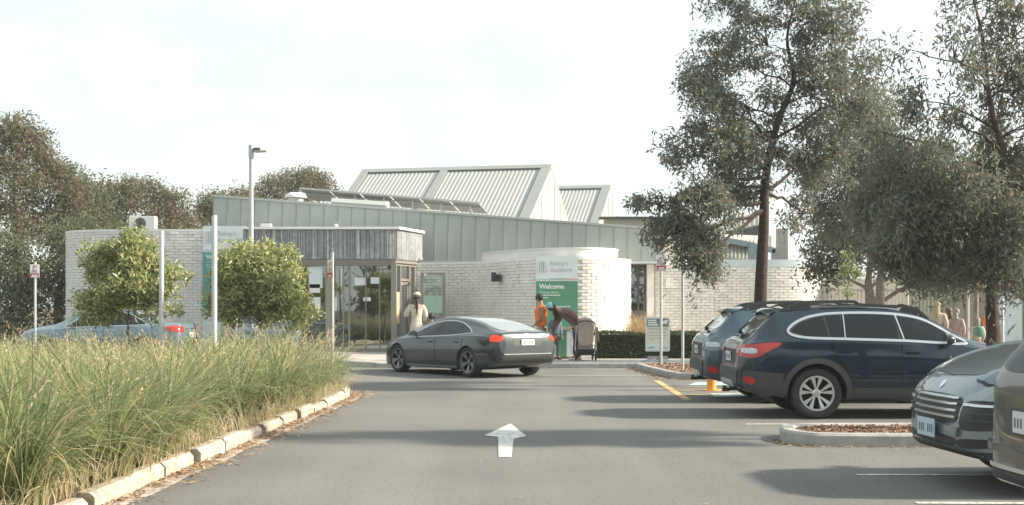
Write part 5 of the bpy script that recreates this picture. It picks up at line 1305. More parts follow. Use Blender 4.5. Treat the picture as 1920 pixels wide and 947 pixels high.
# ---- station wagon on raised suspension (two of them)
WAGON = dict(L=4.82,
    top=[(0, .66), (.02, .80), (.05, .96), (.10, 1.065), (.20, 1.12), (.26, 1.18), (.36, 1.28), (.46, 1.375), (.54, 1.445), (.64, 1.475), (.9, 1.50), (1.6, 1.525), (2.3, 1.515), (2.75, 1.465), (3.05, 1.38), (3.4, 1.23), (3.72, 1.085), (3.85, 1.055), (4.2, 1.0), (4.55, .91), (4.7, .82), (4.79, .70), (4.82, .55)],
    bot=[(0, .44), (.08, .38), (.3, .33), (.8, .27), (4.1, .25), (4.6, .27), (4.82, .36)],
    hw=[(0, .70), (.03, .78), (.1, .845), (.25, .89), (.7, .915), (1.5, .92), (3.3, .92), (4.1, .905), (4.45, .85), (4.65, .76), (4.77, .62), (4.82, .48)],
    belt=[(0, .60), (.06, .86), (.15, 1.0), (.5, 1.035), (1.2, 1.035), (2.6, 1.0), (3.6, .96), (4.2, .90), (4.6, .78), (4.82, .5)],
    hr=[(0, .62), (.1, .70), (.3, .66), (.55, .60), (1, .60), (2.2, .60), (2.8, .585), (3.3, .64), (3.7, .74), (4.2, .72), (4.6, .60), (4.82, .4)],
    edge=[(0, .04), (.2, .05), (.5, .05), (.8, .085), (2.4, .085), (3.2, .06), (3.7, .05), (4.4, .06), (4.82, .08)])
KW = lambda x: x if x < 1.1 else 1.1 + (x - 1.1) * .78
KI = lambda x: x if x < 1.1 else 1.1 + (x - 1.1) / .78
for k_ in ('top', 'bot', 'hw', 'belt', 'hr', 'edge'): WAGON[k_] = [(KW(x), v) for x, v in WAGON[k_]]
WAGON['L'] = KW(4.82); WAGON['K'] = KW
def make_wagon(label, loc, rz, pm, name='station_wagon', lampmats=('redlens', 'clearlens'), rim='rimlight', txt=None):
    t = thing(name, label, 'car', loc, rz, 'wagons parked nose in on the right'); c = Car(t, WAGON)
    wx = (1.05, KW(3.775)); rw = .345
    c.body(pm, [(x, rw, .40) for x in wx])
    # dark lower cladding: arch lips, sills, bumper skirt
    for k, x in enumerate(wx):
        ring = [(KI(a_), z_) for a_, z_ in arc(x, rw, .475, -8, 188) + arc(x, rw, .402, 188, -8)]
        c.both('arch_trim', ring, MT['cladplastic'], off=.016, grid=.09, thick=.02)
    c.both('sill_trim', [(1.66, .275), (3.18, .262), (3.18, .40), (1.66, .42)], MT['cladplastic'], off=.012)
    c.both('bumper_skirt', [(.05, .40), (.58, .30), (.60, .60), (.08, .655)], MT['cladplastic'], off=.010)
    c.panel('rear_skirt', [(-.70, .42), (.70, .42), (.72, .665), (-.72, .665)], 'B', MT['cladplastic'], off=.012)
    c.panel('bumper_guard', [(-.42, .43), (.42, .43), (.40, .50), (-.40, .50)], 'B', MT['satin'], off=.03, thick=.03)
    c.both('reflector', smoothpoly([(.085, .50), (.20, .47), (.22, .54), (.09, .575)], 3), MT['redlens'], off=.016, thick=.01)
    # side glass: quarter, rear door, front door, within a bright surround
    gl_all = [(.68, 1.17), (.90, 1.09), (1.55, 1.07), (2.6, 1.045), (3.60, 1.005), (3.40, 1.13), (3.02, 1.305), (2.72, 1.375), (2.3, 1.412), (1.7, 1.42), (1.15, 1.395), (.84, 1.31)]
    for ax in 'RL':
        sp = [(q.x, q.y) for q in catmull([(a, b_, 0) for a, b_ in gl_all], 5, closed=True)]
        b = c.ribbon(sp, ax, .034, off=.010, closed=True); b.build('window_surround', MT['satin'], t, smooth=40, world=False)
        blk = c.decal(offset_poly(gl_all, -.0), ax, off=.003, grid=.08); blk.build('pillar_trim', MT['black'], t, smooth=35, world=False)
        inner = offset_poly(gl_all, -.024)
        def clip(x0, x1, sl0=0, sl1=0):
            bm = bmesh.new(); vs = [bm.verts.new((p[0], p[1], 0)) for p in inner]; bm.faces.new(vs)
            for xx, s_, keep in ((x0, sl0, 1), (x1, sl1, -1)):
                g = bm.verts[:] + bm.edges[:] + bm.faces[:]
                nv = Vector((keep, -keep * s_, 0)).normalized()
                bmesh.ops.bisect_plane(bm, geom=g, plane_co=(xx, 1.22, 0), plane_no=-nv, clear_outer=True, dist=1e-5)
            bm.faces.ensure_lookup_table(); out = [(v.co.x, v.co.y) for v in bm.faces[0].verts]; bm.free(); return out
        for x0, x1, s0, s1 in ((.3, 1.23, 0, -.18), (1.275, 1.51, -.18, -.10), (1.545, 2.45, -.10, -.12), (2.53, 3.9, -.12, 0)):
            c.panel('window', clip(x0, x1, s0, s1), ax, MT['carglass'], off=.007, grid=.08)
        b = c.ribbon([(1.53, 1.055), (1.555, 1.41)], ax, .020, off=.012); b.build('window_bar', MT['satin'], t, world=False)
        b = c.ribbon([(2.555, 1.035), (2.46, 1.395)], ax, .024, off=.012); b.build('window_bar', MT['satin'], t, world=False)
    # doors with their gaps
    dr1 = [(1.68, .455), (2.47, .44), (2.47, 1.0), (1.30, 1.03), (1.34, .86), (1.56, .70)]; dr2 = [(2.50, .44), (3.16, .42), (3.26, .66), (3.44, .97), (2.50, .998)]
    d1 = c.both('door', dr1, pm, off=.007, grid=.07); d2 = c.both('door', dr2, pm, off=.007, grid=.07)
    for pl in (dr1, dr2):
        for ax in 'RL': c.ribbon(pl, ax, .014, off=.0035, closed=True).build('door_gap', MT['black'], t, world=False)
    c.handle(1.50, .90, pm, d1); c.handle(2.66, .885, pm, d2); c.mirror(3.27, 1.015, pm)
    # roof rails with feet
    for sg in (-1, 1):
        b = MB(); pts = []
        for x, z in ((.62, -.01), (.78, .055), (1.0, .085), (1.75, .085), (1.88, .045), (2.5, .045), (2.62, .075), (2.9, .055), (3.08, -.02)):
            h, n = c.cast(x, sg * .53, 'T'); pts.append(h + Vector((0, 0, z)))
        pt = catmull(pts, 4)
        for p, q in zip(pt[:-1], pt[1:]): b.bar(p, q, .05, .042)
        for x in (.9, 2.75): h, n = c.cast(x, sg * .53, 'T'); b.prism([h + Vector((-.16, -.022, -.02)), h + Vector((.16, -.022, -.02)), h + Vector((.12, -.022, .075)), h + Vector((-.10, -.022, .07))], (0, .044, 0))
        b.build('roof_rail', MT['cladplastic'], t, world=False, smooth=35)
        b = MB(); h, n = c.cast(1.8, sg * .53, 'T'); b.box(h + Vector((0, 0, .012)), (1.0, .03, .012)); b.build('roof_rail_strip', MT['satin'], t, world=False)
    # rear: glass, spoiler, lamps, tailgate details
    c.panel('rear_window', smoothpoly([(-.58, 1.165), (0, 1.15), (.58, 1.155), (.545, 1.33), (.47, 1.405), (0, 1.42), (-.47, 1.405), (-.545, 1.33)], 4), 'B', MT['skyglass'], off=.006)
    b = MB(); pr = [(.40, 1.445), (.47, 1.475), (.72, 1.50), (.74, 1.485), (.52, 1.44), (.44, 1.425)]
    vs = []
    for y in (-.56, -.4, 0, .4, .56):
        for x, z in pr: vs.append((x + (.06 if abs(y) > .5 else 0), y, z - .055 * (y / .56) ** 2 + .012))
    k = len(pr); fs = [(i * k + j, i * k + (j + 1) % k, (i + 1) * k + (j + 1) % k, (i + 1) * k + j) for i in range(4) for j in range(k)] + [tuple(range(k)), tuple(4 * k + j for j in reversed(range(k)))]
    b.add(vs, fs); b.build('spoiler', pm, t, smooth=35, world=False)
    for ax in 'RL':
        lp_ = smoothpoly([(.075, .83), (.07, .975), (.20, 1.0), (.42, 1.02), (.58, 1.01), (.42, .92), (.26, .835)], 4)
        tl = c.panel('taillight', lp_, ax, MT[lampmats[0]], off=.012, grid=.04, thick=.02)
        c.panel('reversing_lens', smoothpoly([(.085, .885), (.085, .945), (.225, .945), (.24, .885)], 3), ax, MT[lampmats[1]], tl, off=.016, grid=.03)
    for sg in (-1, 1):
        tb = c.panel('taillight', smoothpoly([(sg * .80, .85), (sg * .80, .975), (sg * .58, .985), (sg * .52, .93), (sg * .60, .85)], 3), 'B', MT[lampmats[0]], off=.012, grid=.04, thick=.02)
        c.panel('reversing_lens', [(sg * .66, .88), (sg * .66, .945), (sg * .56, .945), (sg * .56, .88)], 'B', MT[lampmats[1]], tb, off=.016, grid=.03)
    c.panel('tailgate_garnish', [(-.5, .93), (.5, .93), (.5, .985), (-.5, .985)], 'B', MT['satin'], off=.014)
    c.panel('plate_recess', rrect(-.42, .42, .72, .915, .04), 'B', MT['cladplastic'], off=.004)
    c.badge_plate('B', 0, .82, .37, .13, MT['plate'], off=.02, txt=txt)
    b = MB(); h, n = c.cast(0, 1.12, 'B'); b.bar(h + Vector((-.03, .05, .05)), h + Vector((.03, -.36, .17)), .02); b.box(h + Vector((-.02, .05, .03)), (.05, .09, .05)); b.build('rear_wiper', MT['black'], t, world=False)
    b = MB(); b.bar((.02, 0, .36), (.3, 0, .36), .06); b.box((-.03, 0, .345), (.1, .06, .05)); b.tube([(-.05, 0, .34), (-.05, 0, .40)], .026); b.build('tow_bar', MT['black'], t, world=False)
    # front
    c.panel('windscreen', smoothpoly([(3.62, -.60), (3.70, -.3), (3.72, 0), (3.70, .3), (3.62, .60), (3.2, .565), (2.85, .50), (2.80, 0), (2.85, -.50), (3.2, -.565)], 3), 'T', MT['carglass'], off=.005)
    for sg in (-1, 1): c.panel('headlight', smoothpoly([(sg * .44, .70), (sg * .80, .76), (sg * .82, .86), (sg * .50, .80)], 3), 'F', MT['clearlens'], off=.01)
    c.panel('grille', rrect(-.40, .40, .62, .78, .04), 'F', MT['black'], off=.008)
    for x in wx:
        for sg in (-1, 1): c.wheel(x, sg, rw, .225, .232, 'v', MT[rim])
    return t, c
wagon, wc_ = make_wagon('navy wagon parked nearest, red taillights and bright alloy wheels', (3.04, 18.76, 0), 0, MT['navy'], txt='1KV-3QS')
wagon2, _ = make_wagon('blue grey wagon parked behind the navy one, above the orange bollard', (2.98, 21.6, 0), 0, MT['navy2'], lampmats=('darklens', 'clearlens'), rim='rimgrey', txt='AHT-602')

# ---- sedans: sleek liftback, silver saloon, dark hatch in the rear
def make_sedan(name, label, loc, rz, pm, S, wx, rw, arch_r, rimr, style, rimmat, glass, qdiv, lamps, lamp_mat, plate=None, nsp=5, group=None, mirrormat=None, tailz=None, spoil=True, txt=None):
    t = thing(name, label, 'car', loc, rz, group); c = Car(t, S); L_ = S['L']
    c.body(pm, [(x, rw, arch_r) for x in wx])
    for ax in 'RL':
        sp = [(q.x, q.y) for q in catmull([(a, b_, 0) for a, b_ in glass], 5, closed=True)]
        c.ribbon(sp, ax, .018, off=.007, closed=True).build('window_surround', MT['satin'] if not S.get('blacktrim') else MT['black'], t, smooth=40, world=False)
        c.decal(glass, ax, off=.003, grid=.08).build('pillar_trim', MT['black'], t, smooth=35, world=False)
        inner = offset_poly(glass, -.018)
        cuts = [min(p[0] for p in glass) - .1] + qdiv + [max(p[0] for p in glass) + .1]
        for x0, x1 in zip(cuts[:-1], cuts[1:]):
            bm = bmesh.new(); vs = [bm.verts.new((p[0], p[1], 0)) for p in inner]; bm.faces.new(vs)
            bmesh.ops.bisect_plane(bm, geom=bm.verts[:] + bm.edges[:] + bm.faces[:], plane_co=(x0 + .025, 0, 0), plane_no=(-1, 0, 0), clear_outer=True)
            bmesh.ops.bisect_plane(bm, geom=bm.verts[:] + bm.edges[:] + bm.faces[:], plane_co=(x1 - .025, 0, 0), plane_no=(1, 0, 0), clear_outer=True)
            bm.faces.ensure_lookup_table(); out = [(v.co.x, v.co.y) for v in bm.faces[0].verts]; bm.free()
            c.panel('window', out, ax, MT['carglass'], off=.006, grid=.08)
    xm = qdiv[-1]; zb = min(p[1] for p in glass); x1_ = max(p[0] for p in glass)
    fx = wx[1] - arch_r - .06; rx = wx[0] + arch_r
    d_f = [(xm + .01, .34), (fx, .34), (fx + .03, zb - .10), (x1_ - .28, zb - .03), (xm + .01, zb - .02)]
    d_r = [(rx + .05, .34), (xm - .015, .34), (xm - .015, zb - .02), (wx[0] + .16, zb - .01), (wx[0] + .20, .74), (rx - .02, .58)]
    h1 = c.both('door', d_r, pm, off=.006, grid=.07); h2 = c.both('door', d_f, pm, off=.006, grid=.07)
    for pl in (d_f, d_r):
        for ax in 'RL': c.ribbon(pl, ax, .012, off=.003, closed=True).build('door_gap', MT['black'], t, world=False)
    c.handle(wx[0] + .42, zb - .10, S.get('hmat', pm), h1, .17); c.handle(xm + .2, zb - .11, S.get('hmat', pm), h2, .17)
    c.mirror(x1_ - .26, zb + .02, mirrormat or pm)
    for side_poly, rear_poly in lamps:
        tls = c.both('taillight', smoothpoly(side_poly, 4), lamp_mat, off=.010, grid=.04, thick=.02)
        for sg in (-1, 1): c.panel('taillight', smoothpoly([(sg * y, z) for y, z in rear_poly], 4), 'B', lamp_mat, off=.010, grid=.04, thick=.02)
    for x in wx:
        for sg in (-1, 1): c.wheel(x, sg, rw, .24, rimr, style, rimmat, nsp=nsp)
    return t, c
LIFT = dict(L=4.98, blacktrim=False,
    top=[(0, .62), (.015, .80), (.04, .93), (.07, 1.02), (.10, 1.055), (.16, 1.065), (.35, 1.10), (.7, 1.20), (1.1, 1.30), (1.6, 1.38), (2.1, 1.41), (2.4, 1.405), (2.8, 1.35), (3.2, 1.23), (3.6, 1.08), (3.82, .985), (4.2, .925), (4.55, .83), (4.8, .71), (4.93, .58), (4.98, .46)],
    bot=[(0, .40), (.1, .32), (.4, .22), (.9, .17), (4.2, .16), (4.75, .17), (4.98, .24)],
    hw=[(0, .66), (.03, .77), (.1, .86), (.3, .94), (.8, .985), (1.4, .975), (2.3, .965), (3.4, .965), (3.9, .965), (4.4, .90), (4.7, .79), (4.88, .62), (4.98, .42)],
    belt=[(0, .58), (.06, .86), (.2, .93), (.8, .965), (1.3, .945), (2.4, .90), (3.4, .87), (3.9, .83), (4.5, .70), (4.98, .40)],
    hr=[(0, .60), (.1, .72), (.3, .72), (.8, .655), (1.5, .60), (2.3, .575), (2.9, .585), (3.4, .66), (3.8, .76), (4.3, .74), (4.7, .58), (4.98, .34)],
    edge=[(0, .05), (.1, .03), (.3, .035), (.8, .07), (2.2, .08), (3.2, .06), (3.8, .05), (4.4, .08), (4.98, .1)])
g_lift = [(.98, 1.045), (1.10, 1.015), (1.7, .965), (2.6, .925), (3.45, .905), (3.10, 1.09), (2.75, 1.215), (2.4, 1.285), (2.0, 1.30), (1.6, 1.26), (1.2, 1.145)]
hd_ = math.atan2(.79, -.61)
fwd = Vector((math.cos(hd_), math.sin(hd_), 0)); lft = Vector((-fwd.y, fwd.x, 0))
rearL = Vector((-.87, 28.3, 0)); KS = .935; base = rearL - lft * .84 * KS - fwd * 1.02 * KS
tes, tc_ = make_sedan('liftback_car', 'dark grey liftback with lit red taillights turning in front of the entrance', base, hd_, MT['gunmetal'], LIFT, (1.02, 3.96), .352, .385, .25, 'y', MT['rimgrey'], g_lift, [1.42, 2.30],
    [([(.075, .85), (.10, .985), (.20, .975), (.24, .93), (.20, .855)], [(.84, .85), (.84, .975), (.68, .955), (.66, .90), (.74, .855)])], MT['redlit'], nsp=5, mirrormat=MT['gunmetal'])
tes.scale = (KS, KS, KS * .975)
c = tc_
c.panel('roof_glass', smoothpoly([(.36, -.50), (.33, 0), (.36, .50), (1.2, .48), (2.0, .50), (2.75, .50), (2.85, 0), (2.75, -.50), (2.0, -.50), (1.2, -.48)], 4), 'T', MT['skyglass'], off=.006)
c.panel('windscreen', smoothpoly([(3.72, -.60), (3.80, 0), (3.72, .60), (3.2, .52), (2.92, .48), (2.9, 0), (2.92, -.48), (3.2, -.52)], 4), 'T', MT['carglass'], off=.006)
c.panel('boot_strip', [(-.44, .935), (.44, .935), (.42, .955), (-.42, .955)], 'B', MT['satin'], off=.014)
c.panel('plate_recess', rrect(-.40, .40, .74, .915, .05), 'B', MT['cladplastic'], off=.003)
c.badge_plate('B', 0, .82, .372, .134, MT['plate'], txt='BQR-714')
c.panel('diffuser', [(-.70, .36), (.70, .36), (.74, .52), (.45, .545), (-.45, .545), (-.74, .52)], 'B', MT['black'], off=.012)
c.panel('bumper_strip', [(-.66, .545), (.66, .545), (.68, .562), (-.68, .562)], 'B', MT['satin'], off=.014)
c.panel('emblem', [(-.05, 1.0), (0, .96), (.05, 1.0), (0, 1.01)], 'B', MT['chrome'], off=.012, grid=.02)
c.both('sill_trim', [(1.45, .20), (3.52, .19), (3.52, .235), (1.45, .245)], MT['satin'], off=.010)
b = MB(); sp_ = []
for sg in (-1, 1): c.panel('headlight', smoothpoly([(sg * .50, .60), (sg * .78, .66), (sg * .80, .74), (sg * .56, .68)], 3), 'F', MT['clearlens'], off=.01)
SALOON = dict(L=4.75,
    top=[(0, .60), (.02, .80), (.05, .94), (.09, 1.02), (.14, 1.045), (.4, 1.065), (.65, 1.09), (.9, 1.17), (1.3, 1.34), (1.65, 1.425), (2.1, 1.455), (2.5, 1.44), (2.85, 1.35), (3.2, 1.19), (3.5, 1.05), (3.62, 1.01), (4.0, .96), (4.4, .86), (4.6, .76), (4.71, .62), (4.75, .5)],
    bot=[(0, .38), (.1, .30), (.4, .22), (4.2, .20), (4.6, .22), (4.75, .30)],
    hw=[(0, .62), (.03, .73), (.1, .81), (.3, .875), (.8, .905), (2.3, .91), (3.8, .90), (4.3, .84), (4.55, .72), (4.68, .56), (4.75, .40)],
    belt=[(0, .55), (.06, .84), (.2, .93), (.8, .955), (1.5, .94), (2.6, .915), (3.5, .88), (4.2, .80), (4.75, .42)],
    hr=[(0, .56), (.1, .68), (.5, .68), (.9, .62), (1.5, .56), (2.4, .55), (2.9, .58), (3.4, .66), (3.7, .72), (4.3, .64), (4.75, .32)],
    edge=[(0, .05), (.1, .03), (.4, .035), (.9, .06), (2.2, .08), (3.2, .06), (3.7, .05), (4.75, .1)])
g_sal = [(.98, 1.02), (1.2, .99), (2.2, .96), (3.22, .93), (2.95, 1.10), (2.65, 1.24), (2.3, 1.325), (1.9, 1.335), (1.5, 1.285), (1.2, 1.16)]
lamps_sal = [([(.07, .80), (.09, .955), (.28, .965), (.42, .93), (.30, .83)], [(.80, .81), (.80, .95), (.55, .95), (.50, .88), (.56, .81)])]
Ys = 36.2; xr_s = X(352, Ys)
sal, c = make_sedan('saloon_car', 'silver blue saloon parked behind the grass before the left brick wall', (xr_s, Ys + .35, 0), R(176), MT['silver'], SALOON, (1.04, 3.82), .325, .365, .225, 'star', MT['rimlight'], g_sal, [1.35, 2.12], lamps_sal, MT['redlens'], nsp=7)
c.panel('rear_window', smoothpoly([(.62, -.46), (.58, 0), (.62, .46), (1.0, .50), (1.42, .46), (1.46, 0), (1.42, -.46), (1.0, -.50)], 4), 'T', MT['skyglass'], off=.006)
c.panel('windscreen', smoothpoly([(3.46, -.55), (3.53, 0), (3.46, .55), (3.0, .48), (2.72, .44), (2.7, 0), (2.72, -.44), (3.0, -.48)], 4), 'T', MT['carglass'], off=.006)
c.badge_plate('B', 0, .72, .372, .134, MT['plate'], txt='XCU-482')
c.panel('boot_strip', [(-.40, .875), (.40, .875), (.40, .90), (-.40, .90)], 'B', MT['chrome'], off=.012)
xd = X(612, 36.6)
drk, c = make_sedan('saloon_car', 'dark blue car mostly hidden behind the larger bushy tree', (xd - 2.55, 38.9, 0), R(-72), MT['darkcar'], SALOON, (1.04, 3.82), .325, .365, .225, 'star', MT['rimgrey'], g_sal, [1.35, 2.12], lamps_sal, MT['redlens'], nsp=7)
c.panel('windscreen', smoothpoly([(3.46, -.55), (3.53, 0), (3.46, .55), (3.0, .48), (2.72, .44), (2.7, 0), (2.72, -.44), (3.0, -.48)], 4), 'T', MT['carglass'], off=.006)
for sg in (-1, 1): c.panel('headlight', smoothpoly([(sg * .40, .62), (sg * .70, .68), (sg * .72, .77), (sg * .46, .72)], 3), 'F', MT['darklens'], off=.01)
c.panel('grille', rrect(-.34, .34, .52, .66, .04), 'F', MT['black'], off=.008)

# ---- grey SUV on the right, nose towards the drive
SUV = dict(L=4.92, dense=True, dzF=-.04,
    top=[(0, .70), (.03, .95), (.1, 1.10), (.3, 1.30), (.55, 1.52), (.8, 1.60), (1.5, 1.665), (2.2, 1.675), (2.7, 1.60), (3.1, 1.43), (3.5, 1.22), (3.62, 1.17), (3.9, 1.145), (4.2, 1.09), (4.45, 1.02), (4.62, .955), (4.74, .895), (4.83, .825), (4.885, .75), (4.91, .66), (4.92, .56)],
    bot=[(0, .42), (.1, .34), (.5, .25), (4.2, .24), (4.6, .25), (4.8, .28), (4.92, .36)],
    hw=[(0, .68), (.1, .86), (.4, .95), (1.0, .985), (2.4, .975), (3.9, .985), (4.25, .97), (4.5, .925), (4.68, .855), (4.80, .76), (4.87, .64), (4.91, .46), (4.92, .34)],
    belt=[(0, .6), (.1, 1.0), (.5, 1.08), (2.4, 1.07), (3.5, 1.05), (4.0, 1.01), (4.4, .93), (4.65, .83), (4.8, .74), (4.92, .52)],
    hr=[(0, .6), (.3, .68), (.8, .64), (2.2, .62), (2.9, .64), (3.5, .76), (4.0, .80), (4.4, .76), (4.65, .68), (4.8, .58), (4.92, .26)],
    edge=[(0, .05), (.5, .06), (2.2, .09), (3.4, .05), (3.9, .05), (4.3, .06), (4.6, .07), (4.8, .07), (4.92, .06)])
yaw = R(180 + 4); pf = Vector((math.cos(yaw), math.sin(yaw), 0))
nose = Vector((X(1752, 11.35), 11.35, 0)); base = nose - pf * 4.92
suv = thing('suv_car', 'grey SUV with slatted grille whose nose pokes in from the right edge', 'car', base, yaw)
suv.scale = (1, 1, 1.06); c = Car(suv, SUV); pm = MT['porsche']; wx = (.99, 3.885); rw = .375
c.body(pm, [(x, rw, .43) for x in wx])
for x in wx:
    for sg in (-1, 1): c.wheel(x, sg, rw, .28, .27, 'star', MT['rimgrey'], nsp=5)
c.panel('grille', smoothpoly([(-.40, .575), (-.44, .66), (-.43, .765), (0, .785), (.43, .765), (.44, .66), (.40, .575), (0, .56)], 4), 'F', MT['black'], off=.006, grid=.04)
for z in (.605, .655, .705, .752):
    c.panel('grille_slat', [(-.43, z), (.43, z), (.43, z + .018), (-.43, z + .018)], 'F', MT['satin'], off=.026, thick=.012)
for sg in (-1, 1):
    inn = smoothpoly([(sg * .50, .545), (sg * .50, .70), (sg * .60, .752), (sg * .86, .752), (sg * .905, .67), (sg * .87, .565), (sg * .70, .53)], 4)
    ik = c.panel('air_intake', inn, 'F', MT['black'], off=.006, grid=.04)
    for z in (.60, .655): c.panel('intake_slat', [(sg * .55, z), (sg * .86, z), (sg * .86, z + .014), (sg * .55, z + .014)], 'F', MT['cladplastic'], ik, off=.02, thick=.01)
    c.panel('daytime_light', [(sg * .52, .706), (sg * .86, .714), (sg * .86, .732), (sg * .52, .726)], 'F', MT['satin'], off=.022, thick=.012)
    c.panel('lower_intake', smoothpoly([(sg * .46, .405), (sg * .50, .455), (sg * .84, .47), (sg * .84, .42), (sg * .6, .39)], 3), 'F', MT['black'], off=.006, grid=.04)
c.panel('lower_grille', smoothpoly([(-.40, .40), (-.38, .455), (.38, .455), (.40, .40), (0, .385)], 3), 'F', MT['black'], off=.006, grid=.04)
c.panel('bumper_lip', [(-.80, .30), (.80, .30), (.84, .375), (0, .36), (-.84, .375)], 'F', MT['cladplastic'], off=.012, grid=.05)
c.panel('bumper_bar', [(-.48, .47), (.48, .47), (.50, .545), (-.50, .545)], 'F', pm, off=.030, thick=.03)
hl = []
for sg in (-1, 1):
    q = smoothpoly([(4.745, sg * .50), (4.69, sg * .70), (4.52, sg * .835), (4.10, sg * .895), (4.26, sg * .78), (4.52, sg * .62)], 5)
    c.panel('headlight', offset_poly(q, .016), 'T', MT['black'], off=.004, grid=.04, thick=.02)
    hl_ = c.panel('headlight', q, 'T', MT['darklens'], off=.010, grid=.04, thick=.02)
    c.panel('lamp_reflector', smoothpoly([(4.56, sg * .70), (4.50, sg * .79), (4.24, sg * .85), (4.34, sg * .77)], 3), 'T', MT['clearlens'], hl_, off=.014, grid=.03)
    c.ribbon([(4.74, sg * .56), (4.5, sg * .62), (4.2, sg * .64), (3.7, sg * .62)], 'T', .03, off=.012).build('bonnet_crease', pm, suv, world=False, smooth=50)
c.ribbon([(3.62, -.80), (4.2, -.80), (4.58, -.68), (4.72, -.40), (4.76, 0), (4.72, .40), (4.58, .68), (4.2, .80), (3.62, .80)], 'T', .010, off=.002).build('bonnet_gap', MT['black'], suv, world=False)
c.panel('windscreen', smoothpoly([(3.50, -.70), (3.58, 0), (3.50, .70), (3.1, .62), (2.8, .56), (2.76, 0), (2.8, -.56), (3.1, -.62)], 4), 'T', MT['carglass'], off=.006)
c.both('window', smoothpoly([(.7, 1.18), (2.0, 1.13), (3.2, 1.12), (2.85, 1.40), (2.3, 1.55), (1.5, 1.55), (.9, 1.45)], 4), MT['carglass'], off=.006)
c.mirror(3.15, 1.14, pm)
c.badge_plate('F', 0, .47, .372, .145, MT['plateblue'], off=.07, txt='KPD-59')
b = MB(); h, n = c.cast(0, .86, 'F'); c.panel('emblem', smoothpoly([(-.03, .84), (-.035, .87), (0, .88), (.035, .87), (.03, .84), (0, .82)], 3), 'F', MT['chrome'], off=.006, grid=.02)

# ---- bronze hatchback nearest on the right, tail towards the drive
HATCH = dict(L=4.3, dense=True,
    top=[(0, .68), (.02, .82), (.04, .95), (.07, 1.05), (.11, 1.12), (.18, 1.22), (.28, 1.34), (.38, 1.44), (.48, 1.49), (.9, 1.53), (1.7, 1.55), (2.2, 1.50), (2.7, 1.32), (3.1, 1.12), (3.25, 1.06), (3.7, .99), (4.05, .88), (4.22, .74), (4.3, .55)],
    bot=[(0, .36), (.08, .30), (.4, .24), (3.9, .22), (4.3, .32)],
    hw=[(0, .42), (.02, .55), (.06, .66), (.15, .76), (.35, .86), (1, .915), (3.2, .91), (3.8, .87), (4.1, .74), (4.3, .42)],
    belt=[(0, .58), (.05, .86), (.15, .97), (.6, .99), (2.5, .95), (3.3, .90), (4.3, .42)],
    hr=[(0, .56), (.1, .66), (.25, .62), (.5, .58), (2.0, .57), (2.6, .60), (3.2, .70), (4, .6), (4.3, .3)],
    edge=[(0, .05), (.2, .05), (.6, .08), (2.2, .08), (3.2, .05), (4.3, .08)])
hyaw = R(4); hx = X(1926, 8.75); hatch = thing('hatchback_car', 'bronze hatchback tail with round chrome badge at the right edge', 'car', (hx, 8.75, 0), hyaw)
c = Car(hatch, HATCH); pm = MT['bronze']; wx = (.85, 3.47)
c.body(pm, [(x, .325, .37) for x in wx])
for x in wx:
    for sg in (-1, 1): c.wheel(x, sg, .325, .22, .22, 'star', MT['rimgrey'], nsp=5)
c.panel('rear_window', smoothpoly([(-.58, 1.10), (0, 1.08), (.58, 1.10), (.50, 1.38), (.42, 1.42), (0, 1.43), (-.42, 1.42), (-.50, 1.38)], 4), 'B', MT['carglass'], off=.006)
b = MB(); h, n = c.cast(0, 1.13, 'B'); b.box(h + Vector((-.03, 0, 0)), (.06, .08, .05)); b.bar(h + Vector((-.045, 0, .01)), h + Vector((.02, -.42, .10)), .022); b.build('rear_wiper', MT['black'], hatch, world=False)
c.both('taillight', smoothpoly([(.22, .86), (.25, 1.0), (.46, 1.01), (.38, .88)], 4), MT['redlens'], off=.012, grid=.04)
c.both('window', smoothpoly([(.5, 1.08), (1.5, 1.03), (2.65, 1.0), (2.3, 1.30), (1.8, 1.42), (1.0, 1.42), (.65, 1.33)], 4), MT['carglass'], off=.006)
c.panel('windscreen', smoothpoly([(3.08, -.58), (3.15, 0), (3.08, .58), (2.4, .48), (2.25, .44), (2.22, 0), (2.25, -.44), (2.4, -.48)], 4), 'T', MT['carglass'], off=.006)
h, n = c.cast(0, .945, 'B'); Mb = Matrix.Rotation(R(-90), 4, 'Y')
b = MB(); b.lathe([(.052, .0), (.056, .014), (.066, .016), (.070, .0)], n=32)
b.lathe([(0, .006), (.052, .006)], n=32)
for pts_ in (((-.030, .034), (0, -.004), (.030, .034)), ((-.042, .018), (-.020, -.036), (0, .0), (.020, -.036), (.042, .018))):
    for p, q in zip(pts_[:-1], pts_[1:]): b.bar((p[1], p[0], .010), (q[1], q[0], .010), .009, .008)
b.v = [tuple(Mb @ Vector(v) + h + Vector((-.012, 0, 0))) for v in b.v]; b.build('badge', MT['chrome'], hatch, world=False, smooth=35)
c.panel('plate_recess', rrect(-.36, .36, .66, .84, .05), 'B', MT['cladplastic'], off=.003)
c.badge_plate('B', 0, .75, .372, .145, MT['plate'], txt='1ZM-8DL')
c.panel('bumper_step', [(-.72, .53), (.72, .53), (.72, .585), (-.72, .585)], 'B', pm, off=.035, thick=.04)
c.panel('bumper_strip', [(-.74, .415), (.74, .415), (.74, .445), (-.74, .445)], 'B', MT['chrome'], off=.022, thick=.02)
c.panel('rear_skirt', [(-.72, .34), (.72, .34), (.74, .405), (-.74, .405)], 'B', MT['cladplastic'], off=.012)
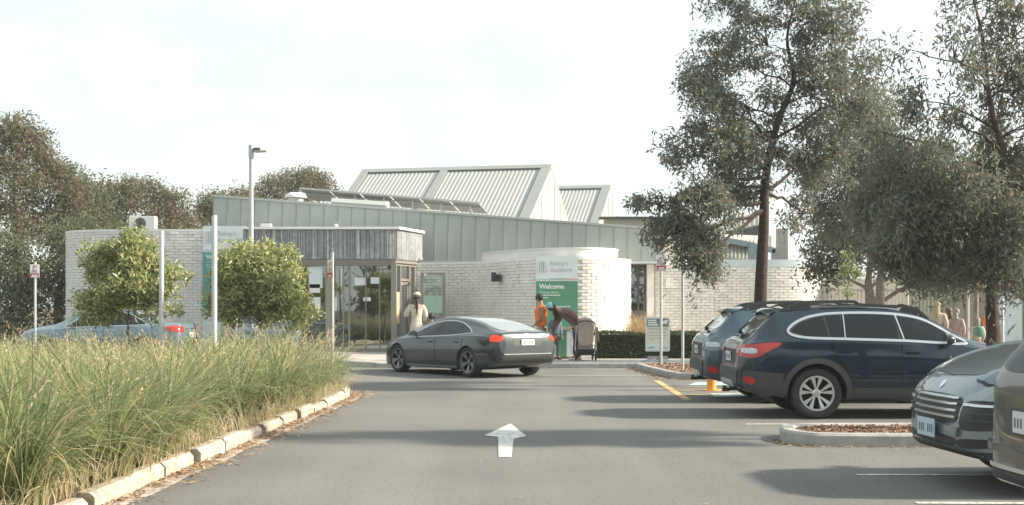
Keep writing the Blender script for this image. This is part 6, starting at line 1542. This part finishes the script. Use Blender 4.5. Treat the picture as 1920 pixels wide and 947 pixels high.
# ---------------------------------------------------------------- people
def skin_mesh(name, nodes_, edges, mat, parent, root=None, sub=2):
    """one smooth body grown on a skeleton: nodes_ {key: (pos, radius)}"""
    keys = list(nodes_); idx = {k: i for i, k in enumerate(keys)}
    me = bpy.data.meshes.new(name); me.from_pydata([tuple(nodes_[k][0]) for k in keys], [(idx[a], idx[b_]) for a, b_ in edges], [])
    o = bpy.data.objects.new('tmp', me); COL.objects.link(o)
    sk = o.modifiers.new('s', 'SKIN'); sk.use_smooth_shade = True; sk.branch_smoothing = .6
    sd = o.modifiers.new('d', 'SUBSURF'); sd.levels = sub; sd.render_levels = sub
    bpy.context.view_layer.update()
    for k in keys:
        v = me.skin_vertices[0].data[idx[k]]; r_ = nodes_[k][1]; v.radius = (r_, r_) if not hasattr(r_, '__len__') else r_
        v.use_root = (k == (root or keys[0]))
    me.update(); bpy.context.view_layer.update()
    out = bpy.data.meshes.new_from_object(o.evaluated_get(bpy.context.evaluated_depsgraph_get()))
    bpy.data.objects.remove(o); out.name = name; out.materials.clear(); out.materials.append(mat)
    out.polygons.foreach_set('use_smooth', [True] * len(out.polygons))
    return link(name, out, parent, world=False)
def blob(name, c, r_, mat, parent, n=14, squash=(1, 1, 1), cut=None):
    b = MB(); c = Vector(c); prof = []
    for k in range(n + 1):
        a_ = math.pi * k / n; prof.append((math.sin(a_), math.cos(a_)))
    b.lathe(prof, n=18); vs = []
    for v in b.v:
        q = Vector((v[0] * squash[0], v[1] * squash[1], v[2] * squash[2])) * r_
        if cut: q = cut(q)
        vs.append(tuple(c + q))
    b.v = vs; return b.build(name, mat, parent, smooth=80, world=False)
def person(name_label, loc, rz, J, skin, parts, group=None, name='person', scale=1.0):
    """J: joints (local, facing -y). parts: list of callables adding clothing"""
    t = thing(name, name_label, 'person', loc, rz, group)
    V = {k: Vector(v) for k, v in J.items()}
    f = Vector(J.get('face', (0, -1, 0))).normalized(); hd = V['head']; up = (hd - V['neck']).normalized()
    side = f.cross(up).normalized()
    n = {}
    n['pelvis'] = (V['pelvis'], .12); n['belly'] = (V['pelvis'].lerp(V['chest'], .5), (.13, .10)); n['chest'] = (V['chest'], (.15, .105)); n['neck'] = (V['neck'], .052)
    n['jaw'] = (hd - up * .05 + f * .012, .066); n['crown'] = (hd + up * .045 - f * .012, .088); n['top'] = (hd + up * .10 - f * .01, .05)
    n['nose'] = (hd - up * .012 + f * .098, .012)
    E = [('pelvis', 'belly'), ('belly', 'chest'), ('chest', 'neck'), ('neck', 'jaw'), ('jaw', 'crown'), ('crown', 'top'), ('jaw', 'nose')]
    for s_ in 'LR':
        n['sh' + s_] = (V['sh' + s_], .058); n['el' + s_] = (V['el' + s_], .042); n['wr' + s_] = (V['wr' + s_], .027)
        E += [('chest', 'sh' + s_), ('sh' + s_, 'el' + s_), ('el' + s_, 'wr' + s_)]
        d = (V['wr' + s_] - V['el' + s_]).normalized(); cr = d.cross(Vector((0, 0, 1)) if abs(d.z) < .8 else f).normalized()
        n['pm' + s_] = (V['wr' + s_] + d * .05, (.034, .02)); E.append(('wr' + s_, 'pm' + s_))
        pm = n['pm' + s_][0]; bend = (f * .3 + d).normalized()
        for k, (q, ln) in enumerate(((-.03, .07), (-.01, .082), (.01, .078), (.03, .062))):
            n['f%d%s' % (k, s_)] = (pm + cr * q + d * .045, .010); n['g%d%s' % (k, s_)] = (pm + cr * q * 1.1 + d * .045 + bend * ln * .8, .008)
            E += [('pm' + s_, 'f%d%s' % (k, s_)), ('f%d%s' % (k, s_), 'g%d%s' % (k, s_))]
        n['th' + s_] = (V['wr' + s_] + d * .06 + cr * -.055, .011); E.append(('wr' + s_, 'th' + s_))
        n['hip' + s_] = (V['pelvis'].lerp(V['kn' + s_], .18) * .6 + V['hip' + s_] * .4, .092); n['kn' + s_] = (V['kn' + s_], .062); n['an' + s_] = (V['an' + s_], .042)
        ft = Vector(J.get('toe' + s_, tuple(V['an' + s_] + Vector((f.x, f.y, 0)).normalized() * .14 - Vector((0, 0, .05))))); n['toe' + s_] = (ft, .035)
        E += [('pelvis', 'hip' + s_), ('hip' + s_, 'kn' + s_), ('kn' + s_, 'an' + s_), ('an' + s_, 'toe' + s_)]
    for s_, q in (('L', 1), ('R', -1)):
        pass
    skin_mesh('body', n, E, skin, t, 'pelvis', 1)
    for q in (-1, 1):
        b = MB(); c = hd + f * .082 + side * q * .034 + up * .012; b.box(c, (.022, .022, .012)); b.build('eye', MT['hairdark'], t, world=False)
    b = MB(); b.box(hd + f * .082 - up * .055, (.045 if abs(f.y) > .6 else .02, .045 if abs(f.x) > .6 else .02, .009)); b.build('mouth', MT['signmaroon'], t, world=False)
    for q in (-1, 1): blob('ear', hd + side * q * .088 - up * .005, .028, skin, t, 6, (.5, .8, 1.1))
    ctx = dict(t=t, V=V, f=f, up=up, side=side, hd=hd)
    for fn in parts: fn(ctx)
    if scale != 1: t.scale = (scale,) * 3
    return t
def c_top(mat, name='jacket', th=.022, hem=.0, sleeves=1.0, flare=0.0):
    def fn(c):
        V = c['V']; n = {}; dn = (V['pelvis'] - V['chest']).normalized()
        hemp = V['pelvis'] + dn * hem
        n['hem'] = (hemp, (.155 + th + flare, .125 + th + flare)); n['waist'] = (V['pelvis'].lerp(V['chest'], .5), (.14 + th, .105 + th)); n['chest'] = (V['chest'], (.145 + th, .11 + th)); n['col'] = (V['neck'].lerp(V['chest'], .18), .062 + th * .3)
        E = [('hem', 'waist'), ('waist', 'chest'), ('chest', 'col')]
        for s_ in 'LR':
            n['sh' + s_] = (V['sh' + s_], .06 + th); E.append(('chest', 'sh' + s_))
            if sleeves > 0:
                n['el' + s_] = (V['el' + s_], .045 + th); E.append(('sh' + s_, 'el' + s_))
                if sleeves > .6: n['wr' + s_] = (V['el' + s_].lerp(V['wr' + s_], .95), .032 + th * .8); E.append(('el' + s_, 'wr' + s_))
        skin_mesh(name, n, E, mat, c['t'], 'waist')
    return fn
def c_legs(mat, name='trousers', th=.016, skirt=False):
    def fn(c):
        V = c['V']; n = {'w': (V['pelvis'] + Vector((0, 0, .06)), .135), 'p': (V['pelvis'] - Vector((0, 0, .02)), .15)}; E = [('w', 'p')]
        for s_ in 'LR':
            n['h' + s_] = (V['pelvis'].lerp(V['kn' + s_], .25), .10 + th); n['k' + s_] = (V['kn' + s_], .068 + th); n['a' + s_] = (V['kn' + s_].lerp(V['an' + s_], .95), .05 + th)
            E += [('p', 'h' + s_), ('h' + s_, 'k' + s_), ('k' + s_, 'a' + s_)]
        skin_mesh(name, n, E, mat, c['t'], 'p')
    return fn
def c_shoes(mat):
    def fn(c):
        V = c['V']; f = Vector((c['f'].x, c['f'].y, 0))
        f = Vector(c['V'].get('footdir', f)).normalized()
        for s_ in 'LR':
            a_ = V['an' + s_]
            skin_mesh('shoe', {'h': (a_ - f * .04 - Vector((0, 0, a_.z - .045)), .048), 'm': (a_ + f * .07 - Vector((0, 0, a_.z - .04)), (.046, .04)), 't': (a_ + f * .16 - Vector((0, 0, a_.z - .032)), (.042, .03))}, [('h', 'm'), ('m', 't')], mat, c['t'])
    return fn
def c_hair(mat, r_=.108, back=.03, long=0.0, width=.085, name='hair', tail=False):
    def fn(c):
        hd, f, up = c['hd'], c['f'], c['up']
        ho = blob(name, hd + up * .035 - f * back, r_, mat, c['t'], squash=(1, 1, 1.02))
        if long:
            n = {'a': (hd + up * .02 - f * (back + .05), width), 'b': (hd - Vector((0, 0, .14)) - f * .09, width * .95), 'c': (hd - Vector((0, 0, .14 + long * .5)) - f * .10, width * .8), 'd': (hd - Vector((0, 0, .14 + long)) - f * .09, width * .4)}
            skin_mesh('ponytail' if tail else 'long_hair', n, [('a', 'b'), ('b', 'c'), ('c', 'd')], mat, c['t'])
    return fn
def c_hat(mat, pom=None, band=None):
    def fn(c):
        hd, f, up = c['hd'], c['f'], c['up']
        h = blob('beanie', hd + up * .065 - f * .012, .118, mat, c['t'], squash=(1, 1, .95), cut=lambda q: Vector((q.x, q.y, max(q.z, -.035))))
        if band: 
            b = MB(); b.lathe([(.119, -.02), (.124, 0), (.119, .025)], n=24); b.v = [tuple(hd + up * .065 - f * .012 + Vector(v)) for v in b.v]; b.build('beanie_band', band, h, world=False)
        if pom: blob('pompom', hd + up * .195, .042, pom, h, 8)
    return fn
def stand(h=1.0, armL=None, armR=None, face=(0, -1, 0), step=.08):
    J = dict(pelvis=(0, 0, .95), chest=(0, .0, 1.30), neck=(0, .01, 1.47), head=(0, -.01, 1.62), shL=(.19, .01, 1.38), shR=(-.19, .01, 1.38), hipL=(.1, 0, .92), hipR=(-.1, 0, .92), knL=(.11, -.02, .50), knR=(-.11, -.02 + step, .50), anL=(.11, .02, .09), anR=(-.11, .04 + step, .09),
             elL=(.25, .05, 1.10), elR=(-.25, .05, 1.10), wrL=(.24, -.06, .86), wrR=(-.24, -.06, .86), face=face)
    if armL: J['elL'], J['wrL'] = armL
    if armR: J['elR'], J['wrR'] = armR
    return J
# steward in the orange vest, seen from behind his left side, looking down to the left
Yp = 34.2
J = stand(face=(-.25, -.93, -.35), armL=((.22, .06, 1.09), (.12, -.14, .92)), armR=((-.24, .02, 1.09), (-.12, -.18, .93)))
J['head'] = (0, -.05, 1.61)
person('steward in an orange reflective vest looking down beside the turning liftback', (X(1014, Yp), Yp, .125), R(-98), J, MT['skin'],
       [c_top(MT['khaki'], 'shirt', .012, .06), c_top(MT['hivis'], 'vest', .085, .07, 0), c_legs(MT['khaki']), c_shoes(MT['blackcloth']), c_hair(MT['hairdark'], .106, .028),
        lambda c: [blob('reflective_band', c['V']['pelvis'].lerp(c['V']['chest'], .25), .2, MT['reflect'], c['t'], 12, (1.0, .78, .12))]], scale=.97)
# woman bending towards the child, hand on hip
Yp = 34.0
J = dict(pelvis=(0, .0, .90), chest=(0, -.27, 1.15), neck=(0, -.42, 1.24), head=(0, -.56, 1.27), shL=(.18, -.31, 1.20), shR=(-.18, -.31, 1.20), hipL=(.1, 0, .88), hipR=(-.1, 0, .88), knL=(.10, .02, .48), knR=(-.11, .10, .48), anL=(.10, -.02, .09), anR=(-.11, .12, .09),
         elL=(.30, -.12, 1.16), wrL=(.20, .04, .97), elR=(-.22, -.44, .90), wrR=(-.16, -.58, .72), face=(0, -.9, -.45), footdir=(0, -1, 0))
person('woman in a pale teal beanie and mauve coat bending over beside the pram', (X(1079, Yp), Yp, .125), R(-90), J, MT['skin'],
       [c_top(MT['mauve'], 'coat', .04, .12), c_legs(MT['denim']), c_shoes(MT['shoe']), c_hair(MT['hairdark'], .104, .02, .22, .07), c_hat(MT['teal'])], scale=1.06)
# small child in front of her
J = stand(face=(.5, -.8, 0))
person('small child with reddish hair between the steward and the bending woman', (X(1042, 34.3), 34.3, .125), R(40), J, MT['skin'], [c_top(MT['bluecloth'], 'jumper', .04, .08), c_legs(MT['greencloth']), c_shoes(MT['blackcloth']), c_hair(MT['hairbrown'], .112, .02)], scale=.72)
# pram
pr = thing('pram', 'greige pram with white frame parked by the hedge corner', 'pram', (X(1098, 33.7), 33.7, .125))
px_, py_ = X(1098, 33.7), 33.7
b = MB(); sh = [(-.2, .0), (-.22, .25), (-.20, .48), (-.12, .60), (.06, .63), (.17, .52), (.2, .3), (.2, .05), (.1, -.05), (-.1, -.06)]
b.prism([(px_ + x * .92, py_ - .16 + .05 * z, .56 + z * .95) for x, z in [(q.x, q.y) for q in catmull([(a, c_, 0) for a, c_ in sh], 4, closed=True)]], (0, .09, 0)); b.build('back_panel', MT['pramfabric'], pr, bevel=.012)
b = MB(); b.lathe([(.21, .0), (.225, .12), (.2, .26), (.12, .34), (0, .37)], (px_ + .0, py_ + .10, .86), n=20); b.build('canopy', MT['pramfabric'], pr, smooth=50)
b = MB(); b.prism([(px_ - .19, py_ - .05, .50), (px_ + .19, py_ - .05, .50), (px_ + .19, py_ + .35, .62), (px_ - .19, py_ + .35, .62)], (0, 0, -.12)); b.build('seat', MT['pramfabric'], pr)
for sg in (-1, 1):
    b = MB(); b.tube(catmull([(px_ + sg * .235, py_ - .14, 1.02), (px_ + sg * .25, py_ - .10, .75), (px_ + sg * .26, py_ - .02, .48), (px_ + sg * .25, py_ - .1, .24)], 4), .016, 8); b.tube([(px_ + sg * .25, py_ - .0, .50), (px_ + sg * .20, py_ + .45, .22)], .016, 8); b.build('frame_leg', MT['satin'], pr, smooth=50)
b = MB(); b.tube(catmull([(px_ - .235, py_ - .16, 1.03), (px_ - .15, py_ - .20, 1.12), (px_ + .15, py_ - .20, 1.12), (px_ + .235, py_ - .16, 1.03)], 5), .016, 8); b.build('handlebar', MT['black'], pr, smooth=50)
b = MB(); b.bar((px_ - .24, py_ - .08, .40), (px_ + .24, py_ - .08, .40), .03); b.box((px_, py_ + .1, .33), (.42, .36, .14)); b.build('basket', MT['blackcloth'], pr)
for sx, dy, r_ in ((-.25, -.1, .135), (.25, -.1, .135), (-.2, .45, .1), (.2, .45, .1)):
    b = MB(); b.lathe([(.0, .018), (r_ * .7, .018), (r_ * .95, .02), (r_, .0), (r_ * .95, -.02), (0, -.018)], (px_ + sx, py_ + dy, .125 + r_), Matrix.Rotation(R(90), 4, 'Y'), 24); b.build('wheel', MT['tyre'], pr, smooth=40)
b = MB(); b.prism([(px_ + .24, py_ - .12, .98), (px_ + .30, py_ - .1, .98), (px_ + .36, py_ - .05, .62), (px_ + .26, py_ - .05, .60)], (0, .1, 0)); o = b.build('blanket', MT['khaki']); tag(o, 'brown cloth draped over the right side of the pram', 'cloth')
# shopping bag / bin stand behind the woman
bn = thing('litter_bin', 'narrow bin with pink green and pale blue panels behind the liftback tail', 'bin', (X(1056, 35), 35, .125))
xs_ = [X(q, 35) for q in (1041, 1050, 1062, 1068)]
for a_, c_, mt in zip(xs_[:-1], xs_[1:], ('pinkcloth', 'signgreen', 'signwhite')):
    b = MB(); b.box(((a_ + c_) / 2, 35, .125 + .38), (c_ - a_ - .004, .3, .70)); b.build('panel', MT[mt], bn)
b = MB(); b.box(((xs_[0] + xs_[-1]) / 2, 35, .145), (.42, .34, .05)); b.build('base', MT['black'], bn)
b = MB(); b.box(((xs_[0] + xs_[-1]) / 2, 35, .875), (.42, .34, .035)); b.build('lid', MT['alu'], bn)
# woman in the long oatmeal coat at the door, from behind
Yp = 38.4
J = stand(face=(.15, .98, 0), armL=((.27, .0, 1.10), (.20, .12, .92)), armR=((-.28, .10, 1.12), (-.22, .32, 1.10)))
for k in ('knL', 'knR', 'anL', 'anR'): J[k] = (J[k][0], -J[k][1], J[k][2])
def longcoat(c):
    V = c['V']; skin_mesh('coat_skirt', {'a': (V['pelvis'] + Vector((0, 0, .08)), (.185, .15)), 'b': (Vector((0, 0, .70)), (.215, .18)), 'c': (Vector((0, 0, .38)), (.24, .20))}, [('a', 'b'), ('b', 'c')], MT['coat'], c['t'])
person('woman in a striped pompom beanie and long oatmeal coat entering the glass door', (X(781, Yp), Yp, .125), R(18), J, MT['skin2'],
       [c_top(MT['coat'], 'coat', .045, .1), longcoat, c_legs(MT['blackcloth']), c_shoes(MT['blackcloth']), c_hair(MT['hairdark'], .106, .02, .40, .05, tail=True), c_hat(MT['knitwhite'], MT['blackcloth'], MT['mauve'])], scale=1.0)
J = stand(face=(.3, .95, 0))
person('child with dark curly hair behind the liftback roof by the glass screen', (X(809, 38.0), 38.0, .125), 0, J, MT['skin2'], [c_top(MT['mauve'], 'jacket', .04, .08), c_legs(MT['blackcloth']), c_shoes(MT['blackcloth']), c_hair(MT['hairdark'], .145, .015)], scale=.66)
# people beyond the navy wagon's bonnet
for px, Y, rz, sc, lab, parts_ in (
    (1757, 33.2, 170, .85, 'blond person in a cream jacket nearest the dark trunked olive tree', [c_top(MT['cream'], 'jacket', .04, .1), c_legs(MT['denim']), c_shoes(MT['shoe']), c_hair(MT['hairblond'], .112, .015, .2, .075)]),
    (1779, 34.0, 200, .76, 'brown haired person half hidden between the blond and the grey haired ones', [c_top(MT['mauve'], 'jacket', .04, .1), c_legs(MT['blackcloth']), c_shoes(MT['blackcloth']), c_hair(MT['hairbrown'], .112, .015, .25, .08)]),
    (1793, 33.6, 150, .75, 'grey haired person in pale pink beside the grey post', [c_top(MT['pinkcloth'], 'jacket', .03, .1), c_legs(MT['bluecloth']), c_shoes(MT['shoe']), c_hair(MT['hairgrey'], .112, .01, .12, .08)]),
    (1833, 33.0, 180, .62, 'child with a round green backpack left of the near trunk', [c_top(MT['knitwhite'], 'jacket', .03, .1), c_legs(MT['pinkcloth']), c_shoes(MT['shoe']), c_hair(MT['hairgrey'], .11, .01, .1, .07),
        lambda c: blob('backpack', c['V']['chest'] + Vector((0, .2, -.08)), .2, MT['greencloth'], c['t'], 12, (1, .75, 1.15))]),
    (1852, 34.5, 100, .80, 'person in an orange vest partly hidden by the near trunk', [c_top(MT['greencloth'], 'shirt', .012, .05), c_top(MT['hivis'], 'vest', .04, .12, 0), c_legs(MT['denim']), c_shoes(MT['blackcloth']), c_hair(MT['hairbrown'], .108, .02),
        lambda c: [blob('reflective_band', c['V']['pelvis'].lerp(c['V']['chest'], .3), .21, MT['reflect'], c['t'], 12, (1.0, .78, .12))]])):
    person(lab, (X(px, Y), Y, .125), R(rz), stand(), MT['skin'], parts_, scale=sc)

# ---------------------------------------------------------------- right hand background: fence, cream wall, posts
fc = thing('steel_fence', 'pale vertical bar fence between the brick wall end and the olive tree', 'fence', (11.4, 41.5, .12))
x0_, x1_ = X(1552, 41), X(1762, 41); zt = Z(541, 41)
b = MB()
x = x0_
while x < x1_: b.box((x, 41, (.2 + zt) / 2), (.022, .022, zt - .2)); x += .115
b.build('bars', MT['polewhite'], fc)
for z_ in (.25, zt - .06): b = MB(); b.box(((x0_ + x1_) / 2, 41.0, z_), (x1_ - x0_ + .1, .04, .045)); b.build('rail', MT['polewhite'], fc)
for x in (x0_ - .04, (x0_ + x1_) / 2, x1_ + .04): b = MB(); b.box((x, 41, (zt + .2) / 2), (.06, .06, zt - .02)); b.build('post', MT['polewhite'], fc)
cw = thing('cream_wall', 'sunlit cream rendered wall behind the bar fence', 'wall', (12, 44, 0))
b = MB(); b.prism([(X(1535, 44.5), 45.2, 0), (X(1690, 44), 43.2, 0), (X(1690, 44), 43.2, 2.35), (X(1535, 44.5), 45.2, 2.35)], (.1, .3, 0)); b.build('wall', mk('cream_render', (.60, .55, .46), .8, var=.06), cw)
b = MB(); b.prism([(X(1535, 44.5), 45.17, 2.352), (X(1690, 44), 43.17, 2.352), (X(1690, 44), 43.17, 2.42), (X(1535, 44.5), 45.17, 2.42)], (.1, .36, 0)); b.build('coping', MT['whitecap'], cw)
sd2 = thing('store_building', 'olive grey panelled store building at the far right behind the people', 'building', (15.5, 46, 0))
b = MB(); b.box((16.6, 46.2, 1.75), (7.0, .3, 3.4))
for k in range(18): b.box((13.3 + k * .4, 46.02, 1.75), (.05, .06, 3.3))
b.build('wall', mk('olive_grey_panels', (.24, .24, .19), .7, var=.08), sd2)
b = MB(); b.box((16.6, 46.0, 3.5), (7.2, .9, .12)); b.build('roof_edge', MT['roofflash'], sd2)
b = MB(); b.box((X(1893, 45.9), 45.98, 1.35), (.9, .08, 2.4)); b.build('door', MT['bluecap'], sd2)
post('square_post', 'wide grey post right of the grey haired person', 'post', X(1811, 36), 36, .12, Z(500, 36), .10, MT['alu'])
post('square_post', 'slim pale post standing behind the near tree trunk', 'post', X(1830, 37), 37, .12, Z(505, 37), .07, MT['barkgrey'])
post('square_post', 'thin white post just right of the near tree trunk', 'post', X(1880, 31), 31, 0, Z(560, 31), .035, MT['polewhite'])
